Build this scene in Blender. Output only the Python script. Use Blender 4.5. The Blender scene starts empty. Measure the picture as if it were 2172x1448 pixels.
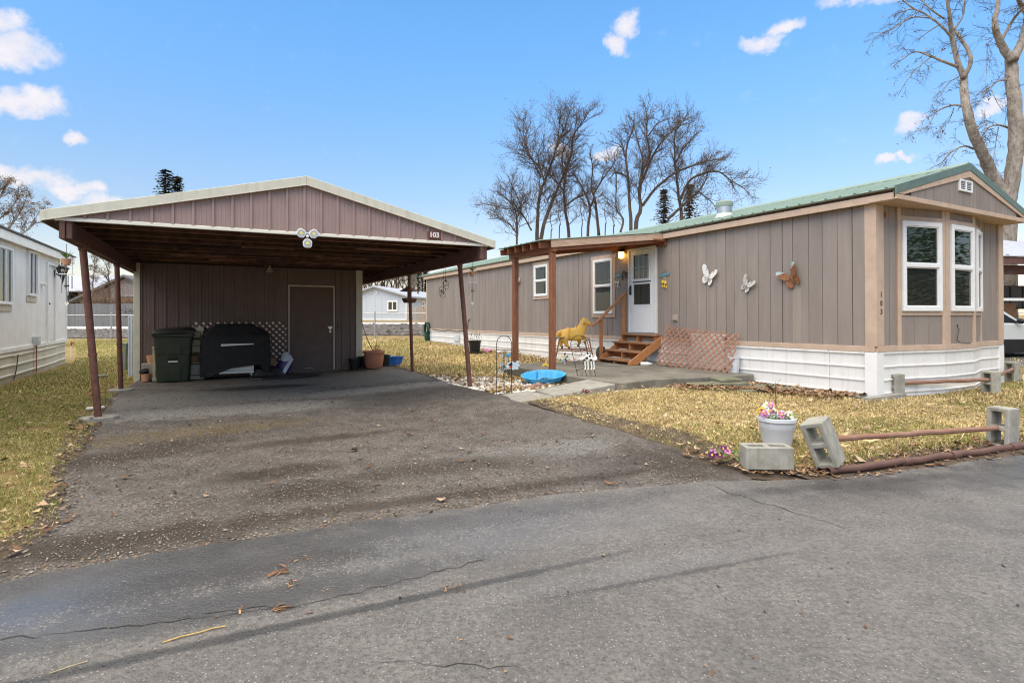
import bpy, bmesh, math, random
import numpy as np
from mathutils import Vector, Matrix, noise

S = bpy.context.scene
COL = S.collection
PI = math.pi

# ---------------------------------------------------------------- camera
cam_data = bpy.data.cameras.new('camera')
cam = bpy.data.objects.new('camera', cam_data)
COL.objects.link(cam)
cam_data.sensor_width = 36.0
cam_data.lens = 19.81
cam_data.shift_y = -57.0 / 2172.0
cam_data.clip_start = 0.05
cam_data.clip_end = 3000
cam.location = (0, 0, 1.35)
cam.rotation_euler = (PI / 2, 0, 0)
S.camera = cam

# ---------------------------------------------------------------- sky and sun
SUN_EL, SUN_AZ = math.radians(50), math.radians(212)     # azimuth measured clockwise from +Y
world = bpy.data.worlds.new('World')
S.world = world
world.use_nodes = True


def build_sky():
    nt = world.node_tree
    N, L = nt.nodes, nt.links
    N.clear()
    out = N.new('ShaderNodeOutputWorld')
    bg = N.new('ShaderNodeBackground')
    bg.inputs['Strength'].default_value = 0.10
    L.new(bg.outputs[0], out.inputs[0])
    sky = N.new('ShaderNodeTexSky')
    sky.sky_type = 'NISHITA'
    sky.sun_disc = False
    sky.sun_elevation = SUN_EL
    sky.sun_rotation = SUN_AZ
    sky.air_density = 1.0
    sky.dust_density = 0.25
    sky.ozone_density = 2.0
    tc = N.new('ShaderNodeTexCoord')
    d = tc.outputs['Generated']

    def math_n(op, a, b=None, c=None, clamp=False):
        n = N.new('ShaderNodeMath')
        n.operation = op
        n.use_clamp = clamp
        for i, v in enumerate((a, b, c)):
            if v is None:
                continue
            if isinstance(v, (int, float)):
                n.inputs[i].default_value = v
            else:
                L.new(v, n.inputs[i])
        return n.outputs[0]

    def dot(v):
        n = N.new('ShaderNodeVectorMath')
        n.operation = 'DOT_PRODUCT'
        L.new(warp, n.inputs[0])
        n.inputs[1].default_value = v
        return n.outputs['Value']

    n1 = N.new('ShaderNodeTexNoise')
    n1.inputs['Scale'].default_value = 16.0
    n1.inputs['Detail'].default_value = 6.0
    n1.inputs['Roughness'].default_value = 0.6
    L.new(d, n1.inputs['Vector'])
    sub = N.new('ShaderNodeVectorMath'); sub.operation = 'SUBTRACT'
    L.new(n1.outputs['Color'], sub.inputs[0]); sub.inputs[1].default_value = (0.5, 0.5, 0.5)
    sc = N.new('ShaderNodeVectorMath'); sc.operation = 'SCALE'
    L.new(sub.outputs[0], sc.inputs[0]); sc.inputs['Scale'].default_value = 0.072
    add = N.new('ShaderNodeVectorMath'); add.operation = 'ADD'
    L.new(d, add.inputs[0]); L.new(sc.outputs[0], add.inputs[1])
    warp = add.outputs[0]
    # small fair-weather clouds: azimuth, elevation, half width, half height (radians)
    blobs = [(-.717, .340, .055, .024), (-.745, .365, .035, .026), (-.725, .277, .05, .018), (-.70, .285, .028, .020),
             (-.664, .241, .019, .012), (-.715, .186, .07, .016), (-.665, .176, .045, .013), (-.62, .157, .05, .014),
             (.180, .438, .022, .022), (.198, .462, .026, .022), (.415, .416, .034, .014), (.452, .430, .030, .014),
             (.585, .224, .022, .010), (.612, .229, .022, .006), (.609, .272, .020, .014),
             (.66, .438, .10, .016), (.55, .455, .05, .02), (.166, .274, .030, .014), (.702, .271, .018, .011), (.087, .280, .022, .014)]
    m = None
    for az, el, w, h in blobs:
        c = Vector((math.sin(az) * math.cos(el), math.cos(az) * math.cos(el), math.sin(el)))
        r = Vector((math.cos(az), -math.sin(az), 0))
        k = r.cross(c)
        a = dot(r / w)
        b = dot(k / h)
        b = math_n('SUBTRACT', b, (c.dot(k)) / h)
        q = math_n('ADD', math_n('MULTIPLY', a, a), math_n('MULTIPLY', b, b))
        f = math_n('GREATER_THAN', dot(c), 0.6)
        v = math_n('MULTIPLY', math_n('SUBTRACT', 1.25, q), f)
        m = v if m is None else math_n('MAXIMUM', m, v)
    m = math_n('MAXIMUM', m, -1.0)
    n2 = N.new('ShaderNodeTexNoise')
    n2.inputs['Scale'].default_value = 34.0
    n2.inputs['Detail'].default_value = 9.0; n2.inputs['Roughness'].default_value = 0.62
    L.new(d, n2.inputs['Vector'])
    m = math_n('ADD', m, math_n('MULTIPLY', math_n('SUBTRACT', n2.outputs['Fac'], 0.5), 1.5))
    rampn = N.new('ShaderNodeMapRange'); rampn.interpolation_type = 'SMOOTHSTEP'
    L.new(m, rampn.inputs['Value'])
    rampn.inputs['From Min'].default_value = 0.12
    rampn.inputs['From Max'].default_value = 1.35
    small = rampn.outputs[0]
    # unseen cloud deck above the view, added and brightened to even out the light
    sep = N.new('ShaderNodeSeparateXYZ'); L.new(d, sep.inputs[0])
    z = math_n('MAXIMUM', sep.outputs['Z'], 0.02)
    den = math_n('ADD', z, 0.25)
    cx = math_n('DIVIDE', sep.outputs['X'], den); cy = math_n('DIVIDE', sep.outputs['Y'], den)
    cmb = N.new('ShaderNodeCombineXYZ'); L.new(cx, cmb.inputs[0]); L.new(cy, cmb.inputs[1])
    n3 = N.new('ShaderNodeTexNoise')
    n3.inputs['Scale'].default_value = 2.2; n3.inputs['Detail'].default_value = 7.0; n3.inputs['Roughness'].default_value = 0.55
    L.new(cmb.outputs[0], n3.inputs['Vector'])
    cov = N.new('ShaderNodeMapRange'); cov.interpolation_type = 'SMOOTHSTEP'
    L.new(sep.outputs['Z'], cov.inputs['Value'])
    cov.inputs['From Min'].default_value = 0.49; cov.inputs['From Max'].default_value = 0.66
    cov.inputs['To Min'].default_value = -0.4; cov.inputs['To Max'].default_value = 0.42
    dk = math_n('ADD', n3.outputs['Fac'], cov.outputs[0])
    dr = N.new('ShaderNodeMapRange'); dr.interpolation_type = 'SMOOTHSTEP'
    L.new(dk, dr.inputs['Value'])
    dr.inputs['From Min'].default_value = 0.45; dr.inputs['From Max'].default_value = 0.72
    # cloud shade: bright tops, faintly mauve thick parts
    cr = N.new('ShaderNodeMix'); cr.data_type = 'RGBA'
    L.new(n2.outputs['Fac'], cr.inputs['Factor'])
    cr.inputs['A'].default_value = (2.6, 2.5, 2.7, 1)
    cr.inputs['B'].default_value = (3.4, 3.15, 3.1, 1)
    tint = N.new('ShaderNodeMix'); tint.data_type = 'RGBA'; tint.blend_type = 'MULTIPLY'
    tint.inputs['Factor'].default_value = 1.0
    L.new(sky.outputs[0], tint.inputs['A'])
    tz = N.new('ShaderNodeMapRange'); tz.interpolation_type = 'SMOOTHSTEP'
    L.new(sep.outputs['Z'], tz.inputs['Value'])
    tz.inputs['From Min'].default_value = 0.05; tz.inputs['From Max'].default_value = 0.5
    tm_ = N.new('ShaderNodeMix'); tm_.data_type = 'RGBA'
    L.new(tz.outputs[0], tm_.inputs['Factor'])
    tm_.inputs['A'].default_value = SKY_LOW; tm_.inputs['B'].default_value = SKY_HIGH
    L.new(tm_.outputs['Result'], tint.inputs['B'])
    mx = N.new('ShaderNodeMix'); mx.data_type = 'RGBA'
    L.new(math_n('MULTIPLY', small, 0.88), mx.inputs['Factor'])
    L.new(tint.outputs['Result'], mx.inputs['A'])
    L.new(cr.outputs['Result'], mx.inputs['B'])
    dc = N.new('ShaderNodeMix'); dc.data_type = 'RGBA'
    L.new(n3.outputs['Fac'], dc.inputs['Factor'])
    dc.inputs['A'].default_value = (6.2, 5.9, 5.4, 1); dc.inputs['B'].default_value = (9.0, 8.5, 7.7, 1)
    mx2 = N.new('ShaderNodeMix'); mx2.data_type = 'RGBA'
    L.new(math_n('MULTIPLY', dr.outputs[0], 0.95), mx2.inputs['Factor'])
    L.new(mx.outputs['Result'], mx2.inputs['A'])
    L.new(dc.outputs['Result'], mx2.inputs['B'])
    L.new(mx2.outputs['Result'], bg.inputs['Color'])


SKY_LOW, SKY_HIGH = (.57, .475, .44, 1), (.50, .78, .90, 1)
build_sky()
sun_d = bpy.data.lights.new('sun', 'SUN')
sun_d.energy = 0.8
sun_d.angle = math.radians(55)
sun_d.color = (1.0, 0.88, 0.72)
sun = bpy.data.objects.new('sun', sun_d)
COL.objects.link(sun)
sun.location = (0, 0, 40)
_sd = Vector((math.sin(SUN_AZ) * math.cos(SUN_EL), math.cos(SUN_AZ) * math.cos(SUN_EL), math.sin(SUN_EL)))
sun.rotation_euler = (-_sd).to_track_quat('-Z', 'Y').to_euler()

S.view_settings.view_transform = 'Standard'
S.view_settings.look = 'None'
S.view_settings.exposure = 1.70
S.view_settings.gamma = 1.0
S.view_settings.use_curve_mapping = False
S.cycles.max_bounces = 6
S.cycles.diffuse_bounces = 3
S.cycles.glossy_bounces = 3
S.cycles.transmission_bounces = 4
S.cycles.transparent_max_bounces = 8
S.cycles.caustics_reflective = False
S.cycles.caustics_refractive = False
S.cycles.use_denoising = True
S.cycles.filter_width = 1.15

# ---------------------------------------------------------------- helpers
F_PX, CX, HY, CAMZ = 1195.0, 1086.0, 667.0, 1.35


def pt(px, py, y):
    """the point at distance y that stands at a place measured in the photograph (used for limbs of far trees)"""
    return Vector(((px - CX) / F_PX * y, y, CAMZ + (HY - py) / F_PX * y))


def sstep(a, b, x):
    t = min(1.0, max(0.0, (x - a) / (b - a)))
    return t * t * (3 - 2 * t)


class MB:
    def __init__(self):
        self.v, self.f, self.mi = [], [], []
        self.cur = 0

    def add(self, verts, faces):
        o = len(self.v)
        self.v.extend([tuple(p) for p in verts])
        for f in faces:
            self.f.append(tuple(i + o for i in f)); self.mi.append(self.cur)
        return self

    def mat(self, i):
        self.cur = i
        return self

    def box(self, x0, x1, y0, y1, z0, z1):
        return self.add([(x0, y0, z0), (x1, y0, z0), (x1, y1, z0), (x0, y1, z0), (x0, y0, z1), (x1, y0, z1), (x1, y1, z1), (x0, y1, z1)],
                        [(0, 3, 2, 1), (4, 5, 6, 7), (0, 1, 5, 4), (1, 2, 6, 5), (2, 3, 7, 6), (3, 0, 4, 7)])

    def beam(self, p0, p1, w, h, up=(0, 0, 1)):
        p0, p1, up = Vector(p0), Vector(p1), Vector(up)
        d = (p1 - p0).normalized()
        s = d.cross(up)
        if s.length < 1e-4:
            s = d.cross(Vector((0, 1, 0)))
        s.normalize()
        u = s.cross(d).normalized()
        vs = []
        for p in (p0, p1):
            for a, b in ((-1, -1), (1, -1), (1, 1), (-1, 1)):
                vs.append(p + s * a * w / 2 + u * b * h / 2)
        return self.add(vs, [(0, 3, 2, 1), (4, 5, 6, 7), (0, 1, 5, 4), (1, 2, 6, 5), (2, 3, 7, 6), (3, 0, 4, 7)])

    def tube(self, pts, rad, n=8, cap=True, closed=False):
        pts = [Vector(p) for p in pts]
        m = len(pts)
        if not hasattr(rad, '__len__'):
            rad = [rad] * m
        vs, fs = [], []
        ref = None
        for i, p in enumerate(pts):
            if closed:
                t = pts[(i + 1) % m] - pts[i - 1]
            else:
                t = pts[min(i + 1, m - 1)] - pts[max(i - 1, 0)]
            if t.length < 1e-9:
                t = Vector((0, 0, 1))
            t.normalize()
            if ref is None:
                ref = Vector((1, 0, 0)) if abs(t.x) < 0.8 else Vector((0, 1, 0))
            a = (ref - t * ref.dot(t))
            if a.length < 1e-6:
                a = t.orthogonal()
            a.normalize()
            ref = a
            b = t.cross(a)
            for k in range(n):
                th = 2 * PI * k / n
                vs.append(p + (a * math.cos(th) + b * math.sin(th)) * rad[i])
        for i in range(m if closed else m - 1):
            j = (i + 1) % m
            for k in range(n):
                k2 = (k + 1) % n
                fs.append((i * n + k, i * n + k2, j * n + k2, j * n + k))
        if cap and not closed:
            fs.append(tuple(reversed(range(n))))
            fs.append(tuple((m - 1) * n + k for k in range(n)))
        return self.add(vs, fs)

    def lathe(self, prof, c=(0, 0, 0), n=24, sx=1.0, sy=1.0):
        vs, fs = [], []
        for r, z in prof:
            for k in range(n):
                th = 2 * PI * k / n
                vs.append((c[0] + r * sx * math.cos(th), c[1] + r * sy * math.sin(th), c[2] + z))
        for i in range(len(prof) - 1):
            for k in range(n):
                k2 = (k + 1) % n
                fs.append((i * n + k, i * n + k2, (i + 1) * n + k2, (i + 1) * n + k))
        if prof[0][0] > 1e-6:
            fs.append(tuple(reversed(range(n))))
        if prof[-1][0] > 1e-6:
            fs.append(tuple((len(prof) - 1) * n + k for k in range(n)))
        return self.add(vs, fs)

    def prism(self, poly, o, a, b, ext):
        """poly in (a, b) coordinates from origin o, pushed along ext"""
        o, a, b, ext = Vector(o), Vector(a), Vector(b), Vector(ext)
        n = len(poly)
        base = [o + a * x + b * y for x, y in poly]
        vs = base + [p + ext for p in base]
        flip = a.cross(b).dot(ext) > 0
        f0 = tuple(range(n))
        fs = [tuple(reversed(f0)), tuple(n + i for i in f0)]
        for i in range(n):
            j = (i + 1) % n
            fs.append((i, j, n + j, n + i))
        if not flip:
            fs = [tuple(reversed(f)) for f in fs]
        return self.add(vs, fs)

    def loft(self, rings, cap0=True, cap1=True):
        n = len(rings[0])
        vs = [p for r in rings for p in r]
        fs = []
        for i in range(len(rings) - 1):
            for k in range(n):
                k2 = (k + 1) % n
                fs.append((i * n + k, i * n + k2, (i + 1) * n + k2, (i + 1) * n + k))
        if cap0:
            fs.append(tuple(reversed(range(n))))
        if cap1:
            fs.append(tuple((len(rings) - 1) * n + k for k in range(n)))
        return self.add(vs, fs)

    def cells(self, xs, ys, solid, z0, z1, frame=None):
        """plate of rectangular cells (holes where solid() is false) from z0 to z1; frame maps (x,y,z) to a point"""
        fr = frame or (lambda x, y, z: (x, y, z))
        nx, ny = len(xs) - 1, len(ys) - 1
        sol = lambda i, j: 0 <= i < nx and 0 <= j < ny and solid(i, j)
        for i in range(nx):
            for j in range(ny):
                if not sol(i, j):
                    continue
                q = [(xs[i], ys[j]), (xs[i + 1], ys[j]), (xs[i + 1], ys[j + 1]), (xs[i], ys[j + 1])]
                self.add([fr(x, y, z1) for x, y in q], [(0, 1, 2, 3)])
                self.add([fr(x, y, z0) for x, y in q], [(3, 2, 1, 0)])
                for k, (di, dj) in enumerate(((0, -1), (1, 0), (0, 1), (-1, 0))):
                    if not sol(i + di, j + dj):
                        (xa, ya), (xb, yb) = q[k], q[(k + 1) % 4]
                        self.add([fr(xa, ya, z0), fr(xb, yb, z0), fr(xb, yb, z1), fr(xa, ya, z1)], [(0, 1, 2, 3)])
        return self

    def sphere(self, c, r, nu=10, nv=6, s=(1, 1, 1)):
        prof = []
        vs, fs = [], []
        for i in range(nv + 1):
            ph = PI * i / nv
            for k in range(nu):
                th = 2 * PI * k / nu
                vs.append((c[0] + r * s[0] * math.sin(ph) * math.cos(th), c[1] + r * s[1] * math.sin(ph) * math.sin(th), c[2] - r * s[2] * math.cos(ph)))
        for i in range(nv):
            for k in range(nu):
                k2 = (k + 1) % nu
                fs.append((i * nu + k, i * nu + k2, (i + 1) * nu + k2, (i + 1) * nu + k))
        return self.add(vs, fs)

    def mesh(self, name, mats, smooth=False, sharp=True):
        me = bpy.data.meshes.new(name)
        me.from_pydata(self.v, [], self.f)
        for m in (mats if isinstance(mats, (list, tuple)) else [mats]):
            me.materials.append(m)
        if any(self.mi):
            me.polygons.foreach_set('material_index', self.mi)
        if smooth:
            me.polygons.foreach_set('use_smooth', [True] * len(me.polygons))
            try:
                if sharp: me.set_sharp_from_angle(angle=math.radians(38))
            except Exception:
                pass
        me.update()
        return me

    def obj(self, name, mats, parent=None, smooth=False, bevel=0.0, loc=None, rot=None, sharp=True):
        me = self.mesh(name, mats, smooth, sharp)
        if bevel:
            bev(me, bevel)
        o = bpy.data.objects.new(name, me)
        COL.objects.link(o)
        if parent:
            o.parent = parent
        if loc is not None:
            o.location = loc
        if rot is not None:
            o.rotation_euler = rot
        return o


def bev(me, w, seg=1):
    bm = bmesh.new()
    bm.from_mesh(me)
    bmesh.ops.remove_doubles(bm, verts=bm.verts, dist=1e-5)
    ed = [e for e in bm.edges if len(e.link_faces) == 2 and e.calc_face_angle(0) > 0.6]
    bmesh.ops.bevel(bm, geom=ed, offset=w, segments=seg, profile=0.5, affect='EDGES', clamp_overlap=True)
    bm.to_mesh(me)
    bm.free()


def tag(o, label=None, cat=None, group=None, kind=None):
    if label: o['label'] = label
    if cat: o['category'] = cat
    if group: o['group'] = group
    if kind: o['kind'] = kind
    return o


def thing(name, label, cat, loc=(0, 0, 0), rz=0.0, group=None, rot=None):
    o = bpy.data.objects.new(name, None)
    o.empty_display_size = 0.1
    COL.objects.link(o)
    o.location = loc
    o.rotation_euler = rot if rot is not None else (0, 0, rz)
    return tag(o, label, cat, group)


def inst(me, name, parent, loc=(0, 0, 0), rot=(0, 0, 0), scale=(1, 1, 1)):
    o = bpy.data.objects.new(name, me)
    COL.objects.link(o)
    if parent: o.parent = parent
    o.location = loc
    o.rotation_euler = rot
    o.scale = scale
    return o


def copy_thing(root, loc, rz, label, group=None):
    def cp(o, parent):
        c = o.copy()
        COL.objects.link(c)
        c.parent = parent
        for ch in list(o.children):
            cp(ch, c)
        return c
    c = cp(root, None)
    c.location = loc
    c.rotation_euler[2] = rz
    c['label'] = label
    if group: c['group'] = group
    return c


def text_obj(txt, size, depth, name, m, parent, loc, rot, bold=0.0):
    cu = bpy.data.curves.new(name, 'FONT')
    cu.body = txt
    cu.size = size
    cu.extrude = depth
    cu.offset = bold
    cu.align_x = 'CENTER'
    cu.align_y = 'CENTER'
    tmp = bpy.data.objects.new('tmp_text', cu)
    COL.objects.link(tmp)
    dg = bpy.context.evaluated_depsgraph_get()
    me = bpy.data.meshes.new_from_object(tmp.evaluated_get(dg))
    me.name = name
    COL.objects.unlink(tmp)
    bpy.data.objects.remove(tmp)
    me.materials.clear()
    me.materials.append(m)
    return inst(me, name, parent, loc, rot)


# ---------------------------------------------------------------- materials
def mat(name, col, rough=0.7, var=0.18, scale=6.0, bump=0.15, bscale=60.0, col2=None, stretch=None, spec=0.4, metal=0.0,
        streak=None, streak_amt=0.0, rand=0.0, bdist=0.004):
    """procedural surface: base colour with two scales of mottling, an optional second tone, vertical weather streaks, grain relief"""
    m = bpy.data.materials.new(name)
    m.use_nodes = True
    nt = m.node_tree
    N, L = nt.nodes, nt.links
    b = N['Principled BSDF']
    geo = N.new('ShaderNodeNewGeometry')
    pos = geo.outputs['Position']
    if stretch:
        mp = N.new('ShaderNodeVectorMath'); mp.operation = 'MULTIPLY'
        L.new(pos, mp.inputs[0]); mp.inputs[1].default_value = stretch
        pos = mp.outputs[0]
    n1 = N.new('ShaderNodeTexNoise')
    n1.inputs['Scale'].default_value = scale; n1.inputs['Detail'].default_value = 6; n1.inputs['Roughness'].default_value = 0.62
    L.new(pos, n1.inputs['Vector'])
    mx = N.new('ShaderNodeMix'); mx.data_type = 'RGBA'
    mr = N.new('ShaderNodeMapRange')
    mr.inputs['From Min'].default_value = 0.3; mr.inputs['From Max'].default_value = 0.7
    L.new(n1.outputs['Fac'], mr.inputs['Value'])
    L.new(mr.outputs[0], mx.inputs['Factor'])
    c2 = col2 or tuple(max(0, c * (1 - var * 1.6)) for c in col)
    c1 = col if col2 else tuple(min(1, c * (1 + var)) for c in col)
    mx.inputs['A'].default_value = (*c1, 1); mx.inputs['B'].default_value = (*c2, 1)
    res = mx.outputs['Result']
    if streak_amt:
        sv = N.new('ShaderNodeVectorMath'); sv.operation = 'MULTIPLY'
        L.new(geo.outputs['Position'], sv.inputs[0]); sv.inputs[1].default_value = (14, 14, 0.7)
        n3 = N.new('ShaderNodeTexNoise'); n3.inputs['Scale'].default_value = 1.0; n3.inputs['Detail'].default_value = 4
        L.new(sv.outputs[0], n3.inputs['Vector'])
        r3 = N.new('ShaderNodeMapRange'); r3.inputs['From Min'].default_value = 0.52; r3.inputs['From Max'].default_value = 0.78
        r3.inputs['To Max'].default_value = streak_amt
        L.new(n3.outputs['Fac'], r3.inputs['Value'])
        m3 = N.new('ShaderNodeMix'); m3.data_type = 'RGBA'
        L.new(r3.outputs[0], m3.inputs['Factor']); L.new(res, m3.inputs['A'])
        m3.inputs['B'].default_value = (*(streak or (0.2, 0.18, 0.15)), 1)
        res = m3.outputs['Result']
    if rand:
        oi = N.new('ShaderNodeObjectInfo')
        mr2 = N.new('ShaderNodeMapRange')
        mr2.inputs['To Min'].default_value = 1 - rand; mr2.inputs['To Max'].default_value = 1 + rand
        L.new(oi.outputs['Random'], mr2.inputs['Value'])
        vm = N.new('ShaderNodeVectorMath'); vm.operation = 'SCALE'
        L.new(res, vm.inputs[0]); L.new(mr2.outputs[0], vm.inputs['Scale'])
        res = vm.outputs[0]
    L.new(res, b.inputs['Base Color'])
    b.inputs['Roughness'].default_value = rough
    b.inputs['Specular IOR Level'].default_value = spec
    b.inputs['Metallic'].default_value = metal
    if bump:
        n2 = N.new('ShaderNodeTexNoise'); n2.inputs['Scale'].default_value = bscale; n2.inputs['Detail'].default_value = 3
        L.new(pos, n2.inputs['Vector'])
        bp = N.new('ShaderNodeBump'); bp.inputs['Strength'].default_value = bump; bp.inputs['Distance'].default_value = bdist
        L.new(n2.outputs['Fac'], bp.inputs['Height'])
        L.new(bp.outputs[0], b.inputs['Normal'])
    return m


def vcol_mat(name, rough=0.85, spec=0.25, trans=0.0):
    m = bpy.data.materials.new(name)
    m.use_nodes = True
    N, L = m.node_tree.nodes, m.node_tree.links
    b = N['Principled BSDF']
    a = N.new('ShaderNodeAttribute'); a.attribute_name = 'tone'
    n = N.new('ShaderNodeTexNoise'); n.inputs['Scale'].default_value = 90; n.inputs['Detail'].default_value = 2
    g = N.new('ShaderNodeNewGeometry'); L.new(g.outputs['Position'], n.inputs['Vector'])
    mr = N.new('ShaderNodeMapRange'); mr.inputs['To Min'].default_value = 0.75; mr.inputs['To Max'].default_value = 1.25
    L.new(n.outputs['Fac'], mr.inputs['Value'])
    vm = N.new('ShaderNodeVectorMath'); vm.operation = 'SCALE'
    L.new(a.outputs['Color'], vm.inputs[0]); L.new(mr.outputs[0], vm.inputs['Scale'])
    L.new(vm.outputs[0], b.inputs['Base Color'])
    b.inputs['Roughness'].default_value = rough
    b.inputs['Specular IOR Level'].default_value = spec
    return m


def glass_mat(name, tint=(0.75, 0.8, 0.78), refl=0.5, fk=.85):
    m = bpy.data.materials.new(name)
    m.use_nodes = True
    N, L = m.node_tree.nodes, m.node_tree.links
    N.clear()
    out = N.new('ShaderNodeOutputMaterial')
    tr = N.new('ShaderNodeBsdfTransparent'); tr.inputs[0].default_value = (*tint, 1)
    gl = N.new('ShaderNodeBsdfGlossy'); gl.inputs['Roughness'].default_value = 0.015
    gl.inputs['Color'].default_value = (0.9, 0.95, 0.95, 1)
    n = N.new('ShaderNodeTexNoise'); n.inputs['Scale'].default_value = 2.5
    g = N.new('ShaderNodeNewGeometry'); L.new(g.outputs['Position'], n.inputs['Vector'])
    bp = N.new('ShaderNodeBump'); bp.inputs['Strength'].default_value = 0.02; bp.inputs['Distance'].default_value = 0.02
    L.new(n.outputs['Fac'], bp.inputs['Height']); L.new(bp.outputs[0], gl.inputs['Normal'])
    fr = N.new('ShaderNodeFresnel'); fr.inputs['IOR'].default_value = 1.5
    ma = N.new('ShaderNodeMath'); ma.operation = 'MULTIPLY_ADD'
    L.new(fr.outputs[0], ma.inputs[0]); ma.inputs[1].default_value = fk; ma.inputs[2].default_value = refl * 0.03
    ma.use_clamp = True
    mx = N.new('ShaderNodeMixShader')
    L.new(ma.outputs[0], mx.inputs[0]); L.new(tr.outputs[0], mx.inputs[1]); L.new(gl.outputs[0], mx.inputs[2])
    L.new(mx.outputs[0], out.inputs[0])
    return m


def wood_mat(name, col, col2, rough=0.7, rand=0.12, axis_scale=(10, 10, 1.2), gscale=9.0, bump=0.25):
    """wood grain: noise drawn out along the board in the object's own coordinates"""
    m = bpy.data.materials.new(name)
    m.use_nodes = True
    N, L = m.node_tree.nodes, m.node_tree.links
    b = N['Principled BSDF']
    tc = N.new('ShaderNodeTexCoord')
    mp = N.new('ShaderNodeVectorMath'); mp.operation = 'MULTIPLY'
    L.new(tc.outputs['Object'], mp.inputs[0]); mp.inputs[1].default_value = axis_scale
    n = N.new('ShaderNodeTexNoise'); n.inputs['Scale'].default_value = gscale * 0.4; n.inputs['Detail'].default_value = 6
    n.inputs['Distortion'].default_value = 0.8
    L.new(mp.outputs[0], n.inputs['Vector'])
    mr = N.new('ShaderNodeMapRange'); mr.inputs['From Min'].default_value = 0.32; mr.inputs['From Max'].default_value = 0.7
    L.new(n.outputs['Fac'], mr.inputs['Value'])
    mx = N.new('ShaderNodeMix'); mx.data_type = 'RGBA'
    L.new(mr.outputs[0], mx.inputs['Factor'])
    mx.inputs['A'].default_value = (*col, 1); mx.inputs['B'].default_value = (*col2, 1)
    oi = N.new('ShaderNodeObjectInfo')
    mr2 = N.new('ShaderNodeMapRange'); mr2.inputs['To Min'].default_value = 1 - rand; mr2.inputs['To Max'].default_value = 1 + rand
    L.new(oi.outputs['Random'], mr2.inputs['Value'])
    vm = N.new('ShaderNodeVectorMath'); vm.operation = 'SCALE'
    L.new(mx.outputs['Result'], vm.inputs[0]); L.new(mr2.outputs[0], vm.inputs['Scale'])
    L.new(vm.outputs[0], b.inputs['Base Color'])
    b.inputs['Roughness'].default_value = rough
    b.inputs['Specular IOR Level'].default_value = 0.3
    bp = N.new('ShaderNodeBump'); bp.inputs['Strength'].default_value = bump; bp.inputs['Distance'].default_value = 0.003
    L.new(n.outputs['Fac'], bp.inputs['Height']); L.new(bp.outputs[0], b.inputs['Normal'])
    return m


M = {}
M['siding'] = mat('siding_paint', (.265, .224, .198), .75, var=.08, scale=3, bump=.5, bscale=55, stretch=(1, 1, .25), streak=(.36, .30, .26), streak_amt=.40, rand=.06)
M['siding_back'] = mat('groove_paint', (.13, .10, .085), .8, var=.1)
M['trim'] = mat('tan_trim_paint', (.52, .385, .29), .7, var=.08, scale=5, bump=.25, bscale=70, streak=(.42, .33, .26), streak_amt=.2)
M['green_roof'] = mat('green_metal_roofing', (.19, .275, .225), .52, var=.10, scale=2, bump=.03, col2=(.155, .225, .185), spec=.5)
M['green_trim'] = mat('green_rake_metal', (.12, .175, .148), .45, var=.10, bump=.03)
M['skirt'] = mat('white_skirting_metal', (.80, .79, .77), .42, var=.05, scale=2.5, bump=.04, streak=(.50, .45, .37), streak_amt=.45, rand=.04)
M['white'] = mat('white_vinyl', (.80, .80, .80), .4, var=.03, bump=.02)
M['white_dirty'] = mat('weathered_white_siding', (.86, .86, .84), .55, var=.05, scale=2.5, bump=.05, streak=(.5, .46, .38), streak_amt=.3)
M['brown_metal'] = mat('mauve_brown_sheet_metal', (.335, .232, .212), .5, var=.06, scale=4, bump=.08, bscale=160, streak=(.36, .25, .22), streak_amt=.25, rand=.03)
M['door_brown'] = mat('brown_door_paint', (.125, .085, .074), .6, var=.08, bump=.1)
M['beige_metal'] = mat('beige_fascia_metal', (.60, .58, .48), .5, var=.06, scale=6, bump=.03, streak=(.33, .31, .24), streak_amt=.35)
M['cream_metal'] = mat('cream_drip_edge', (.74, .71, .62), .45, var=.05, bump=.02)
M['shed_brown_shaded'] = mat('shaded_brown_sheet_metal', (.138, .096, .086), .5, var=.08, scale=4, bump=.08, bscale=160, streak=(.21, .15, .13), streak_amt=.25, rand=.05)  # darker copy of the gable metal, carport shade painted into the colour
M['worn_lit_edge'] = mat('worn_lit_joist_edge', (.30, .145, .085), .85, var=.5, scale=3.5, bump=.3, col2=(.07, .036, .027), rand=.3)  # peeled wood, with bounce light on the joist undersides painted in
M['faded'] = mat('faded_siding_paint', (.305, .255, .218), .75, var=.06, scale=3, bump=.4, bscale=55, stretch=(1, 1, .25), streak=(.25, .2, .175), streak_amt=.9)
M['dark_wood'] = mat('dark_brown_stained_beam', (.135, .068, .055), .75, var=.2, scale=9, bump=.3, bscale=40)
M['joist'] = mat('old_brown_joist', (.070, .034, .025), .85, var=.4, scale=7, bump=.4, bscale=40, rand=.45)  # darkened so that shade on the joist faces is in the colour
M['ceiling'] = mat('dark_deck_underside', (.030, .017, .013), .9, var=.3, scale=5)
M['rust_post'] = mat('rusty_brown_pipe', (.165, .072, .055), .65, var=.25, scale=14, bump=.25, bscale=90, streak=(.26, .11, .06), streak_amt=.45)
M['cedar'] = wood_mat('cedar_brown_post', (.34, .145, .075), (.22, .085, .045))
M['cedar_x'] = wood_mat('cedar_brown_board', (.30, .12, .06), (.17, .062, .03), axis_scale=(1.2, 10, 10))
M['weathered'] = wood_mat('weathered_fascia_board', (.62, .45, .33), (.42, .28, .19), axis_scale=(1.0, 10, 10))
M['step_wood'] = wood_mat('orange_stained_wood', (.52, .235, .095), (.36, .145, .055), axis_scale=(8, 1.2, 8))
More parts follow.
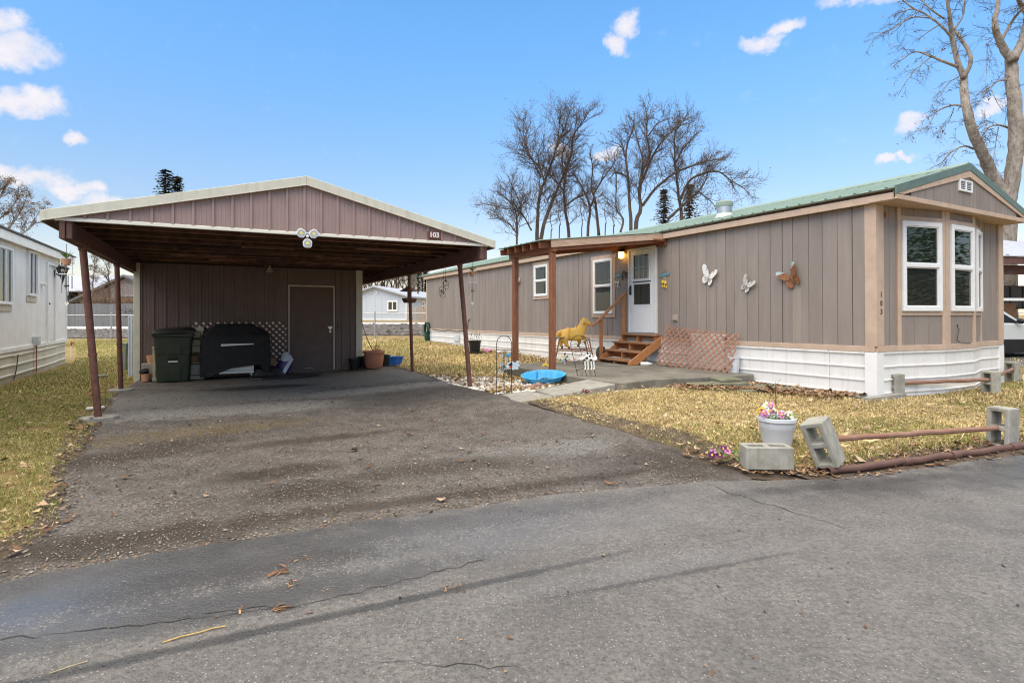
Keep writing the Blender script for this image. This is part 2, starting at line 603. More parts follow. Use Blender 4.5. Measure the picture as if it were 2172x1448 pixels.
M['tread_wood'] = wood_mat('worn_step_tread', (.40, .22, .12), (.26, .125, .062), axis_scale=(8, 1.2, 8))
M['lattice'] = wood_mat('terracotta_lattice_wood', (.37, .195, .135), (.28, .14, .092), rand=.12)
M['lattice_dark'] = mat('brown_lattice_paint', (.19, .085, .06), .7)
M['glass'] = glass_mat('window_glass')
M['glass_dark'] = glass_mat('bay_window_glass', (.62, .70, .62), 1.0, 1.0)
M['glass_screen'] = glass_mat('screened_glass', (.55, .57, .54), .2, .28)
M['dark_in'] = mat('dim_interior', (.030, .030, .030), .9, bump=0)
M['blind'] = mat('grey_olive_blind', (.135, .14, .10), .7, var=.05)
M['screen'] = mat('dark_insect_screen', (.05, .055, .06), .8, var=.1, bump=.2, bscale=300)
M['black'] = mat('black_plastic', (.012, .012, .013), .45, var=.15, bump=.05)
M['black_iron'] = mat('black_wrought_iron', (.02, .02, .02), .55, var=.2, bump=.1)
M['black_cloth'] = mat('black_cover_fabric', (.010, .010, .011), .62, var=.3, scale=9, bump=.5, bscale=22, bdist=.02)
M['steel'] = mat('galvanised_steel', (.50, .51, .52), .38, var=.1, metal=.75, bump=.03)
M['white_enamel'] = mat('white_enamel', (.74, .73, .70), .4, var=.05)
M['bin_green'] = mat('dark_green_bin_plastic', (.022, .032, .020), .42, var=.3, scale=5, bump=.15, bscale=120, col2=(.036, .043, .028))
M['bin_lid'] = mat('black_bin_lid_plastic', (.014, .015, .014), .48, var=.25, bump=.1)
M['cabinet'] = mat('beige_cabinet_plastic', (.47, .43, .32), .55, var=.07, bump=.04)
M['terracotta'] = mat('terracotta_clay', (.62, .33, .19), .8, var=.1, scale=12, bump=.15)
M['terra_plastic'] = mat('terracotta_plastic', (.48, .20, .125), .55, var=.09, scale=5, bump=.05)
M['concrete'] = mat('grey_concrete', (.36, .345, .305), .9, var=.16, scale=7, bump=.5, bscale=110, col2=(.235, .22, .19))
M['block'] = mat('cinder_block_concrete', (.41, .395, .345), .95, var=.14, scale=8, bump=.8, bscale=150, col2=(.25, .235, .195), rand=.1, streak=(.16, .15, .11), streak_amt=.55)
M['patio'] = mat('damp_patio_concrete', (.25, .23, .19), .8, var=.2, scale=2.2, bump=.7, bscale=70, col2=(.105, .098, .08))
M['paver'] = mat('mossy_paver_concrete', (.235, .235, .165), .95, var=.2, scale=6, bump=.5, bscale=90, col2=(.13, .125, .08), rand=.12)
M['blue_plastic'] = mat('sky_blue_plastic', (.07, .42, .78), .4, var=.05, bump=.02)
M['royal_plastic'] = mat('royal_blue_plastic', (.03, .17, .62), .4, var=.05, bump=.02)
M['soil'] = mat('dark_potting_soil', (.035, .022, .015), .95, var=.5, scale=40, bump=.9, bscale=90, bdist=.02)
M['yellow'] = mat('yellow_horse_plastic', (.88, .56, .13), .42, var=.05, scale=4, bump=.04, col2=(.80, .43, .06))
M['orange_yellow'] = mat('golden_muzzle_plastic', (.80, .33, .035), .42, bump=.03)
M['hoof'] = mat('brown_hoof_paint', (.16, .09, .05), .6)
M['rust_tube'] = mat('rusted_orange_tube', (.36, .125, .055), .6, var=.3, scale=20, bump=.2, bscale=90)
M['planter'] = mat('grey_white_planter_plastic', (.60, .62, .66), .45, var=.04, bump=.02)
M['pipe'] = mat('brown_ribbed_pipe', (.135, .070, .052), .55, var=.2, scale=10, bump=.2, bscale=80, col2=(.11, .06, .05))
M['rail'] = mat('peeling_red_brown_rail', (.20, .085, .05), .7, var=.3, scale=9, bump=.35, bscale=50, stretch=(.35, 1, 1), col2=(.31, .19, .14))
M['rock'] = mat('white_landscape_rock', (.68, .65, .58), .85, var=.16, scale=15, bump=.3)
M['bark'] = mat('grey_brown_bark', (.105, .076, .058), .95, var=.3, scale=8, bump=.9, bscale=26, stretch=(1, 1, .3), bdist=.03)
M['bark_pale'] = mat('pale_cottonwood_bark', (.40, .35, .30), .95, var=.3, scale=7, bump=1.0, bscale=11, stretch=(1, 1, .4), col2=(.17, .14, .118), bdist=.08)
M['twig'] = mat('twig_bark', (.095, .068, .052), .95, var=.25, bump=0)
M['conifer'] = mat('conifer_needles', (.055, .062, .032), .9, var=.4, scale=3, bump=0)
M['conifer_green'] = mat('green_spruce_needles', (.085, .115, .030), .9, var=.5, scale=1.5, bump=0, col2=(.15, .165, .05))
M['conifer_dry'] = mat('brownish_conifer_needles', (.21, .17, .125), .9, var=.4, scale=3, bump=0)
M['shrub'] = mat('brown_winter_shrub', (.26, .18, .125), .95, var=.35, scale=3, bump=0)
M['car_paint'] = mat('silver_car_paint', (.62, .64, .63), .3, var=.02, bump=0, metal=.15)
M['car_black'] = mat('black_car_trim', (.013, .013, .014), .5, var=.1, bump=0)
M['rubber'] = mat('tyre_rubber', (.018, .018, .018), .85, var=.15)
M['grey_fence'] = wood_mat('weathered_grey_board', (.20, .205, .215), (.13, .13, .135), rand=.18)
M['picket'] = wood_mat('tan_picket_wood', (.43, .36, .29), (.33, .27, .21), rand=.15)
M['blue_grey'] = mat('pale_blue_grey_siding', (.52, .57, .63), .7, var=.03, bump=.05)
M['snow_roof'] = mat('white_metal_roof', (.40, .42, .48), .5, var=.04, bump=.03)
M['barn_dark'] = mat('dark_open_barn_boards', (.05, .045, .042), .85, var=.3)
M['slate_roof'] = mat('grey_shingle_roof', (.15, .15, .165), .85, var=.15, scale=3, bump=.3, bscale=20)
M['orange_wood'] = mat('orange_porch_wood', (.40, .20, .10), .7)
M['bell_beige'] = mat('beige_lamp_enamel', (.50, .46, .36), .4)
M['led'] = mat('yellow_led_chip', (.75, .66, .25), .5, var=.03, bump=0)
M['reflector'] = mat('lamp_reflector', (.48, .49, .50), .35, metal=.4, var=.1, bscale=300, bump=.4)
M['hasp'] = mat('zinc_hasp', (.55, .55, .55), .35, metal=.8, bump=0)
M['purple'] = mat('purple_printed_plastic', (.07, .035, .17), .35, var=.15, bump=.1)
M['bag_white'] = mat('crumpled_white_plastic', (.62, .62, .66), .3, var=.1, bump=.4, bscale=30, bdist=.01)
M['card'] = mat('cardboard', (.43, .26, .14), .85, var=.08)
M['tarp'] = mat('charcoal_tarp', (.035, .032, .030), .55, var=.3, bump=.5, bscale=25, bdist=.015)
M['sign_brown'] = mat('red_brown_sign', (.17, .055, .035), .6, var=.1)
M['sign_blue'] = mat('faded_blue_sign', (.14, .28, .35), .6, var=.15)
M['green_hose'] = mat('dark_green_hose', (.012, .07, .045), .45, var=.1)
M['butter_white'] = mat('white_painted_metal', (.78, .76, .73), .5, var=.04)
M['butter_grey'] = mat('aged_pale_metal', (.55, .53, .49), .55, var=.12, scale=18)
M['butter_rust'] = mat('rusted_butterfly_metal', (.19, .062, .020), .7, var=.35, scale=26, bump=.3, col2=(.26, .13, .06))
M['butter_teal'] = mat('pale_teal_patina', (.40, .52, .52), .6, var=.2, scale=26)
M['stone_dark'] = mat('mossy_dark_stone', (.09, .085, .062), .9, var=.3, bump=.6)
M['red'] = mat('red_paint', (.55, .05, .05), .5)
M['pink'] = mat('pink_petals', (.66, .27, .50), .6, var=.15)
M['magenta'] = mat('deep_purple_petals', (.15, .03, .14), .6, var=.2)
M['petal_white'] = mat('white_petals', (.80, .78, .72), .6, var=.06)
M['petal_yellow'] = mat('yellow_petals', (.80, .55, .06), .6, var=.1)
M['leaf_green'] = mat('artificial_green_leaves', (.12, .22, .05), .6, var=.25)
M['vent_grey'] = mat('pale_vent_metal', (.55, .58, .60), .5)
M['plate_tan'] = mat('tan_vent_plastic', (.40, .32, .27), .6)
M['lamp_black'] = mat('black_lantern_metal', (.015, .015, .016), .4, bump=0)
M['lantern_glass'] = glass_mat('lantern_glass', (.9, .9, .88), .5)
M['wire'] = mat('dark_wire', (.05, .045, .04), .6, bump=0)
M['chain_link'] = mat('galvanised_wire', (.42, .43, .44), .45, metal=.6, bump=0)
M['pale_blue'] = mat('pale_blue_sheet', (.56, .62, .68), .5, var=.05)
M['pedestal'] = mat('grey_green_pedestal', (.30, .36, .31), .6, var=.08)
M['sky_sheen'] = mat('sky_pale_track', (.62, .61, .60), .7, var=.05)  # pale tone stands in for sky mirrored on the wet road
M['ballast'] = mat('dark_track_gravel', (.050, .042, .037), .95, var=.5, scale=2.2, bump=1.0, bscale=5, col2=(.14, .12, .105), bdist=.06)
M['crack'] = mat('crack_filler', (.030, .026, .024), .9, bump=0)
M['grass'] = vcol_mat('grass_blades', .8, .2)
M['litter'] = vcol_mat('leaf_litter', .85, .2)
M['pebble'] = vcol_mat('pebbles', .9, .2)
mb_ = bpy.data.materials.new('warm_bulb')
mb_.use_nodes = True
_b = mb_.node_tree.nodes['Principled BSDF']
_b.inputs['Base Color'].default_value = (.9, .6, .2, 1)
_b.inputs['Emission Color'].default_value = (1.0, .50, .10, 1)
_b.inputs['Emission Strength'].default_value = 3.2
mb_.cycles.emission_sampling = 'NONE'
M['bulb'] = mb_

# ---------------------------------------------------------------- frames of the two plots
HA, CA, NA = math.radians(29.4), math.radians(27.5), math.radians(28.0)
HO, CO, NO = (5.556, 8.6), (-5.15, 6.5), (-12.66, 16.0)


def to_w(x, y, O, A):
    return (O[0] + x * math.cos(A) - y * math.sin(A), O[1] + x * math.sin(A) + y * math.cos(A))


def to_l(X, Y, O, A):
    dx, dy = X - O[0], Y - O[1]
    return dx * math.cos(A) + dy * math.sin(A), -dx * math.sin(A) + dy * math.cos(A)


def ss(a, b, x):
    t = np.clip((x - a) / (b - a), 0, 1)
    return t * t * (3 - 2 * t)


def gza(x, y):
    x, y = np.asarray(x, float), np.asarray(y, float)
    t, d = to_l(x, y, CO, CA)
    z = 0.095 * ss(3.4, 5.6, t) * ss(4.5, 6.5, y)
    top = 0.45 + 0.30 * ss(-.48, -.30, x / np.maximum(y, 1.0))
    z = z + (top - 0.1 * ss(3.4, 5.6, t)) * ss(26.5, 34, y) + 0.12 * ss(16, 27, y) * (1 - ss(26.5, 34, y))
    hx, hs = to_l(x, y, HO, HA)
    z = z + .085 * np.exp(-((hx + 3.1) / 1.5) ** 2 - ((hs - 1.95) / .75) ** 2)
    z = z + 0.012 * np.sin(x * 1.7 + y * .6) * np.sin(y * 1.3 - x * .4) * ss(1.5, 6, y) * (1 - ss(20, 26, y))
    return z


def gz(x, y):
    return float(gza(x, y))


def in_poly(px, py, poly):
    px, py = np.asarray(px), np.asarray(py)
    r = np.zeros(px.shape, bool)
    n = len(poly)
    j = n - 1
    for i in range(n):
        xi, yi = poly[i]; xj, yj = poly[j]
        c = ((yi > py) != (yj > py)) & (px < (xj - xi) * (py - yi) / (yj - yi + 1e-12) + xi)
        r ^= c
        j = i
    return r


def ragged(poly, step, amp, seed, keep=()):
    """subdivide an outline and push it about so that worn edges are not straight"""
    rng = random.Random(seed)
    out = []
    n = len(poly)
    for i in range(n):
        a, b = Vector(poly[i]), Vector(poly[(i + 1) % n])
        L_ = (b - a).length
        k = 1 if (i in keep or L_ > 6) else max(1, int(L_ / step))
        for q in range(k):
            p = a.lerp(b, q / k)
            nrm = Vector((-(b - a).y, (b - a).x)).normalized()
            w = 0 if k == 1 else (noise.noise(Vector((p.x * 1.9, p.y * 1.9, seed))) * amp * 1.3 + rng.uniform(-amp, amp) * .45)
            out.append((p.x + nrm.x * w, p.y + nrm.y * w))
    return out


def sheet(name, poly, off, m, grid=1.0, kind='structure', parent=None):
    bm = bmesh.new()
    f = bm.faces.new([bm.verts.new((x, y, 0)) for x, y in poly])
    bmesh.ops.triangulate(bm, faces=[f])
    xs = [p[0] for p in poly]; ys = [p[1] for p in poly]
    if grid:
        for ax, lo, hi in ((0, max(min(xs), -16), min(max(xs), 16)), (1, max(min(ys), -4), min(max(ys), 44))):
            c = math.floor(lo / grid) * grid + grid
            while c < hi:
                n = (1, 0, 0) if ax == 0 else (0, 1, 0)
                bmesh.ops.bisect_plane(bm, geom=bm.verts[:] + bm.edges[:] + bm.faces[:], plane_co=(c, c, 0), plane_no=n, dist=1e-5)
                c += grid
    for v in bm.verts:
        v.co.z = gz(v.co.x, v.co.y) + off
    bmesh.ops.recalc_face_normals(bm, faces=bm.faces)
    if sum(f.normal.z for f in bm.faces) < 0:
        bmesh.ops.reverse_faces(bm, faces=bm.faces)
    me = bpy.data.meshes.new(name)
    bm.to_mesh(me); bm.free()
    me.materials.append(m)
    o = bpy.data.objects.new(name, me)
    COL.objects.link(o)
    if parent: o.parent = parent
    if kind: o['kind'] = kind
    return o


# ---------------------------------------------------------------- ground materials
def node_tools(nt):
    N, L = nt.nodes, nt.links

    def nz(vec, scale, detail=5, rough=.6):
        n = N.new('ShaderNodeTexNoise')
        n.inputs['Scale'].default_value = scale; n.inputs['Detail'].default_value = detail; n.inputs['Roughness'].default_value = rough
        L.new(vec, n.inputs['Vector'])
        return n.outputs['Fac']

    def rng(v, a, b, c=0, d=1, smooth=True):
        n = N.new('ShaderNodeMapRange')
        n.interpolation_type = 'SMOOTHSTEP' if smooth else 'LINEAR'
        L.new(v, n.inputs['Value'])
        n.inputs['From Min'].default_value = a; n.inputs['From Max'].default_value = b
        n.inputs['To Min'].default_value = c; n.inputs['To Max'].default_value = d
        return n.outputs[0]

    def mixc(fac, a, b):
        n = N.new('ShaderNodeMix'); n.data_type = 'RGBA'
        if isinstance(fac, (int, float)):
            n.inputs['Factor'].default_value = fac
        else:
            L.new(fac, n.inputs['Factor'])
        for k, v in (('A', a), ('B', b)):
            if isinstance(v, tuple):
                n.inputs[k].default_value = (*v, 1)
            else:
                L.new(v, n.inputs[k])
        return n.outputs['Result']

    def mth(op, a, b=0.0, clamp=False):
        n = N.new('ShaderNodeMath'); n.operation = op; n.use_clamp = clamp
        for i, v in enumerate((a, b)):
            if isinstance(v, (int, float)):
                n.inputs[i].default_value = v
            else:
                L.new(v, n.inputs[i])
        return n.outputs[0]

    def vmul(v, s):
        n = N.new('ShaderNodeVectorMath'); n.operation = 'MULTIPLY'
        L.new(v, n.inputs[0]); n.inputs[1].default_value = s
        return n.outputs[0]

    def vor(v, scale, feature='F1'):
        n = N.new('ShaderNodeTexVoronoi'); n.feature = feature
        n.inputs['Scale'].default_value = scale
        L.new(v, n.inputs['Vector'])
        return n

    def spot(pos, x, y, rx, ry, rot, soft=.5, wob=None):
        """elliptical patch lying at a place on the ground: 1 inside, 0 outside"""
        m = N.new('ShaderNodeMapping'); m.vector_type = 'TEXTURE'
        m.inputs['Location'].default_value = (x, y, 0)
        m.inputs['Rotation'].default_value = (0, 0, rot)
        m.inputs['Scale'].default_value = (rx, ry, 1000)
        L.new(pos, m.inputs['Vector'])
        ln = N.new('ShaderNodeVectorMath'); ln.operation = 'LENGTH'
        L.new(m.outputs[0], ln.inputs[0])
        v = ln.outputs['Value']
        if wob is not None:
            v = mth('ADD', v, mth('MULTIPLY', mth('SUBTRACT', wob, .5), 2.2))
        return rng(v, 1.0 - soft, 1.0 + soft, 1, 0)

    return N, L, nz, rng, mixc, mth, vmul, vor, spot


def asphalt(name, base, base2, stone, rough, gravel=0.0, road=True):
    m = bpy.data.materials.new(name)
    m.use_nodes = True
    nt = m.node_tree
    N, L, nz, rng, mixc, mth, vmul, vor, spot = node_tools(nt)
    b = N['Principled BSDF']
    g = N.new('ShaderNodeNewGeometry'); pos = g.outputs['Position']
    grit = nz(pos, 150, 2, .6)
    big = nz(pos, .55, 6, .65); med = nz(pos, 3.1, 6, .65); fine = nz(pos, 38, 4, .7)
    v = vor(pos, 62 if road else 48)
    stones = rng(v.outputs['Distance'], .22, .36, 1, 0)
    sv = N.new('ShaderNodeSeparateColor'); L.new(v.outputs['Color'], sv.inputs[0])
    pick = rng(sv.outputs[0], .52, .80) if road else rng(sv.outputs[0], .45, .8)
    pick2 = rng(sv.outputs[1], .945, .99)
    col = mixc(rng(med, .35, .68), base, base2)
    col = mixc(mth('MULTIPLY', rng(big, .42, .68), .5), col, tuple(c * .62 for c in base2))
    col = mixc(rng(fine, .38, .66, 0, .75), col, tuple(c * .42 for c in base))
    sc_ = mixc(sv.outputs[2], stone, tuple(c * .6 for c in stone))
    col = mixc(mth('MULTIPLY', mth('MULTIPLY', stones, pick), .75), col, sc_)
    col = mixc(mth('MULTIPLY', mth('MULTIPLY', stones, pick2), .8), col, (.36, .33, .285))
    ro = rng(med, .3, .7, rough - .07, rough + .08, False)
    if road:
        # long dark damp seams left along the wheel lines, and damp patches towards the left end
        wob = nz(pos, 4.5, 6, .7)
        th = math.radians(21)
        wet = mth('MULTIPLY', spot(pos, -.85, 2.50, 1.5, .028, math.radians(25), .7, nz(pos, 4, 6, .7)), rng(nz(pos, 2.3, 3), .3, .6, .45, 1))
        for (x, y, rx, ry, r, s, a) in ((.85, 2.92, .7, .018, math.radians(20), .8, .5), (-1.35, 2.60, 1.0, .13, math.radians(24), .8, .9),
                                         (-1.9, 2.95, 1.4, .35, math.radians(27), .7, .85), (2.9, 4.45, .7, .22, math.radians(10), .7, .6),
                                         (4.6, 4.9, 1.3, .28, math.radians(18), .7, .6), (-.2, 3.75, 1.3, .16, math.radians(20), .7, .5), (2.9, 4.52, 1.1, .10, math.radians(14), .7, .8)):
            wet = mth('MAXIMUM', wet, mth('MULTIPLY', spot(pos, x, y, rx, ry, r, s, wob), a))
        gw = rng(mth('ADD', wet, mth('MULTIPLY', mth('SUBTRACT', v.outputs['Distance'], .3), .9)), .30, .62)
        wet = mth('MULTIPLY', mth('ADD', gw, wet), .5)
        col = mixc(mth('MULTIPLY', wet, .80), col, mixc(rng(fine, .35, .65), (.028, .029, .031), (.055, .056, .060)))
        ro = mth('SUBTRACT', ro, mth('MULTIPLY', wet, mth('MULTIPLY', rng(med, .35, .6), .40)))
        ro = mth('SUBTRACT', ro, mth('MULTIPLY', rng(big, .45, .65), .10))
    else:
        # bare pale slab showing through near the carport, dark oily and earthy patches, a mossy band
        wob = nz(pos, 5.5, 7, .72)
        for (x, y, rx, ry, r, s, c, a) in (
                (-4.0, 8.05, 1.6, .55, .42, .55, (.37, .35, .315), .95), (-5.0, 9.2, 1.7, .9, .42, .6, (.30, .28, .25), .9),
                (-2.5, 9.9, 1.7, .40, .45, .6, (.34, .315, .28), .9), (-3.2, 11.6, 2.6, 1.0, .46, .7, (.27, .25, .22), .85),
                (-4.7, 10.5, .9, .28, .46, .6, (.06, .048, .041), .8), (-1.4, 9.0, 1.2, .9, .46, .7, (.06, .05, .043), .55),
                (-2.0, 6.2, 1.0, .14, .5, .7, (.05, .034, .024), .6), (-2.0, 4.9, .42, .22, .5, .7, (.045, .033, .025), .75),
                (-1.55, 4.35, .40, .28, .3, .8, (.045, .034, .027), .7), (.35, 5.6, .75, .30, .3, .6, (.27, .26, .24), .75),
                (.5, 6.5, 1.0, .4, .3, .7, (.19, .175, .155), .6), (-.6, 5.0, .9, .22, .4, .7, (.055, .042, .034), .6),
                (1.5, 5.1, .5, .5, .3, .7, (.05, .038, .03), .6), (-2.35, 3.35, .9, .22, .4, .8, (.055, .042, .033), .75),
                (-3.6, 5.6, .35, .9, -.6, .8, (.06, .045, .033), .75), (-.4, 4.25, 2.3, .10, .38, .8, (.06, .045, .035), .7)):
            col = mixc(mth('MULTIPLY', spot(pos, x, y, rx, ry, r, s * .75, wob), min(1, a * 1.15)), col, c)
        mn = nz(pos, 14, 6, .75)
        moss = mth('MULTIPLY', spot(pos, -3.55, 6.55, 1.15, .30, .62, .6, wob), rng(mn, .42, .6))
        col = mixc(mth('MULTIPLY', moss, .9), col, (.20, .135, .02))
        moss2 = mth('MULTIPLY', spot(pos, -4.2, 6.2, .9, .3, 1.0, .7, wob), rng(mn, .47, .6))
        col = mixc(mth('MULTIPLY', moss2, .8), col, (.25, .18, .07))
        col = mixc(rng(fine, .40, .66, 0, .50), col, (.075, .064, .055))
        col = mixc(rng(nz(pos, 11, 6, .75), .52, .70, 0, .5), col, (.095, .08, .068))
    b.inputs['Specular IOR Level'].default_value = .32 if road else .2
    if road:        # damp film that mirrors the pale sky, mostly at the left end
        dn = nz(pos, 2.6, 6, .7)
        damp = mth('MAXIMUM', spot(pos, -1.75, 2.72, 1.7, .30, math.radians(26), .8, dn), mth('MULTIPLY', spot(pos, .1, 3.55, 1.2, .28, math.radians(20), .8, dn), .7))
        damp = mth('MAXIMUM', damp, mth('MULTIPLY', spot(pos, .75, 3.0, .9, .07, math.radians(20), .8, dn), .6))
        col = mixc(mth('MULTIPLY', damp, .25), col, (.075, .074, .074))
        ro = mth('MAXIMUM', mth('SUBTRACT', ro, mth('MULTIPLY', damp, .40)), .13)
        L.new(mth('ADD', mth('MULTIPLY', damp, .68), .32), b.inputs['Specular IOR Level'])
        damp_ = damp
    L.new(col, b.inputs['Base Color'])
    L.new(ro, b.inputs['Roughness'])
    bp = N.new('ShaderNodeBump'); bp.inputs['Strength'].default_value = .9 if road else 1.0
    bp.inputs['Distance'].default_value = .010 if road else .022
    h = mth('ADD', mth('ADD', mth('MULTIPLY', fine, .8), mth('MULTIPLY', grit, .5)), mth('MULTIPLY', stones, .6 if road else .9))
    if road: L.new(mth('SUBTRACT', .9, mth('MULTIPLY', damp_, .72)), bp.inputs['Strength'])
    L.new(h, bp.inputs['Height']); L.new(bp.outputs[0], b.inputs['Normal'])
    return m


def earth_mat():
    m = bpy.data.materials.new('dead_grass_earth')
    m.use_nodes = True
    N, L, nz, rng, mixc, mth, vmul, vor, spot = node_tools(m.node_tree)
    b = N['Principled BSDF']
    g = N.new('ShaderNodeNewGeometry'); pos = g.outputs['Position']
    n1 = nz(pos, .5, 6); n2 = nz(pos, 7, 6, .7); n3 = nz(pos, 60, 3, .7)
    col = mixc(rng(n2, .3, .7), (.50, .37, .16), (.30, .21, .09))
    col = mixc(rng(n1, .52, .66, 0, .55), col, (.15, .15, .045))
    col = mixc(rng(n3, .35, .7, 0, .6), col, (.09, .062, .035))
    L.new(col, b.inputs['Base Color'])
    b.inputs['Roughness'].default_value = .95
    b.inputs['Specular IOR Level'].default_value = .1
    bp = N.new('ShaderNodeBump'); bp.inputs['Strength'].default_value = .9; bp.inputs['Distance'].default_value = .03
    L.new(mth('ADD', n2, n3), bp.inputs['Height']); L.new(bp.outputs[0], b.inputs['Normal'])
    return m


M['road'] = asphalt('worn_wet_asphalt', (.205, .190, .176), (.150, .139, .130), (.44, .395, .35), .54, road=True)
M['drive'] = asphalt('crumbled_gravelly_asphalt', (.255, .228, .204), (.135, .118, .104), (.34, .295, .25), .76, road=False)
M['earth'] = earth_mat()
M['bare'] = mat('bare_brown_soil', (.115, .082, .055), .95, var=.3, scale=9, bump=.9, bscale=60, col2=(.065, .046, .032), bdist=.02)

# ---------------------------------------------------------------- ground, road, driveway
gx = sorted(set([-900, -500, -250, -120, -60, -40, -30, -24, -20] + [i * 1.0 for i in range(-18, 19)] + [20, 24, 30, 40, 60, 120, 250, 500, 900]))
gy = sorted(set([-900, -400, -150, -60, -25, -12, -6, -4] + [i * 1.0 for i in range(-3, 46)] + [50, 56, 64, 75, 100, 160, 300, 600, 1200]))
gm = MB()
idx = {}
for j, y in enumerate(gy):
    for i, x in enumerate(gx):
        idx[i, j] = len(gm.v)
        gm.v.append((x, y, gz(x, y) - .035))
for j in range(len(gy) - 1):
    for i in range(len(gx) - 1):
        gm.f.append((idx[i, j], idx[i + 1, j], idx[i + 1, j + 1], idx[i, j + 1])); gm.mi.append(0)
tag(gm.obj('ground', M['earth'], smooth=True), kind='structure')

road_edge = [(-16, -1.6), (-9, .75), (-5.6, 1.75), (-3.4, 2.5), (-2.572, 2.83), (-2.158, 3.085), (-1.57, 3.375), (-.892, 3.726), (0, 4.084), (.779, 4.348), (1.688, 4.544), (2.5, 4.62),
             (3.556, 4.93), (4.76, 5.25), (7.0, 6.05), (12, 7.8), (40, 18)]
road_poly = ragged(road_edge, .12, .028, 3)[:-1] + [(40, 18), (43, 11.6), (24, 4.9), (5, -1.9), (-2, -4.3), (-14, -8.6)]
road = sheet('road', road_poly, .004, M['road'], 1.0)
drive_poly = [(-2.62, 2.70), (-2.80, 3.055), (-2.87, 3.34), (-2.98, 3.642), (-3.27, 4.105), (-3.84, 4.845), (-4.55, 6.05), (-5.10, 7.0), (-5.62, 7.75),
              (-6.35, 8.95), (-7.0, 10.15), (-7.62, 11.35), (-7.9, 11.95), (-3.55, 14.3), (-3.3, 14.15), (-2.7, 13.2), (-2.124, 12.30), (-1.329, 10.87), (-.72, 9.70),
              (-.30, 8.95), (.03, 8.25), (.35, 7.6), (.62, 7.1), (.93, 6.55), (1.30, 5.95), (1.50, 5.65), (1.68, 5.2), (1.86, 4.9), (2.02, 4.45), (.8, 4.2), (-.9, 3.56), (-2.16, 2.93)]
drive = sheet('driveway', ragged(drive_poly, .14, .06, 11), -.006, M['drive'], .5)
# worn soil where the lawn gives out along the driveway and the kerb
for nm, pl in (('bare_soil', [(1.2, 6.1), (.75, 6.9), (.45, 7.6), (.15, 8.1), (.45, 8.25), (1.0, 7.6), (1.5, 6.7), (1.95, 6.0), (2.15, 5.4), (2.5, 5.0), (2.75, 4.72), (2.4, 4.6), (1.9, 4.7), (1.55, 5.3)]),
               ('bare_soil', [(-2.9, 2.5), (-3.0, 3.1), (-3.12, 3.7), (-3.45, 4.2), (-4.05, 4.98), (-4.75, 6.2), (-5.35, 7.2), (-6.5, 9.1), (-7.55, 11.3), (-7.0, 11.0), (-5.8, 8.9), (-4.7, 6.9), (-4.1, 5.9), (-3.3, 4.7), (-2.8, 3.9), (-2.5, 3.3), (-2.3, 2.9)]),
               ('bare_soil', [(-2.9, 14.0), (-2.25, 12.75), (-1.45, 11.3), (-.85, 10.2), (-.40, 9.35), (-.75, 9.55), (-1.4, 10.8), (-2.2, 12.2), (-3.2, 13.9)])):
    sheet(nm, ragged(pl, .16, .09, len(pl)), -.016, M['bare'], .6)
# cracks in the road
def crack(ptsxy, w, seed, off=.0062):
    rng = random.Random(seed)
    P = []
    for i in range(len(ptsxy) - 1):
        a, b = Vector(ptsxy[i]), Vector(ptsxy[i + 1])
        k = max(2, int((b - a).length / .05))
        for q in range(k):
            p = a.lerp(b, q / k)
            P.append(p + Vector((rng.uniform(-.018, .018), rng.uniform(-.018, .018))))
    m = MB()
    L_, R_ = [], []
    for i, p in enumerate(P):
        t = (P[min(i + 1, len(P) - 1)] - P[max(0, i - 1)]).normalized()
        n = Vector((-t.y, t.x)) * w * .72 * rng.uniform(.15, 1.0) * min(1, (i + 1) / 4, (len(P) - i) / 4)
        for sgn in (1, -1):
            q = p + n * sgn
            m.v.append((q.x, q.y, gz(q.x, q.y) + off))
    for i in range(len(P) - 1):
        m.f.append((2 * i, 2 * i + 1, 2 * i + 3, 2 * i + 2)); m.mi.append(0)
    return m.obj('crack', M['crack'], road)


crack([(-2.45, 2.25), (-1.75, 2.42), (-1.3, 2.52), (-.95, 2.62), (-.6, 2.82), (-.25, 3.05), (.0, 3.2)], .006, 1)
crack([(1.55, 4.5), (1.62, 4.25), (1.85, 3.95), (2.0, 3.7), (2.15, 3.42)], .006, 2)
crack([(3.05, 3.55), (3.4, 3.4), (3.8, 3.25)], .005, 3)
crack([(-.55, 2.2), (-.2, 2.16), (.1, 2.14)], .004, 4)
crack([(-1.5, 2.48), (-1.2, 2.6), (-.9, 2.6)], .005, 5)

# ---------------------------------------------------------------- gravel bank, track, verge behind the fence
def band(name, y0, y1, m, off, x0=-60, x1=60):
    b = MB()
    n = 60
    ys = np.linspace(y0, y1, 9)
    for j, y in enumerate(ys):
        for i in range(n + 1):
            x = x0 + (x1 - x0) * i / n
            b.v.append((x, y, gz(x, y) + off))
    for j in range(len(ys) - 1):
        for i in range(n):
            k = j * (n + 1) + i
            b.f.append((k, k + 1, k + n + 2, k + n + 1)); b.mi.append(0)
    return tag(b.obj(name, m, smooth=True), kind='structure')


band('gravel_bank', 28.6, 34.6, M['ballast'], .008)
band('track', 34.6, 42.0, M['sky_sheen'], .012)


# ---------------------------------------------------------------- scattered stuff
def noise2(x, y, s, seed):
    """cheap smooth value noise for arrays"""
    rs = np.random.RandomState(seed)
    tab = rs.rand(64, 64)
    u, v = x * s, y * s
    i, j = np.floor(u).astype(int), np.floor(v).astype(int)
    f, g = u - i, v - j
    f, g = f * f * (3 - 2 * f), g * g * (3 - 2 * g)
    t = lambda a, b: tab[a % 64, b % 64]
    return (t(i, j) * (1 - f) + t(i + 1, j) * f) * (1 - g) + (t(i, j + 1) * (1 - f) + t(i + 1, j + 1) * f) * g


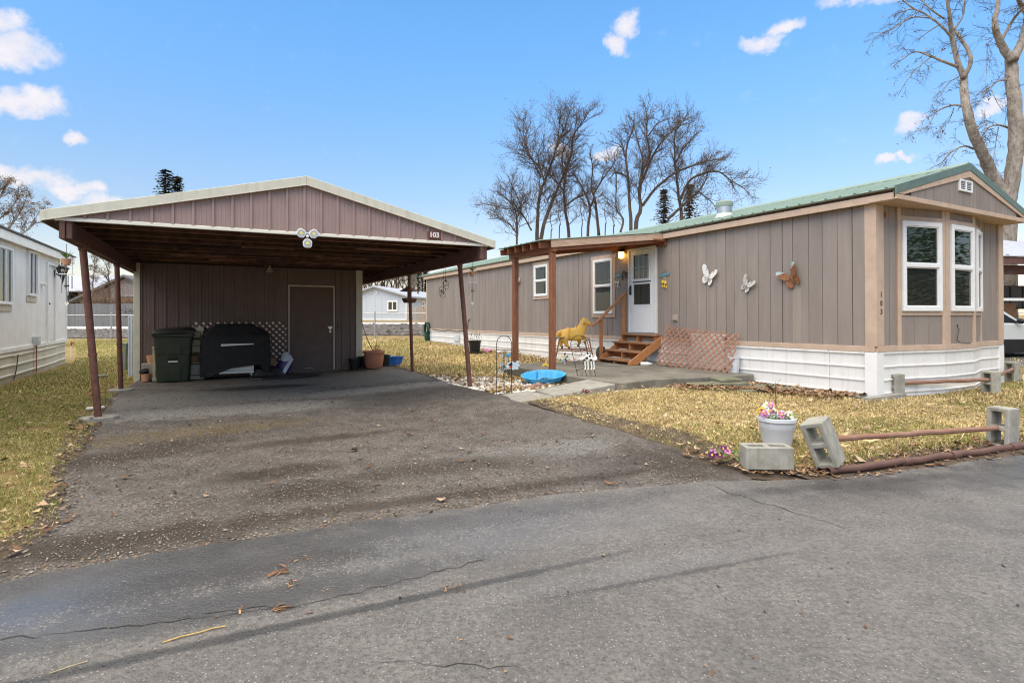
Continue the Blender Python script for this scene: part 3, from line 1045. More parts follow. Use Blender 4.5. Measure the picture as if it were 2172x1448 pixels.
def mesh_np(name, V, loops, starts, totals, tone, m, kind='stuff', smooth=False):
    me = bpy.data.meshes.new(name)
    me.vertices.add(len(V)); me.vertices.foreach_set('co', V.astype(np.float32).ravel())
    me.loops.add(len(loops)); me.loops.foreach_set('vertex_index', loops.astype(np.int32))
    me.polygons.add(len(starts)); me.polygons.foreach_set('loop_start', starts.astype(np.int32))
    me.update(calc_edges=True)
    a = me.attributes.new('tone', 'FLOAT_COLOR', 'POINT')
    a.data.foreach_set('color', np.hstack([tone, np.ones((len(tone), 1))]).astype(np.float32).ravel())
    me.materials.append(m)
    me.validate()
    o = bpy.data.objects.new(name, me)
    COL.objects.link(o)
    o['kind'] = kind
    return o


def blades(name, regions, seed, greenf, holes=()):
    """regions: (polygon, count per square metre, blade length, blade width)"""
    rs = np.random.RandomState(seed)
    XS, YS, LN, WD = [], [], [], []
    for poly, dens, ln, wd in regions:
        p = np.array(poly)
        lo, hi = p.min(0), p.max(0)
        n = int((hi[0] - lo[0]) * (hi[1] - lo[1]) * dens)
        x = lo[0] + rs.rand(n) * (hi[0] - lo[0]); y = lo[1] + rs.rand(n) * (hi[1] - lo[1])
        k = in_poly(x, y, poly)
        for h in holes:
            k &= ~in_poly(x, y, h)
        # ragged, thinning edges and bare scuffs
        thin = noise2(x, y, 2.3, seed + 5) * .6 + noise2(x, y, 7.1, seed + 6) * .4
        k &= thin > .17
        x, y = x[k], y[k]
        XS.append(x); YS.append(y); LN.append(np.full(len(x), ln)); WD.append(np.full(len(x), wd))
    x, y, ln, wd = map(np.concatenate, (XS, YS, LN, WD))
    n = len(x)
    clump = noise2(x, y, 5.2, seed + 1)
    ln = ln * (.45 + .85 * rs.rand(n)) * (.7 + .7 * clump)
    wd = wd * (.6 + .8 * rs.rand(n))
    az = rs.rand(n) * 2 * PI + 2.5 * noise2(x, y, 1.1, seed + 9)
    lean = np.clip(rs.normal(1.25, .26, n), .2, 1.52)
    dx, dy = np.cos(az), np.sin(az)
    sx, sy = -dy, dx
    z0 = gza(x, y) - .03
    V = np.zeros((n, 5, 3))
    h1, r1 = ln * .55 * np.cos(lean * .6), ln * .55 * np.sin(lean * .6)
    h2, r2 = h1 + ln * .45 * np.cos(lean * 1.25), r1 + ln * .45 * np.sin(lean * 1.25)
    for k, (r, h, w) in enumerate(((0, 0, 1), (0, 0, -1), (r1, h1, .8), (r1, h1, -.8), (r2, h2, 0))):
        V[:, k, 0] = x + dx * r + sx * wd * w * .5
        V[:, k, 1] = y + dy * r + sy * wd * w * .5
        V[:, k, 2] = z0 + h
    V[:, 4, 2] = np.maximum(V[:, 4, 2], z0 + .006)
    o5 = np.arange(n) * 5
    loops = np.stack([o5, o5 + 1, o5 + 3, o5 + 2, o5 + 2, o5 + 3, o5 + 4], 1).ravel()
    st = np.stack([np.arange(n) * 7, np.arange(n) * 7 + 4], 1).ravel()
    pal = np.array([(.70, .55, .28), (.60, .46, .215), (.79, .66, .38), (.46, .345, .165), (.34, .25, .13), (.21, .15, .09)])
    grn = np.array([(.215, .235, .055), (.145, .18, .04), (.30, .285, .09)])
    g = rs.rand(n) < greenf(x, y, rs)
    tone = np.where(g[:, None], grn[rs.randint(0, 3, n)], pal[rs.choice(6, n, p=[.26, .22, .14, .15, .13, .10])])
    tone = tone * (.8 + .4 * rs.rand(n))[:, None] * (.62 + .42 * noise2(x, y, .8, seed + 31) + .30 * noise2(x, y, 3.3, seed + 32))[:, None]
    tone = np.repeat(tone, 5, 0)
    return mesh_np(name, V.reshape(-1, 3), loops, st, None, tone, M['grass'])


hl = lambda x, s: to_w(x, s, HO, HA)
slab_w = [hl(-3.15, 2.3), hl(-.03, 2.1), hl(-.03, 6.15), hl(-3.2, 6.15)]
path_w = [hl(-5.15, 2.28), hl(-3.1, 2.28), hl(-3.1, 3.08), hl(-5.15, 3.0)]
rocks_w = [(-1.75, 11.75), (-.8, 11.45), (.15, 11.15), hl(-3.18, 5.2), hl(-3.18, 3.1), hl(-5.0, 3.1), (-.42, 9.2), (-1.02, 10.2)]
lawn_r_near = [(1.62, 5.55), (1.36, 5.95), (1.0, 6.6), (.55, 7.5), (.25, 8.1), hl(-4.6, 2.26), hl(-3.1, 2.2), hl(-1.9, 2.0), (4.2, 8.5), (5.4, 8.2), (8.2, 8.2), (8.2, 6.6), (4.76, 5.42), (3.5, 5.10), (2.75, 4.86), (2.3, 5.0), (1.85, 5.2)]
lawn_r_far = [hl(-2.0, 2.0), hl(-.6, 1.75), hl(-.25, -.2), hl(4.6, -.2), (13, 12), (16, 9.6), (8.2, 6.7), (8.2, 8.2), (5.4, 8.2), (4.2, 8.5)]
yard = [(-.75, 11.6), (-1.78, 11.95), (-2.3, 13.0), (-3.3, 14.8), (-6.5, 20), (-10.5, 27.3), hl(0, 21), hl(0, 19), hl(-.03, 6.3), hl(-3.25, 6.3), (.1, 11.4)]
lawn_l_near = [(-2.72, 2.72), (-2.84, 3.2), (-2.98, 3.7), (-3.3, 4.2), (-3.9, 4.95), (-4.62, 6.1), (-5.2, 7.0), (-5.8, 8.0), (-6.6, 9.3), (-8.6, 8.9), (-7.2, 6.0), (-5.9, 3.6), (-4.5, 2.2)]
lawn_l_far = [(-6.6, 9.3), (-7.3, 10.6), (-7.95, 11.9), (-10.2, 16.2), (-13.5, 22), (-16, 27.5), (-26, 27.5), (-17, 22), (-12.5, 16.1), (-8.55, 8.5)]
back_r = [hl(4.6, -.2), hl(4.6, 10), (22, 24), (22, 13), (16, 9.6), (13, 12)]


def green_right(x, y, rs):
    return .12 + .42 * ss(.55, .75, noise2(x, y, .9, 21)) + .38 * ss(5.9, 4.8, y) + .22 * ss(.55, .8, noise2(x, y, 2.5, 22))


def green_left(x, y, rs):
    t, d = to_l(x, y, NO, NA)
    far = ss(.5, 2.2, -t * 0 + (x - (-8.2 - (y - 8) * .52)))      # dries out towards the driveway
    return np.clip(.82 + .62 * noise2(x, y, .55, 23) * (1 - .75 * ss(0, 2.6, to_l(x, y, NO, NA)[0] - .2)) - .25 * ss(12, 16, y) - .12, .05, .9)


def green_yard(x, y, rs):
    return .10 + .45 * ss(.45, .75, noise2(x, y, .45, 25))


blades('dry_grass', [(lawn_r_near, 5600, .044, .0036), (lawn_r_far, 1500, .066, .0065), (back_r, 250, .10, .014)], 101, green_right, (slab_w, path_w))
blades('patchy_grass', [(lawn_l_near, 5600, .040, .0035), (lawn_l_far, 800, .062, .0085)], 202, green_left)
blades('yard_grass', [(yard, 420, .085, .012)], 303, green_yard, (slab_w, rocks_w))


def chips(name, poly, count, size, pal, seed, m, flat=.6, off=0.0, extra=None, curl=False, weight=None):
    rs = np.random.RandomState(seed)
    p = np.array(poly); lo, hi = p.min(0), p.max(0)
    x = lo[0] + rs.rand(count * 6) * (hi[0] - lo[0]); y = lo[1] + rs.rand(count * 6) * (hi[1] - lo[1])
    k = in_poly(x, y, poly)
    if weight is not None:
        k &= rs.rand(len(x)) < weight(x, y)
    x, y = x[k][:count], y[k][:count]
    if extra is not None:
        x = np.concatenate([x, extra[:, 0]]); y = np.concatenate([y, extra[:, 1]])
    n = len(x)
    s = size * np.exp(rs.normal(0, .38, n))
    z = gza(x, y) + off
    az = rs.rand(n) * 2 * PI
    pal = np.array(pal)
    tone = pal[rs.randint(0, len(pal), n)] * (.75 + .5 * rs.rand(n))[:, None]
    if not curl:        # little stones: squashed octahedra with uneven corners
        base = np.array([(1, 0, 0), (0, 1, 0), (-1, 0, 0), (0, -1, 0), (.15, .1, 1), (0, 0, -.6)])
        T = [(0, 1, 4), (1, 2, 4), (2, 3, 4), (3, 0, 4)]
        V = base[None] * (.7 + .6 * rs.rand(n, 6, 3))
        V[:, :, 2] *= flat
    else:               # curled leaves: a bent strip of two quads
        base = np.array([(-1, -.12, .25), (-1, .12, .25), (0, -.52, 0), (0, .52, .1), (1, -.08, .45), (1, .08, .5)])
        T = [(0, 2, 3, 1), (2, 4, 5, 3)]
        V = base[None] * (.6 + .7 * rs.rand(n, 6, 3))
        V[:, :, 2] += .08
    c, sn = np.cos(az)[:, None], np.sin(az)[:, None]
    X = (V[:, :, 0] * c - V[:, :, 1] * sn) * s[:, None] + x[:, None]
    Y = (V[:, :, 0] * sn + V[:, :, 1] * c) * s[:, None] + y[:, None]
    Z = V[:, :, 2] * s[:, None] + z[:, None]
    V = np.stack([X, Y, Z], 2).reshape(-1, 3)
    o6 = np.arange(n) * 6
    k = len(T[0])
    loops = np.stack([o6 + i for t in T for i in t], 1).ravel()
    st = np.arange(n * len(T)) * k
    return mesh_np(name, V, loops, st, None, np.repeat(tone, 6, 0), m)


grav = [(.20, .17, .145), (.14, .118, .10), (.26, .225, .19), (.10, .085, .073), (.32, .285, .245), (.17, .145, .122)]
chips('gravel', [(-2.75, 2.95), (-2.9, 3.6), (-3.7, 4.9), (-4.9, 6.8), (-1.2, 9.3), (.4, 7.6), (1.6, 5.2), (1.9, 4.65), (.8, 4.35), (-.9, 3.73), (-2.1, 3.1)], 30000, .0038, grav, 7, M['pebble'],
      weight=lambda x, y: ss(.25, .62, noise2(x, y, 1.3, 91)) * .9 + .1)
chips('road_grit', [(-2.6, 2.5), (-1.5, 3.3), (0, 4.0), (1.7, 4.5), (5, 5.2), (4, 3.2), (1.5, 2.3), (-1.9, 2.1)], 1300, .0045, grav, 8, M['pebble'])
rockpal = [(.74, .71, .65), (.66, .62, .54), (.80, .78, .74), (.55, .48, .38), (.70, .66, .60)]
chips('white_rocks', rocks_w, 5200, .024, rockpal, 9, M['pebble'], off=-.004, weight=lambda x, y: ss(.30, .55, noise2(x, y, 1.9, 77)) * .95 + .05)
chips('rock_bed_straw', rocks_w, 900, .035, [(.45, .31, .14), (.30, .19, .09), (.20, .12, .06)], 10, M['litter'], curl=True, off=.012)
leafpal = [(.20, .105, .055), (.28, .16, .085), (.36, .24, .15), (.14, .075, .045), (.42, .31, .21)]
skirt_strip = [hl(-.03, 2.1), hl(-.03, .1), hl(-.85, .3), hl(-1.2, 1.4), hl(-2.3, 1.75), hl(-2.1, 2.25)]
chips('fallen_leaves', skirt_strip, 1500, .038, leafpal, 12, M['litter'], curl=True, off=.012)
kerb_strip = [(2.3, 4.85), (2.7, 4.75), (3.6, 5.02), (5.3, 5.6), (8, 6.6), (8, 7.1), (5.2, 5.95), (3.4, 5.4), (2.4, 5.3)]
chips('kerb_leaves', kerb_strip, 500, .024, leafpal, 13, M['litter'], curl=True, off=.02)
chips('lawn_leaves', lawn_r_near, 420, .026, leafpal, 14, M['litter'], curl=True, off=.035)
chips('grass_leaves', lawn_l_near, 160, .034, leafpal, 15, M['litter'], curl=True, off=.03)
yard_strip = [hl(-.05, 6.2), hl(-.05, 13), hl(-.6, 13), hl(-1.0, 9), hl(-3.2, 6.8), hl(-3.2, 6.2)]
chips('yard_leaves', yard_strip, 900, .032, leafpal, 16, M['litter'], curl=True, off=.03)
chips('driveway_chips', [(-2.7, 2.95), (-3.6, 4.8), (-5, 7.2), (-1, 9.4), (1.6, 5.2), (1.9, 4.65), (0, 4.05)], 130, .022, leafpal, 17, M['litter'], curl=True, off=.004)
chips('edge_leaves', [(1.6, 5.25), (2.0, 4.75), (2.7, 4.66), (2.75, 4.85), (2.2, 5.15), (1.7, 5.5)], 260, .024, leafpal, 18, M['litter'], curl=True, off=.012)
chips('edge_crumbs', ragged([(-2.6, 2.78), (-.9, 3.70), (0, 4.05), (1.6, 4.50), (1.6, 4.62), (0, 4.20), (-.9, 3.86), (-2.7, 2.95)], .3, .05, 2), 1500, .006, [(.10, .07, .05), (.22, .14, .08), (.30, .25, .2)], 19, M['pebble'])

# patio slab and path
pb = MB()
ring = [(-3.15, 2.45), (-2.95, 2.30), (-2.2, 2.42), (-1.6, 2.30), (-.9, 2.16), (-.05, 2.10), (-.05, 6.15), (-3.2, 6.15)]
pb.prism(ring, (0, 0, .02), (1, 0, 0), (0, 1, 0), (0, 0, .235))
slab = pb.obj('patio', M['patio'], bevel=.02)
slab.location = (HO[0], HO[1], 0); slab.rotation_euler = (0, 0, HA); tag(slab, kind='structure')
path = thing('path', None, None, (HO[0], HO[1], 0), HA)
path['kind'] = 'structure'
for (xa, xb, za, zb) in ((-5.10, -4.36, .085, .125), (-4.345, -3.16, .128, .235)):
    q = MB()
    y0, y1 = 2.32, 3.05
    ya = 2.26 if xa < -5 else y0
    q.add([(xa - .0, ya, -.05), (xb, y0, -.05), (xb, y1, -.05), (xa + .12, y1, -.05), (xa, ya, za), (xb, y0, zb), (xb, y1, zb), (xa + .12, y1, za)],
          [(0, 3, 2, 1), (4, 5, 6, 7), (0, 1, 5, 4), (1, 2, 6, 5), (2, 3, 7, 6), (3, 0, 4, 7)])
    q.obj('path_slab', M['concrete'], path, bevel=.012)

left_edge = [(-2.55, 2.72), (-2.72, 3.2), (-2.9, 3.75), (-3.2, 4.2), (-3.8, 4.95), (-4.55, 6.1), (-5.1, 7.0), (-6.3, 9.0), (-6.6, 8.9), (-5.5, 7.0), (-4.85, 6.05), (-4.1, 4.95), (-3.5, 4.2), (-3.15, 3.6), (-2.98, 3.1), (-2.8, 2.6)]
chips('left_edge_leaves', left_edge, 330, .022, leafpal + [(.08, .06, .045)], 61, M['litter'], curl=True, off=.004)
chips('left_edge_crumbs', left_edge, 2600, .008, [(.09, .065, .05), (.16, .12, .09), (.22, .19, .16)], 62, M['pebble'])

chips('bank_gravel', [(-32, 28.4), (0, 28.4), (0, 34.6), (-32, 34.6)], 9000, .055, [(.08, .068, .06), (.12, .105, .09), (.04, .034, .03), (.20, .18, .155)], 63, M['pebble'])
chips('lawn_thatch', lawn_r_near, 2600, .022, [(.30, .21, .11), (.42, .31, .17), (.20, .13, .075), (.52, .40, .22)], 64, M['litter'], curl=True, off=.012)
chips('grass_thatch', lawn_l_near, 1600, .020, [(.30, .21, .11), (.42, .31, .17), (.18, .13, .075), (.20, .19, .07)], 65, M['litter'], curl=True, off=.010)
chips('driveway_crumbs', [(-3.3, 4.0), (-5, 7.2), (-7.3, 10.9), (-3.9, 13.6), (-1.2, 10.4), (1.3, 5.7), (1.8, 4.6), (0, 4.1)], 9000, .0058, [(.035, .03, .027), (.06, .05, .043), (.16, .135, .115), (.09, .075, .063)], 66, M['pebble'], weight=lambda x, y: ss(.3, .7, noise2(x, y, 1.0, 97)) + .12)

kerb_soil = [(2.45, 4.62), (2.75, 4.60), (3.56, 4.90), (4.76, 5.22), (7.0, 6.02), (12, 7.78), (12, 8.3), (7.0, 6.45), (4.7, 5.65), (3.5, 5.3), (2.7, 4.98), (2.3, 4.9)]
sheet('bare_soil', ragged(kerb_soil, .16, .05, 31), .002, M['bare'], .6)
chips('kerb_litter', kerb_soil, 1500, .022, leafpal + [(.10, .07, .05)], 67, M['litter'], curl=True, off=.008)
blades('kerb_grass', [([(2.75, 4.95), (3.5, 5.12), (4.7, 5.55), (8, 6.75), (8, 7.1), (4.7, 5.9), (3.4, 5.5), (2.7, 5.2)], 1500, .11, .0055)], 404, lambda x, y, rs: .55 + 0 * x)

chips('road_litter', [(-2.5, 2.4), (-1.5, 3.3), (0, 4.0), (1.7, 4.48), (5, 5.2), (4, 3.2), (1.5, 2.1), (-1.9, 2.05)], 110, .008, [(.05, .035, .025), (.16, .09, .05), (.03, .025, .022), (.30, .22, .13)], 68, M['litter'], curl=True, off=.006)
chips('drive_twigs', [(-3, 3.9), (-5, 7.4), (-1, 9.6), (1.4, 5.6), (1.8, 4.7), (0, 4.1), (-2, 3.2)], 220, .016, [(.06, .04, .028), (.11, .075, .05), (.035, .028, .022)], 69, M['litter'], curl=True, off=.003)

# ================================================================ the brown mobile home
TILT = 0.0068


def stripe_mat(name, c1, c2, scale):
    m = bpy.data.materials.new(name)
    m.use_nodes = True
    N, L = m.node_tree.nodes, m.node_tree.links
    b = N['Principled BSDF']
    g = N.new('ShaderNodeNewGeometry')
    sp = N.new('ShaderNodeSeparateXYZ'); L.new(g.outputs['Position'], sp.inputs[0])
    ml = N.new('ShaderNodeMath'); ml.operation = 'MULTIPLY'; ml.inputs[1].default_value = scale
    L.new(sp.outputs['Z'], ml.inputs[0])
    fr = N.new('ShaderNodeMath'); fr.operation = 'FRACT'; L.new(ml.outputs[0], fr.inputs[0])
    mr = N.new('ShaderNodeMapRange'); mr.interpolation_type = 'SMOOTHSTEP'
    mr.inputs['From Min'].default_value = .55; mr.inputs['From Max'].default_value = .95
    L.new(fr.outputs[0], mr.inputs['Value'])
    mx = N.new('ShaderNodeMix'); mx.data_type = 'RGBA'
    L.new(mr.outputs[0], mx.inputs['Factor'])
    mx.inputs['A'].default_value = (*c1, 1); mx.inputs['B'].default_value = (*c2, 1)
    L.new(mx.outputs['Result'], b.inputs['Base Color'])
    b.inputs['Roughness'].default_value = .6
    return m


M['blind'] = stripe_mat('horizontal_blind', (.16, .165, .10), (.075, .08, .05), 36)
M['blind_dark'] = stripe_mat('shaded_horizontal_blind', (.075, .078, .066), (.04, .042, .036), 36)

house = thing('mobile_home', 'long taupe mobile home with tan trim, green metal roof and white skirting', 'mobile home', (HO[0], HO[1], 0), rot=(-TILT, 0, HA))
HL, HW = 19.05, 4.32
SIDE_T = 3.07


def frame_map(O, X, n):
    O, X, n = Vector(O), Vector(X).normalized(), Vector(n).normalized()
    return lambda x, z, d: O + X * x + Vector((0, 0, z)) + n * d


def boxf(mb, fr, x0, x1, z0, z1, d0, d1):
    c = [fr(x, z, d) for d in (d0, d1) for x, z in ((x0, z0), (x1, z0), (x1, z1), (x0, z1))]
    return mb.add(c, [(0, 3, 2, 1), (4, 5, 6, 7), (0, 1, 5, 4), (1, 2, 6, 5), (2, 3, 7, 6), (3, 0, 4, 7)])


def window(root, fr, x0, x1, z0, z1, zs, fw=.05, blind='blind', low='screen', d=0.0, mt='white', gl='glass', vertical=False, lowblind=None):
    """a sash window standing proud of the wall: frame > panes, blind"""
    m = MB()
    if vertical:
        xs = [x0, x0 + fw, zs - fw * .35, zs + fw * .35, x1 - fw, x1]; ys = [z0, z0 + fw, z1 - fw, z1]
        sol = lambda i, j: not (i in (1, 3) and j == 1)
        panes = [(xs[1], xs[2], ys[1], ys[2]), (xs[3], xs[4], ys[1], ys[2])]
    else:
        xs = [x0, x0 + fw, x1 - fw, x1]; ys = [z0, z0 + fw, zs - fw * .4, zs + fw * .4, z1 - fw, z1]
        sol = lambda i, j: not (i == 1 and j in (1, 3))
        panes = [(xs[1], xs[2], ys[3], ys[4]), (xs[1], xs[2], ys[1], ys[2])]
    m.cells(xs, ys, sol, d - .02, d + .045, fr)
    w = m.obj('window', M[mt], root, bevel=.004)
    # a thinner inner sash bead
    for q, (a, b_, c, e) in enumerate(panes):
        bd = MB()
        t = .016
        bd.cells([a, a + t, b_ - t, b_], [c, c + t, e - t, e], lambda i, j: not (i == 1 and j == 1), d - .015, d + (.030 if q == 0 else .022), fr)
        bd.obj('sash', M[mt], w)
        g = MB()
        g.add([fr(a + t, c + t, d + .014), fr(b_ - t, c + t, d + .014), fr(b_ - t, e - t, d + .014), fr(a + t, e - t, d + .014)], [(0, 1, 2, 3)])
        g.obj('pane', M[gl if q == 0 or gl != 'glass_dark' else 'glass_screen'], w)
        mm = blind if q == 0 else (lowblind or low)
        h = MB()
        h.add([fr(a, c, d - .006), fr(b_, c, d - .006), fr(b_, e, d - .006), fr(a, e, d - .006)], [(0, 1, 2, 3)])
        h.obj('blind' if 'blind' in mm else 'screen', M[mm], w)
    return w


# --- side wall of grooved siding boards
sw = MB()
sw.box(.010, .09, .02, HL - .02, .80, 3.06)
side_wall = sw.obj('side_wall', M['siding_back'], house)
unit = MB().box(-.5, .5, 0, 1, 0, 1).mesh('siding_board', M['siding'])
pat = [.195, .23, .245, .235, .285]
s = .14
i = 0
while s < HL - .06:
    w = min(pat[i % 5] * 1.02, HL - .06 - s)
    jt = .008 if i % 5 else .014          # a wider joint where two sheets meet, each sheet a little out of line
    inst(unit, 'siding_board', side_wall, (-.0012 * ((i // 5) * 7 % 4), s + .004, .80), (0, 0, 0), (.020, w - jt, 2.26))
    s += w; i += 1
for s_, w, z1 in ((1.31, .23, 1.80), (2.20, .13, 1.72), (3.10, .075, 1.92)):      # pale run-off streaks below the butterflies
    q = MB(); q.box(-.0125, -.0105, s_ - w / 2, s_ + w / 2, .866, z1); q.obj('faded_streak', M['faded'], side_wall)
# --- trims on the side
tb = MB()
tb.box(-.032, .010, .0, HL, .775, .862)
tb.obj('belly_band', M['trim'], house, bevel=.004)
fb = MB()
fb.box(-.125, -.095, -.33, HL + .1, 3.035, 3.205)
fb.obj('fascia_board', M['trim'], house, bevel=.004)
sf = MB()
sf.box(-.095, .02, .0, HL + .08, 3.062, 3.08)
sf.obj('soffit', M['trim'], house)
ct = MB()
ct.box(-.030, .010, -.032, .14, .862, 3.055)
ct.box(.0105, .19, -.032, .010, .862, 3.045)
ct.obj('corner_trim', M['trim'], house, bevel=.004)
ct = MB()
ct.box(-.030, .010, HL - .07, HL + .02, .862, 3.055)
ct.obj('corner_trim', M['trim'], house, bevel=.004)
ct = MB()
ct.box(4.16, HW, -.030, .010, .862, 3.045)
ct.box(HW - .0, HW + .03, -.030, .12, .862, 3.05)
ct.obj('corner_trim', M['trim'], house, bevel=.004)

# --- skirting, ribbed panels
def skirt_profile():
    P = []
    for zc in (.13, .335, .54):
        P += [(0.0, zc - .022), (.018, zc - .010), (.020, zc + .006), (0.0, zc + .012)]
    return [(0, -.12)] + P + [(0, .735), (.026, .742), (.026, .775), (-.01, .775), (-.01, -.12)]


def skirt_panel(p0, p1, parent, nrm, m='skirt', lift=0.0):
    p0, p1, n = Vector((*p0, 0)), Vector((*p1, 0)), Vector((*nrm, 0)).normalized()
    b = MB()
    b.prism([(h + lift, z) for h, z in skirt_profile()], p0, n, (0, 0, 1), p1 - p0)
    return b.obj('skirt_panel', M[m], parent)


sk0 = MB().box(.012, .05, .03, HL, -.1, .77)
skirting = sk0.obj('skirting', M['skirt'], house)
cuts = [.15, .72, 2.9, 5.1, 7.6, 10.0, 12.4, 14.8, 17.0, HL]
for a, b in zip(cuts[:-1], cuts[1:]):
    skirt_panel((.0, a + .003), (.0, b - .003), skirting, (-1, 0), lift=.001 * ((int(a * 10)) % 4))
wp = MB()
wp.box(-.03, .0, -.03, .15, -.1, .772); wp.box(.0, .17, -.03, .0, -.1, .772)
wp.obj('corner_post', M['white'], skirting, bevel=.004)
wp = MB()
wp.box(4.16, HW + .03, -.03, .005, -.1, .772)
wp.obj('corner_post', M['white'], skirting, bevel=.004)

# --- end wall with its three-sided bay
ew = MB()
ew.box(.10, HW, .012, .09, .80, 3.06)
end_wall = ew.obj('end_wall', M['siding_back'], house)
for a, b in ((.195, .395), (.40, .60)):
    inst(unit, 'siding_board', end_wall, ((a + b) / 2, 0, .80), (0, 0, 0), (b - a - .008, .012, 2.26))
for a, b in ((3.45, 3.66), (3.66, 3.90), (3.90, 4.14)):
    inst(unit, 'siding_board', end_wall, ((a + b) / 2, 0, .80), (0, 0, 0), (b - a - .008, .012, 2.26))
bayp = [(.60, 0), (1.64, -.207), (2.66, -.207), (3.45, 0)]
bb = MB()
bb.prism([(.60, .012), (.62, .008), (1.64, -.187), (2.66, -.187), (3.43, .008), (3.45, .012)], (0, 0, .80), (1, 0, 0), (0, 1, 0), (0, 0, 2.26))
bay = bb.obj('bay', M['siding_back'], house)


def fmap(a, b):
    A, B = Vector((*a, 0)), Vector((*b, 0))
    d = (B - A).normalized()
    return frame_map(A, d, Vector((d.y, -d.x, 0))), (B - A).length


fL, lL = fmap(bayp[0], bayp[1])
fF, lF = fmap(bayp[1], bayp[2])
fR, lR = fmap(bayp[2], bayp[3])
for fr, ln, x0, x1, panels in ((fL, lL, .075, lL - .07, 3), (fF, lF, .145, lF - .06, 3), (fR, lR, .07, lR - .07, 2)):
    for (z0, z1) in ((.862, 1.335), (2.915, 3.05)):
        w = (x1 - x0) / panels
        for k in range(panels):
            q = MB()
            boxf(q, fr, x0 + k * w + .003, x0 + (k + 1) * w - .003, z0, z1, -.012, .004)
            q.obj('siding_board', M['siding'], bay)
    for nm, (a, b, z0, z1) in (('bay_trim', (x0, x1, 1.335, 1.402)), ('bay_trim', (x0, x1, 2.838, 2.915)),
                               ('bay_trim', (0.004, x0, .862, 3.05)), ('bay_trim', (x1, ln - .004, .862, 3.05))):
        q = MB()
        boxf(q, fr, a, b, z0, z1, -.015, .028 if z1 - z0 > 1 else .024)
        q.obj(nm, M['trim'], bay, bevel=.003)
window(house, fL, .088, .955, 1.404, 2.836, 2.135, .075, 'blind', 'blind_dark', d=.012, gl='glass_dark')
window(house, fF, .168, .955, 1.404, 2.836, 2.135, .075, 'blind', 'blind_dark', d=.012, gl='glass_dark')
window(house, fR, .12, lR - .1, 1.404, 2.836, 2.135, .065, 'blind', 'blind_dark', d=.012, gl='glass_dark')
# band and skirting follow the bay
line = [(.0, -.0), bayp[0], bayp[1], bayp[2], bayp[3], (HW, 0)]
for k in range(5):
    a, b = Vector((*line[k], 0)), Vector((*line[k + 1], 0))
    fr, ln = fmap(line[k], line[k + 1])
    q = MB(); boxf(q, fr, 0.0015, ln - .0015, .775, .862, -.02, .034)
    q.obj('belly_band', M['trim'], house, bevel=.003)
    n = Vector(((b - a).normalized().y, -(b - a).normalized().x))
    if k == 0:
        skirt_panel((.172, 0), line[1], skirting, n)
    elif k == 4:
        skirt_panel(line[4], (4.158, 0), skirting, n)
    else:
        skirt_panel(line[k], line[k + 1], skirting, n)
q = MB(); q.box(-.45, .55, -.16, -.032, .02, .125); q.obj('skirt_footing', M['concrete'], house)

# --- roof: two slopes of ribbed panels, front gable
EX, EZ, RX, RZ = -.165, 3.205, 2.12, 3.815
slope = math.atan2(RZ - EZ, RX - EX)
Ls = math.hypot(RZ - EZ, RX - EX)
prof = [(0, 0)]
pw = .914
for k in range(4):
    y = pw * k / 4
    prof += [(y + .085, 0), (y + .10, .022), (y + .128, .022), (y + .143, 0)]
prof += [(pw, 0), (pw, -.012), (0, -.012)]
rp = MB().prism(prof, (0, 0, 0), (0, 1, 0), (0, 0, 1), (Ls, 0, 0)).mesh('roof_panel', M['green_roof'])
core = MB()
core.prism([(EX + .04, EZ - .02), (RX, RZ - .04), (RX * 2 - EX - .04, EZ - .02), (RX * 2 - EX - .04, EZ - .06), (EX + .04, EZ - .06)], (0, -.33, 0), (1, 0, 0), (0, 0, 1), (0, HL + .42, 0))
roof = core.obj('roof', M['trim'], house)
y = -.365
while y < HL + .1:
    inst(rp, 'roof_panel', roof, (EX, y, EZ + .002), (0, -slope, 0))
    inst(rp, 'roof_panel', roof, (RX * 2 - EX, y + pw, EZ + .002), (0, -slope, PI))
    y += pw
rc = MB()
rc.prism([(-.16, -.035), (0, .035), (.16, -.035), (.16, -.02), (0, .055), (-.16, -.02)], (RX, -.37, RZ + .005), (1, 0, 0), (0, 0, 1), (0, HL + .5, 0))
rc.obj('ridge_cap', M['green_roof'], roof)
YG = -.365
for sx in (1, -1):
    X = lambda v: v if sx == 1 else 2 * RX - v
    q = MB()     # green metal rake
    q.prism([(X(EX - .01), EZ - .10), (X(RX - .0005 * sx), RZ - .085), (X(RX - .0005 * sx), RZ + .045), (X(EX - .01), EZ + .03)], (0, YG - .03, 0), (1, 0, 0), (0, 0, 1), (0, .028, 0))
    q.obj('rake_trim', M['green_trim'], roof, bevel=.006)
    q = MB()     # tan rake board under it
    q.prism([(X(EX + .22), EZ - .085), (X(RX - .0005 * sx), RZ - .195), (X(RX - .0005 * sx), RZ - .087), (X(EX + .02), EZ - .088)], (0, YG - .022, 0), (1, 0, 0), (0, 0, 1), (0, .022, 0))
    q.obj('rake_board', M['trim'], roof, bevel=.003)
q = MB(); q.box(EX + .02, 2 * RX - EX - .02, YG - .020, YG + .005, 3.040, 3.112); q.obj('gable_trim', M['trim'], house, bevel=.003)
q = MB(); q.box(EX + .03, 2 * RX - EX - .03, YG + .006, .012, 3.046, 3.066); q.obj('soffit', M['trim'], house)
q = MB(); q.prism([(.12, 3.112), (2 * RX - .12, 3.112), (RX, RZ - .16)], (0, YG + .012, 0), (1, 0, 0), (0, 0, 1), (0, .03, 0))
gable = q.obj('gable', M['siding_back'], house)
xg = .30
k = 0
top_at = lambda x: RZ - .14 - abs(x - RX) * (RZ - EZ) / (RX - EX)
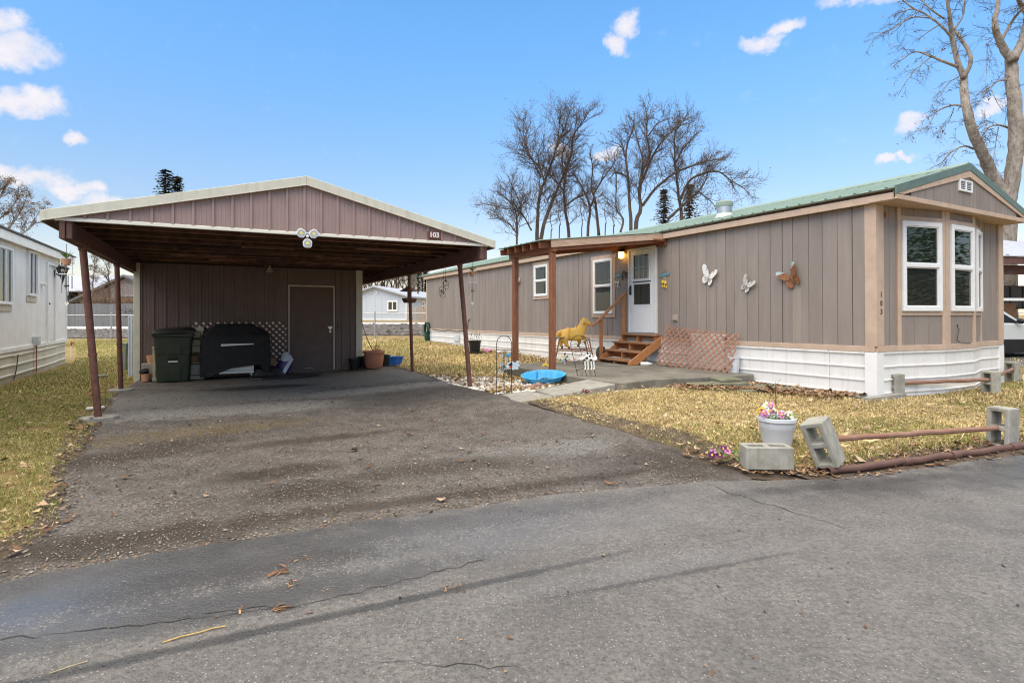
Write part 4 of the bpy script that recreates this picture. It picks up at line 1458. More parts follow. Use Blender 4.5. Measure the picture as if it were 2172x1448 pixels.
while xg < 2 * RX - .3:
    w = pat[k % 5]
    x1 = min(xg + w - .008, 2 * RX - .3)
    pts = [(xg, 3.112), (x1, 3.112), (x1, max(3.12, top_at(x1)))]
    if xg < RX < x1: pts.append((RX, top_at(RX)))
    pts.append((xg, max(3.12, top_at(xg))))
    b = MB(); b.prism(pts, (0, YG, 0), (1, 0, 0), (0, 0, 1), (0, .012, 0))
    b.obj('siding_board', M['siding'], gable)
    xg += w; k += 1
# gable louvre vent
gv = frame_map((1.76, YG, 0), (1, 0, 0), (0, -1, 0))
q = MB()
q.cells([0, .03, .205, .235, .41, .44], [3.36, 3.385, 3.525, 3.55], lambda i, j: not (i in (1, 3) and j == 1), .0, .03, gv)
gvo = q.obj('gable_vent', M['white'], house, bevel=.003)
for a in (.03, .235):
    for k in range(5):
        l = MB(); z = 3.387 + k * .028
        l.add([gv(a, z, .022), gv(a + .175, z, .022), gv(a + .175, z + .024, .004), gv(a, z + .024, .004)], [(0, 1, 2, 3)])
        l.obj('louvre', M['vent_grey'], gvo)
# the near end of the far side wall and back wall close the volume
q = MB(); q.box(HW - .02, HW + .012, .12, HL, -.1, 3.06); q.box(.09, HW - .02, HL - .04, HL, -.1, 3.06); q.obj('rear_wall', M['siding'], house)
# roof flue
q = MB()
q.lathe([(.155, -.15), (.155, .17), (.150, .175)], (.80, 3.47, 3.50), 24)
q.mat(1).lathe([(.165, .17), (.172, .19), (.172, .265), (.155, .285), (.05, .29)], (.80, 3.47, 3.50), 24)
q.mat(0).lathe([(.24, -.09), (.17, .02), (.157, .03)], (.80, 3.47, 3.50), 24)
q.obj('roof_flue', [M['steel'], M['pedestal']], house, smooth=True)
# small vent in the skirting, plate on the siding
q = MB(); q.box(-.040, -.001, 15.45, 15.95, .40, .68)
sv = q.obj('skirt_vent', M['vent_grey'], house)
for k in range(6):
    l = MB(); l.box(-.046, -.0401, 15.48, 15.92, .43 + k * .04, .450 + k * .04); l.obj('louvre', M['white'], sv)

# --- windows on the side; x runs to the right as one faces the wall
fs = lambda s0: frame_map((-.010, s0, 0), (0, -1, 0), (-1, 0, 0))
TZ = lambda z, s_: z + TILT * s_
f1 = fs(7.02)
z0, z1 = TZ(1.28, 6.5), TZ(2.85, 6.5)
for (a, b, c, e) in ((-.015, .955, z1 - .095, z1), (-.0, .94, z0, z0 + .085), (.0, .085, z0 + .087, z1 - .097), (.855, .94, z0 + .087, z1 - .097)):
    q = MB(); boxf(q, f1, a, b, c, e, -.01, .026); q.obj('window_trim', M['trim'], house, bevel=.003)
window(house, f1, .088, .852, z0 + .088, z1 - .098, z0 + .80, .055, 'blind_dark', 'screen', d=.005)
f2 = fs(9.94)
z0, z1 = TZ(1.81, 9.5), TZ(2.93, 9.5)
for (a, b, c, e) in ((-.015, .925, z1 - .095, z1), (-.0, .91, z0, z0 + .085), (.0, .085, z0 + .087, z1 - .097), (.825, .91, z0 + .087, z1 - .097)):
    q = MB(); boxf(q, f2, a, b, c, e, -.01, .026); q.obj('window_trim', M['trim'], house, bevel=.003)
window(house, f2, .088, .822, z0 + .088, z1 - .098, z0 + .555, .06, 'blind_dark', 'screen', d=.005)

# --- storm door
fd = fs(5.565)
dz = TILT * 5.1
D0, D1 = .925 + dz, 2.90 + dz
q = MB()
q.cells([0, .045, .885, .93], [D0, D1 - .05, D1], lambda i, j: not (i == 1 and j == 0), -.02, .055, fd)
q.obj('door_frame', M['white_enamel'], house, bevel=.004)
q = MB()
q.cells([.05, .15, .16, .70, .745, .88], [D0 + .01, 1.55 + dz, 1.57 + dz, 2.07 + dz, 2.17 + dz, 2.75 + dz, D1 - .055],
        lambda i, j: not ((j == 2 and i in (2, 3)) or (j == 4 and i == 2)), -.01, .030, fd)
sd = q.obj('storm_door', M['white'], house, bevel=.003)
for (a, b, c, e, mm) in ((.16, .70, 2.17, 2.75, 'glass'), (.16, .745, 1.57, 2.07, 'glass')):
    g = MB(); g.add([fd(a, c + dz, .014), fd(b, c + dz, .014), fd(b, e + dz, .014), fd(a, e + dz, .014)], [(0, 1, 2, 3)]); g.obj('pane', M['glass'], sd)
    t = MB(); t.cells([a - .012, a + .014, b - .014, b + .012], [c + dz - .012, c + dz + .014, e + dz - .014, e + dz + .012], lambda i, j: not (i == 1 and j == 1), .018, .038, fd); t.obj('glazing_bead', M['white'], sd)
g = MB(); boxf(g, fd, .152, .75, 2.095 + dz, 2.125 + dz, .030, .034); g.obj('glazing_slot', M['screen'], sd)
g = MB(); boxf(g, fd, .10, .86, 1.5 + dz, 2.80 + dz, -.009, -.004)
inn = g.obj('inner_door', mat('inner_door_brown', (.15, .085, .055), .6, var=.1), house)
for x in (.31, .46, .60):
    l = MB(); boxf(l, fd, x, x + .028, 2.17 + dz, 2.75 + dz, -.004, .003); l.obj('muntin', M['white_enamel'], inn)
l = MB(); boxf(l, fd, .16, .70, 2.44 + dz, 2.47 + dz, -.004, .0025); l.obj('muntin', M['white_enamel'], inn)
h = MB()
h.tube([fd(.075, 2.00 + dz, .03), fd(.072, 2.0 + dz, .075), fd(.072, 1.93 + dz, .085), fd(.08, 1.84 + dz, .075), fd(.08, 1.84 + dz, .03)], .012, 6)
boxf(h, fd, .055, .10, 1.82 + dz, 2.04 + dz, .0305, .038)
h.obj('door_handle', M['black'], sd)
h = MB(); boxf(h, fd, -.02, .95, D0 - .03, D0 + .006, -.005, .07); h.obj('door_sill', M['steel'], house)
# small dryer vent on the siding far along, outlet cover by the lattice, coax cable on the bay
q = MB(); fv = fs(10.95); z = TZ(2.44, 10.9)
q.add([fv(0, z - .07, .0), fv(.24, z - .07, 0), fv(.24, z + .08, 0), fv(0, z + .08, 0), fv(0, z - .07, .10), fv(.24, z - .07, .10), fv(.24, z + .08, .02), fv(0, z + .08, .02)],
      [(0, 3, 2, 1), (4, 5, 6, 7), (0, 1, 5, 4), (1, 2, 6, 5), (2, 3, 7, 6), (3, 0, 4, 7)])
q.obj('vent_hood', M['plate_tan'], house, bevel=.004)
q = MB(); fo = fs(4.16); z = TZ(1.28, 4.1); boxf(q, fo, 0, .14, z - .07, z + .07, 0, .03); boxf(q, fo, .03, .11, z - .055, z + .0, .03, .045)
q.obj('outlet_cover', M['plate_tan'], house, bevel=.004)
q = MB(); q.tube([fF(.42, 1.16, .006), fF(.43, 1.10, .03), fF(.38, 1.0, .03), fF(.34, .93, .035), fF(.42, .885, .04), fF(.6, .872, .04), fF(.8, .868, .04)], .006, 5)
q.sphere(tuple(fF(.42, 1.17, .01)), .016, 6, 4); q.obj('cable', M['wire'], house)
q = MB(); q.tube([(-.04, 18.3, .84), (-.045, 17.6, .80), (-.045, 17.0, .80), (-.045, 16.4, .83), (-.045, 15.7, .79), (-.04, 15.2, .83), (-.035, 14.7, .86), (-.03, 14.65, 1.2), (-.03, 14.5, 1.28)], .012, 5)
q.obj('cable', M['wire'], house)
for ch, z in (('1', 1.655), ('0', 1.52), ('3', 1.39)):
    text_obj(ch, .115, .004, 'house_number', M['siding_back'], house, (.10, -.036, z), (PI / 2, 0, 0), .0015)
# nail and rust stain plate at the top of the end wall
q = MB(); q.box(.25, .30, -.030, -.010, 2.86, 2.93); q.obj('rusty_bracket', M['rust_tube'], house)


# ================================================================ things fixed to or hanging from the wall
def wall_at(s_, z, d=0.02):
    X, Y = to_w(-d, s_, HO, HA)
    return (X, Y, z)


# lit porch lamp
t = thing('porch_lamp', 'lit amber porch lamp with black cap above the stair rail', 'wall lamp', wall_at(5.74, 2.80, .012), HA)
q = MB(); q.box(-.03, 0, -.055, .055, .02, .14); q.box(-.10, -.03, -.03, .03, .09, .12); q.lathe([(.035, .06), (.075, .05), (.085, .075), (.06, .115), (.02, .13)], (-.12, 0, 0), 14)
q.obj('lamp_cap', M['lamp_black'], t)
q = MB(); q.lathe([(.045, -.10), (.068, -.075), (.072, .01), (.06, .05)], (-.12, 0, 0), 14); q.obj('lamp_jar', M['bulb'], t, smooth=True)


def butterfly(name, label, s_, z, size, ang, mw, mt=None, group='metal butterflies on the wall', squeeze=(1, 1)):
    t = thing(name, label, 'wall ornament', wall_at(s_, z, .045), HA, group)
    up = [(0, .03), (.06, .16), (.17, .35), (.33, .50), (.47, .56), (.55, .52), (.56, .42), (.51, .29), (.44, .17), (.36, .06), (.20, -.02), (.05, -.03)]
    lo = [(.03, -.03), (.16, -.01), (.28, .03), (.34, -.04), (.36, -.15), (.33, -.27), (.25, -.36), (.15, -.38), (.09, -.30), (.05, -.18), (.02, -.08)]
    ca, sa = math.cos(ang), math.sin(ang)
    for si, sgn in enumerate((-1, 1)):
        for nm, poly in (('upper_wing', up), ('lower_wing', lo)):
            k = squeeze[si]
            # x to the right along the wall is -y in the house frame; the wings fold a little off the wall
            def P(x, y, d=0.0):
                fx = sgn * x * .88 * k
                X, Z = (fx * ca - y * sa) * size, (fx * sa + y * ca) * size
                return (-(x * .22) * size - d + (.012 if nm == 'lower_wing' else 0), -X, Z)
            n = len(poly)
            b = MB()
            vs = [P(*p) for p in poly] + [P(*p, .006) for p in poly]
            fsx = [tuple(range(n)), tuple(n + i for i in reversed(range(n)))] + [(i, n + i, n + (i + 1) % n, (i + 1) % n) for i in range(n)]
            b.add(vs, fsx)
            w = b.obj(nm, M[mw], t)
            if mt and nm == 'upper_wing':
                e = MB(); tip = [(x, y) for x, y in poly if y > .30]
                e.add([P(x, y, .0075) for x, y in tip], [tuple(range(len(tip)))]); e.obj('wing_tip', M[mt], w)
            # cut-out scrolls
            cc = (.27, .36) if nm == 'upper_wing' else (.17, -.17)
            sc = MB()
            pts = [P(cc[0] + .075 * (1 - q / 9) * math.cos(q * .75 + .5), cc[1] + .11 * (1 - q / 9) * math.sin(q * .75 + .5), .009) for q in range(8)]
            sc.tube(pts, size * .011, 4); sc.obj('scroll', M['siding_back'] if mw != 'butter_rust' else M['rust_tube'], w)
    b = MB()
    B = lambda y, d: (-d, (y * sa) * size, (y * ca) * size)
    b.tube([B(-.30, .005), B(-.1, .012), B(.05, .016), B(.14, .012)], [.006 * size / .3, .013 * size / .3, .014 * size / .3, .008 * size / .3], 7)
    for sgn in (-1, 1):
        an = [(0.01, .14), (.06, .26), (.13, .33), (.17, .30)]
        b.tube([(-.01, -((sgn * x) * ca - y * sa) * size, ((sgn * x) * sa + y * ca) * size) for x, y in an], .0025, 4)
    b.obj('butterfly_body', M['hoof'] if mw == 'butter_rust' else M['butter_grey'], t)
    return t


butterfly('wall_butterfly', 'white metal butterfly with scroll cut-outs, the one nearest the door', 3.17, 2.10, .40, -.40, 'butter_white')
butterfly('wall_butterfly', 'small aged grey metal butterfly between the white one and the rusty one', 2.28, 1.90, .33, -.62, 'butter_grey', squeeze=(.75, 1))
butterfly('wall_butterfly', 'rusty orange metal butterfly with pale teal wing tips', 1.36, 1.98, .41, .50, 'butter_rust', 'butter_teal')

# little hanging signs either side of the door, with trinkets under them
def wall_sign(label, s_, z, mt, m2, group, cat='wall sign'):
    t = thing('hanging_sign', label, cat, wall_at(s_, z, .02), HA, group)
    q = MB(); q.add([(-.012, .16, .0), (-.012, -.14, .05), (-.012, -.14, .11), (-.012, .16, .07), (0, .16, .0), (0, -.14, .05), (0, -.14, .11), (0, .16, .07)],
                    [(0, 1, 2, 3), (7, 6, 5, 4), (0, 4, 5, 1), (1, 5, 6, 2), (2, 6, 7, 3), (3, 7, 4, 0)])
    q.obj('sign_board', M[mt], t)
    q = MB(); q.tube([(-.006, .10, .075), (-.004, .01, .16), (-.006, -.1, .10)], .003, 4); q.obj('cord', M['wire'], t)
    q = MB()
    for k, (y, zz, r) in enumerate(((.05, -.10, .035), (-.03, -.12, .038), (.0, -.20, .026), (-.06, -.22, .022), (.06, -.19, .02))):
        q.sphere((-.02, y, zz), r, 8, 5, (.5, 1, 1.2))
        q.tube([(-.01, y, zz + r), (-.008, y * .6, .02)], .002, 4)
    q.obj('trinket', M[m2], t, smooth=True)
    return t


wall_sign('small faded blue sign with silver trinkets hanging between window and door', 5.99, 2.24, 'sign_blue', 'steel', None)
wall_sign('small bright blue sign over a yellow figure, right of the door', 4.41, 2.17, 'sign_blue', 'petal_yellow', None)
t = thing('scroll_ornament', 'black iron scroll ornament fixed beside the door frame', 'wall ornament', wall_at(5.70, 2.30, .015), HA)
q = MB()
q.tube([(-.01, .13, .02), (-.01, .06, .10), (-.01, .0, .03), (-.01, -.05, .06), (-.01, -.10, -.02), (-.01, -.12, -.08)], .012, 5)
q.tube([(-.01, .12, .0), (-.01, .12, -.12)], .009, 5); q.tube([(-.01, .02, .03), (-.01, .01, -.08)], .012, 5); q.tube([(-.01, -.06, .03), (-.01, -.07, -.09)], .012, 5)
q.obj('scrollwork', M['black_iron'], t)
# hose hung at the far corner
t = thing('garden_hose', 'dark green coiled hose hung at the far corner of the brown home', 'hose', wall_at(18.72, .62, .06), HA)
q = MB()
for k in range(9):
    rx, rz = .20 + .012 * (k % 3), .42 + .03 * math.sin(k * 2.1)
    q.tube([(-.04 - .012 * k, rx * math.sin(a) * (1 - .35 * (math.cos(a) < 0)), -.05 + rz * math.cos(a)) for a in np.linspace(0, 2 * PI, 25)[:-1]], .013, 5, closed=True)
q.obj('hose_coil', M['green_hose'], t, smooth=True)
q = MB(); q.box(-.16, .03, -.03, .03, .33, .38); q.box(-.01, .03, -.05, .05, -.6, .33); q.obj('hose_hanger', M['black'], t)

# ================================================================ carport
carport = thing('carport', 'wide gabled carport with mauve-brown ribbed metal gable and thin pipe posts', 'carport', (CO[0], CO[1], 0), CA)
TM, TH, TS = 2.63, 3.236, .2486
TL, TR = -.21, 5.47
CDEP = 10.0
ctop = lambda t: TH - TS * abs(t - TM)
ribs = [-.04 + .2205 * k for k in range(0, 25)]
lo = 2.455
gb = MB()
gb.prism([(-.02, lo), (5.28, lo), (TM, ctop(TM) - .10)], (0, .022, 0), (1, 0, 0), (0, 0, 1), (0, .02, 0))
cgable = gb.obj('gable', M['brown_metal'], carport)
for k in range(len(ribs) - 1):
    a, b = ribs[k] + .022, ribs[k + 1] - .022
    ta, tb_ = ctop(a) - .095, ctop(b) - .095
    if max(ta, tb_) <= lo + .01: continue
    pts = [(a, lo), (b, lo), (b, max(lo + .002, tb_))]
    if a < TM < b: pts.append((TM, ctop(TM) - .095))
    pts.append((a, max(lo + .002, ta)))
    q = MB(); q.prism(pts, (0, .008, 0), (1, 0, 0), (0, 0, 1), (0, .014, 0))
    # two shallow stiffening creases in the pan
    for cx_ in (a + (b - a) * .36, a + (b - a) * .66):
        tt = max(lo + .01, ctop(cx_) - .10)
        q.prism([(-.010, 0), (-.004, -.004), (.004, -.004), (.010, 0)], (cx_, .0085, lo), (1, 0, 0), (0, 1, 0), (0, 0, tt - lo))
    q.obj('metal_panel', M['brown_metal'], cgable)
for x in ribs[1:-1]:
    tt = ctop(x) - .09
    if tt < lo + .03: continue
    q = MB(); q.prism([(-.026, .022), (-.014, -.014), (.014, -.014), (.026, .022)], (x, 0, lo), (1, 0, 0), (0, 1, 0), (0, 0, tt - lo))
    q.obj('metal_rib', M['brown_metal'], cgable)
q = MB(); q.box(-.10, 5.37, -.024, .02, 2.428, 2.462); q.box(-.10, 5.37, -.010, -.004, 2.462, 2.475)
q.obj('gable_edge_trim', M['cream_metal'], carport, bevel=.003)
for sx in (1, -1):
    X = lambda v: v if sx == 1 else 2 * TM - v
    e = TL if sx == 1 else 2 * TM - TR
    q = MB(); q.prism([(X(e), ctop(e) - .105), (X(TM - .001), TH - .112), (X(TM - .001), TH), (X(e), ctop(e))], (0, -.055, 0), (1, 0, 0), (0, 0, 1), (0, .03, 0))
    q.obj('rake_fascia', M['beige_metal'], carport, bevel=.004)
    q = MB(); q.prism([(X(e), ctop(e) - .117), (X(TM - .001), TH - .125), (X(TM - .001), TH - .1125), (X(e), ctop(e) - .1055)], (0, -.060, 0), (1, 0, 0), (0, 0, 1), (0, .05, 0))
    q.obj('drip_edge', M['cream_metal'], carport)
    q = MB(); q.prism([(X(e + .004), ctop(e) - .03), (X(TM - .001), TH - .035), (X(TM - .001), TH - .006), (X(e + .004), ctop(e) - .006)], (0, -.024, 0), (1, 0, 0), (0, 0, 1), (0, CDEP, 0))
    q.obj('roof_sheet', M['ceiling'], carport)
    q = MB(); q.prism([(X(e + .002), ctop(e) - .005), (X(TM - .001), TH - .005), (X(TM - .001), TH + .004), (X(e + .002), ctop(e) + .004)], (0, -.03, 0), (1, 0, 0), (0, 0, 1), (0, CDEP, 0))
    q.obj('roof_metal', M['beige_metal'], carport)
    q = MB(); q.box(min(X(e - .012), X(e)), max(X(e - .012), X(e)), -.05, CDEP, ctop(e) - .13, ctop(e) + .002); q.obj('eave_trim', M['beige_metal'], carport)
for x in (.0, 5.30):
    q = MB(); q.box(x - .060, x - .003, -.015, 9.9, 2.222, 2.427); q.box(x + .003, x + .060, .0, 9.9, 2.226, 2.427)
    q.obj('beam', M['dark_wood'], carport, bevel=.006)
rngc = random.Random(5)
k = 0
y = .40
while y < 9.7:
    q = MB(); j = rngc.uniform(-.01, .01)
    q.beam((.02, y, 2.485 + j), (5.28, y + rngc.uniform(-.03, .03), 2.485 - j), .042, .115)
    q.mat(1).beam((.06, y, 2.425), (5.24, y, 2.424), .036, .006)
    q.obj('joist', [M['joist'], M['worn_lit_edge']], carport)
    for sx in (1, -1):
        X = lambda v: v if sx == 1 else 2 * TM - v
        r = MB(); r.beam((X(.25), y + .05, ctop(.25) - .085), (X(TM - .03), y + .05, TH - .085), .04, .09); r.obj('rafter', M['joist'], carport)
    y += .61; k += 1
for (x0, x1, y, z) in ((1.9, 2.7, 2.0, 2.445), (2.4, 3.3, 2.65, 2.435), (.8, 1.7, 3.9, 2.44), (3.6, 4.9, 1.35, 2.44), (3.0, 5.0, 4.4, 2.43), (1.4, 2.1, 4.6, 2.44), (3.2, 4.2, 3.2, 2.438), (.5, 1.6, 5.1, 2.43)):
    q = MB(); q.beam((x0, y, z), (x1, y + .05, z + .01), .10, .022); q.obj('nailer_board', M['worn_lit_edge'], carport)
for sx in (1, -1):      # purlins seen as pale edges where daylight gets in at the eave
    for n_ in range(1, 4):
        X = lambda v: v if sx == 1 else 2 * TM - v
        v = .25 + n_ * .55
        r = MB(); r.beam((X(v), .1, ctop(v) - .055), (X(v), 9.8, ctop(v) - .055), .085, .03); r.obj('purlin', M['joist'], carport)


def post(base, top, r=.040):
    bx, by = to_l(base[0], base[1], CO, CA)
    q = MB()
    b0, t0 = Vector((bx, by, base[2] - .1)), Vector(top)
    q.tube([b0, b0.lerp(t0, .42), t0], r, 12)
    j = b0.lerp(t0, .40)
    d = (t0 - b0).normalized() * .02
    q.tube([j - d, j + d], r * 1.14, 12)
    q.tube([t0 - (t0 - b0).normalized() * .035, t0], r * 1.25, 12)
    return q.obj('post', M['rust_post'], carport, smooth=True)


post((-5.375, 7.333, 0), (0, .93, 2.222), .043)
post((-6.995, 10.083, 0), (0, 3.70, 2.222))
post((-.725, 9.841, .085), (5.30, 1.0, 2.222))
post((-2.198, 12.448, .085), (5.30, 3.94, 2.222), .036)
for (x, y) in ((-6.98, 10.05), (-5.38, 7.36)):
    lx, ly = to_l(x, y, CO, CA)
    q = MB(); rr = random.Random(int(x * 10))
    ring = [(.21 * math.cos(a) * rr.uniform(.7, 1.2), .17 * math.sin(a) * rr.uniform(.7, 1.2)) for a in np.linspace(0, 2 * PI, 9)[:-1]]
    q.prism([(lx + a, ly + b) for a, b in ring], (0, 0, -.05), (1, 0, 0), (0, 1, 0), (0, 0, .075)); q.obj('post_footing', M['concrete'], carport, bevel=.012)
# number plate on the gable, motion floodlight
sg = thing('number_sign', 'red-brown plate with white 103 on the carport gable', 'sign', (*to_w(4.465, -.018, CO, CA), 2.553), CA)
q = MB(); q.box(-.105, .105, -.008, .004, -.054, .054); plate = q.obj('sign_plate', M['sign_brown'], sg, bevel=.003)
text_obj('103', .105, .002, 'sign_digits', M['white'], sg, (0, -.0105, 0), (PI / 2, 0, 0), .0035)
fl = thing('flood_light', 'three-headed motion floodlight fixed to the lower edge of the carport gable', 'floodlight', (*to_w(2.632, -.07, CO, CA), 2.405), CA)
q = MB(); q.box(-.03, .03, -.01, .06, -.10, .06); q.tube([(0, -.01, 0), (-.13, .0, .09)], .012, 6); q.tube([(0, -.01, 0), (.13, 0, .09)], .012, 6); q.tube([(0, 0, 0), (0, -.01, -.15)], .012, 6)
q.obj('lamp_bracket', M['lamp_black'], fl)
q = MB(); q.sphere((0, -.045, .0), .032, 12, 8); q.obj('sensor_dome', M['white'], fl, smooth=True)
for cx_, cz, an in ((-.115, .055, .95), (.115, .055, -.95), (0, -.135, PI)):
    o_ = lambda x, z: (cx_ + x * math.cos(an) - z * math.sin(an), cz + x * math.sin(an) + z * math.cos(an))
    oct_ = [(-.045, -.085), (.045, -.085), (.085, -.03), (.078, .055), (.045, .085), (-.045, .085), (-.078, .055), (-.085, -.03)]
    q = MB(); q.prism([o_(x, z) for x, z in oct_], (0, -.065, 0), (1, 0, 0), (0, 0, 1), (0, .04, 0)); hd = q.obj('lamp_head', M['white'], fl, bevel=.006)
    q = MB(); q.prism([o_(x * .78, z * .78) for x, z in oct_], (0, -.068, 0), (1, 0, 0), (0, 0, 1), (0, .002, 0)); q.obj('reflector', M['reflector'], hd)
    q = MB(); q.prism([o_(x, z) for x, z in ((-.03, -.028), (.03, -.028), (.03, .028), (-.03, .028))], (0, -.0705, 0), (1, 0, 0), (0, 0, 1), (0, .002, 0)); q.obj('led_chip', M['led'], hd)
fl.scale = (.70, .9, .70)

# ================================================================ storage shed under the carport roof
shed = thing('storage_shed', 'brown ribbed metal storage shed with painted-in shade at the back of the carport', 'shed', (CO[0], CO[1], 0), CA)
Y0 = 5.72
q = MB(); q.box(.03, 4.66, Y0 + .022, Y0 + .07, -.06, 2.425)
swall = q.obj('front_wall', M['shed_brown_shaded'], shed)
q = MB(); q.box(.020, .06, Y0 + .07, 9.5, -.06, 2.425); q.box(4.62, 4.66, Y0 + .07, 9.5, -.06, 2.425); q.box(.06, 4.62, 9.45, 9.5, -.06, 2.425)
q.obj('side_wall', M['shed_brown_shaded'], shed)
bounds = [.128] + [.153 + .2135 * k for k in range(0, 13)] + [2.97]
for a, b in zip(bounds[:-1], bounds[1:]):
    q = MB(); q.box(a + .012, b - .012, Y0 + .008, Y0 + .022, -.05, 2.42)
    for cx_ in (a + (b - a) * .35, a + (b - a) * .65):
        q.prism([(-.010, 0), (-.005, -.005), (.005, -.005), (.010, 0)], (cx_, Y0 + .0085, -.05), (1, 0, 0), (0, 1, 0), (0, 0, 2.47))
    q.obj('metal_panel', M['shed_brown_shaded'], swall)
for a, b in ((4.03, 4.19), (4.19, 4.40), (4.40, 4.52)):
    q = MB(); q.box(a + .012, b - .012, Y0 + .008, Y0 + .022, -.05, 2.42)
    q.obj('metal_panel', M['shed_brown_shaded'], swall)
for x in bounds[1:-1] + [4.19, 4.40]:
    q = MB(); q.prism([(-.022, .022), (-.012, -.012), (.012, -.012), (.022, .022)], (x, Y0, -.05), (1, 0, 0), (0, 1, 0), (0, 0, 2.47)); q.obj('metal_rib', M['shed_brown_shaded'], swall)
q = MB(); q.box(2.975, 4.025, Y0 + .004, Y0 + .022, 2.035, 2.42); q.obj('header_panel', M['shed_brown_shaded'], swall)
for a, b in ((.015, .128), (4.52, 4.672)):
    q = MB(); q.box(a, b, Y0 - .022, Y0 + .02, -.06, 2.422); q.box(a, a + .02, Y0 + .0205, Y0 + .13, -.06, 2.422)
    q.obj('corner_trim', M['beige_metal'], shed, bevel=.004)
q = MB(); q.cells([2.985, 3.012, 3.988, 4.015], [.03, 2.0, 2.03], lambda i, j: not (i == 1 and j == 0), -.004, .02, lambda x, z, d: (x, Y0 + d - .02, z))
q.obj('door_frame', M['beige_metal'], shed, bevel=.002)
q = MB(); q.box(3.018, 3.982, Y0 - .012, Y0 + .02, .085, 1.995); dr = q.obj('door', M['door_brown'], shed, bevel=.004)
q = MB(); q.box(3.935, 3.942, Y0 - .0165, Y0 - .0125, .095, 1.985); q.obj('door_edge', M['dark_wood'], dr)
q = MB(); q.box(3.86, 3.96, Y0 - .026, Y0 - .013, 1.03, 1.07); q.box(3.89, 3.93, Y0 - .045, Y0 - .0265, 1.00, 1.06); q.tube([(3.895, Y0 - .036, .995), (3.895, Y0 - .036, .96), (3.925, Y0 - .036, .96), (3.925, Y0 - .036, .995)], .006, 6); q.box(3.888, 3.932, Y0 - .048, Y0 - .026, .925, .96)
q.obj('hasp_lock', M['hasp'], dr)
q = MB(); q.box(4.07, 4.165, Y0 - .02, Y0 + .004, 1.03, 1.15); q.obj('outlet_box', M['door_brown'], shed, bevel=.004)
q = MB(); q.box(4.113, 4.122, Y0 - .024, Y0 - .0205, 1.085, 1.095); q.obj('outlet_screw', M['steel'], shed)
bl = thing('bell_lamp', 'beige bell-shaped lamp hanging in front of the shed wall', 'lamp', (*to_w(2.58, 5.55, CO, CA), 2.30), CA)
q = MB(); q.lathe([(.075, .0), (.07, .012), (.045, .08), (.04, .10), (.018, .12), (.018, .16)], n=16); q.box(-.06, .06, -.02, .02, .16, .18); q.tube([(.0, 0, .17), (-.1, 0, .14), (-.14, 0, .18)], .012, 6)
q.obj('lamp_shade', M['bell_beige'], bl, smooth=True)
q = MB(); q.sphere((0, 0, .02), .03, 10, 6); q.obj('bulb', M['white_enamel'], bl, smooth=True)

cw = lambda x, y, z=0: (*to_w(x, y, CO, CA), z)
# ---------------------------------------------------------------- things standing along the shed wall
# wheeled bin
bn = thing('wheeled_bin', 'dark green wheeled bin with black lid standing against the shed', 'bin', (-6.93, 11.55, 0), CA)


def rrect(w, d, z, r=.07, n=4, y0=0.0):
    pts = []
    for cx_, cy_, a0 in ((w / 2 - r, -d / 2 + r, -PI / 2), (w / 2 - r, d / 2 - r, 0), (-w / 2 + r, d / 2 - r, PI / 2), (-w / 2 + r, -d / 2 + r, PI)):
        for k in range(n + 1):
            a = a0 + PI / 2 * k / n
            pts.append((cx_ + r * math.cos(a), cy_ + r * math.sin(a) + y0, z))
    return pts


q = MB(); q.loft([rrect(.58, .46, .0), rrect(.605, .49, .25), rrect(.63, .52, .5), rrect(.66, .55, .72), rrect(.69, .57, .90), rrect(.745, .62, .905), rrect(.75, .62, .965), rrect(.70, .58, .966)])
bd = q.obj('bin_body', M['bin_green'], bn, smooth=True, bevel=.006)
q = MB()
fy = lambda z: -(.46 + (.57 - .46) * z / .9) / 2
def bfront(poly, th):
    m = MB()
    n = len(poly)
    m.add([(x, fy(z) - th, z) for x, z in poly] + [(x, fy(z) + .004, z) for x, z in poly], [tuple(range(n))] + [(i, n + i, n + (i + 1) % n, (i + 1) % n) for i in range(n)])
    return m
bfront([(-.13, .78), (-.15, .55), (.15, .55), (.13, .78)][::-1], .018).obj('raised_panel', M['bin_green'], bn, bevel=.006)
bfront([(-.30, .62), (-.28, .56), (-.17, .56), (-.16, .62)][::-1], .016).obj('raised_panel', M['bin_green'], bn, bevel=.006)
bfront([(.16, .62), (.17, .56), (.28, .56), (.30, .62)][::-1], .016).obj('raised_panel', M['bin_green'], bn, bevel=.006)
bfront([(-.14, .37), (-.13, .02), (.13, .02), (.14, .37)][::-1], .014).obj('raised_panel', M['bin_green'], bn, bevel=.006)
bfront([(-.09, .50), (-.09, .40), (.09, .40), (.09, .50)][::-1], .006).obj('grip_recess', M['black'], bn)
q = MB(); q.box(-.085, .085, fy(.41) - .022, fy(.41) - .007, .395, .418); q.obj('grab_bar', M['white_enamel'], bn)
q = MB(); q.loft([rrect(.77, .66, .0, .06), rrect(.77, .66, .035, .06), rrect(.68, .56, .075, .09), rrect(.45, .35, .095, .09)])
q.box(-.30, .30, .33, .40, .01, .05)
lid = q.obj('bin_lid', M['bin_lid'], bn, smooth=True, bevel=.005, loc=(0.01, -.02, .985), rot=(math.radians(2), math.radians(-4), 0))
q = MB(); q.tube([(-.27, .27, .10), (.27, .27, .10)], .012, 6)
for x in (-.27, .27):
    q.tube([(x - .03, .27, .12), (x + .03, .27, .12)], .12, 16)
q.obj('wheel', M['rubber'], bn)
lt = thing('orange_scrap', 'scrap of orange and white wrapper lying on the bin lid', 'wrapper', (-6.80, 11.30, 1.005), .45)
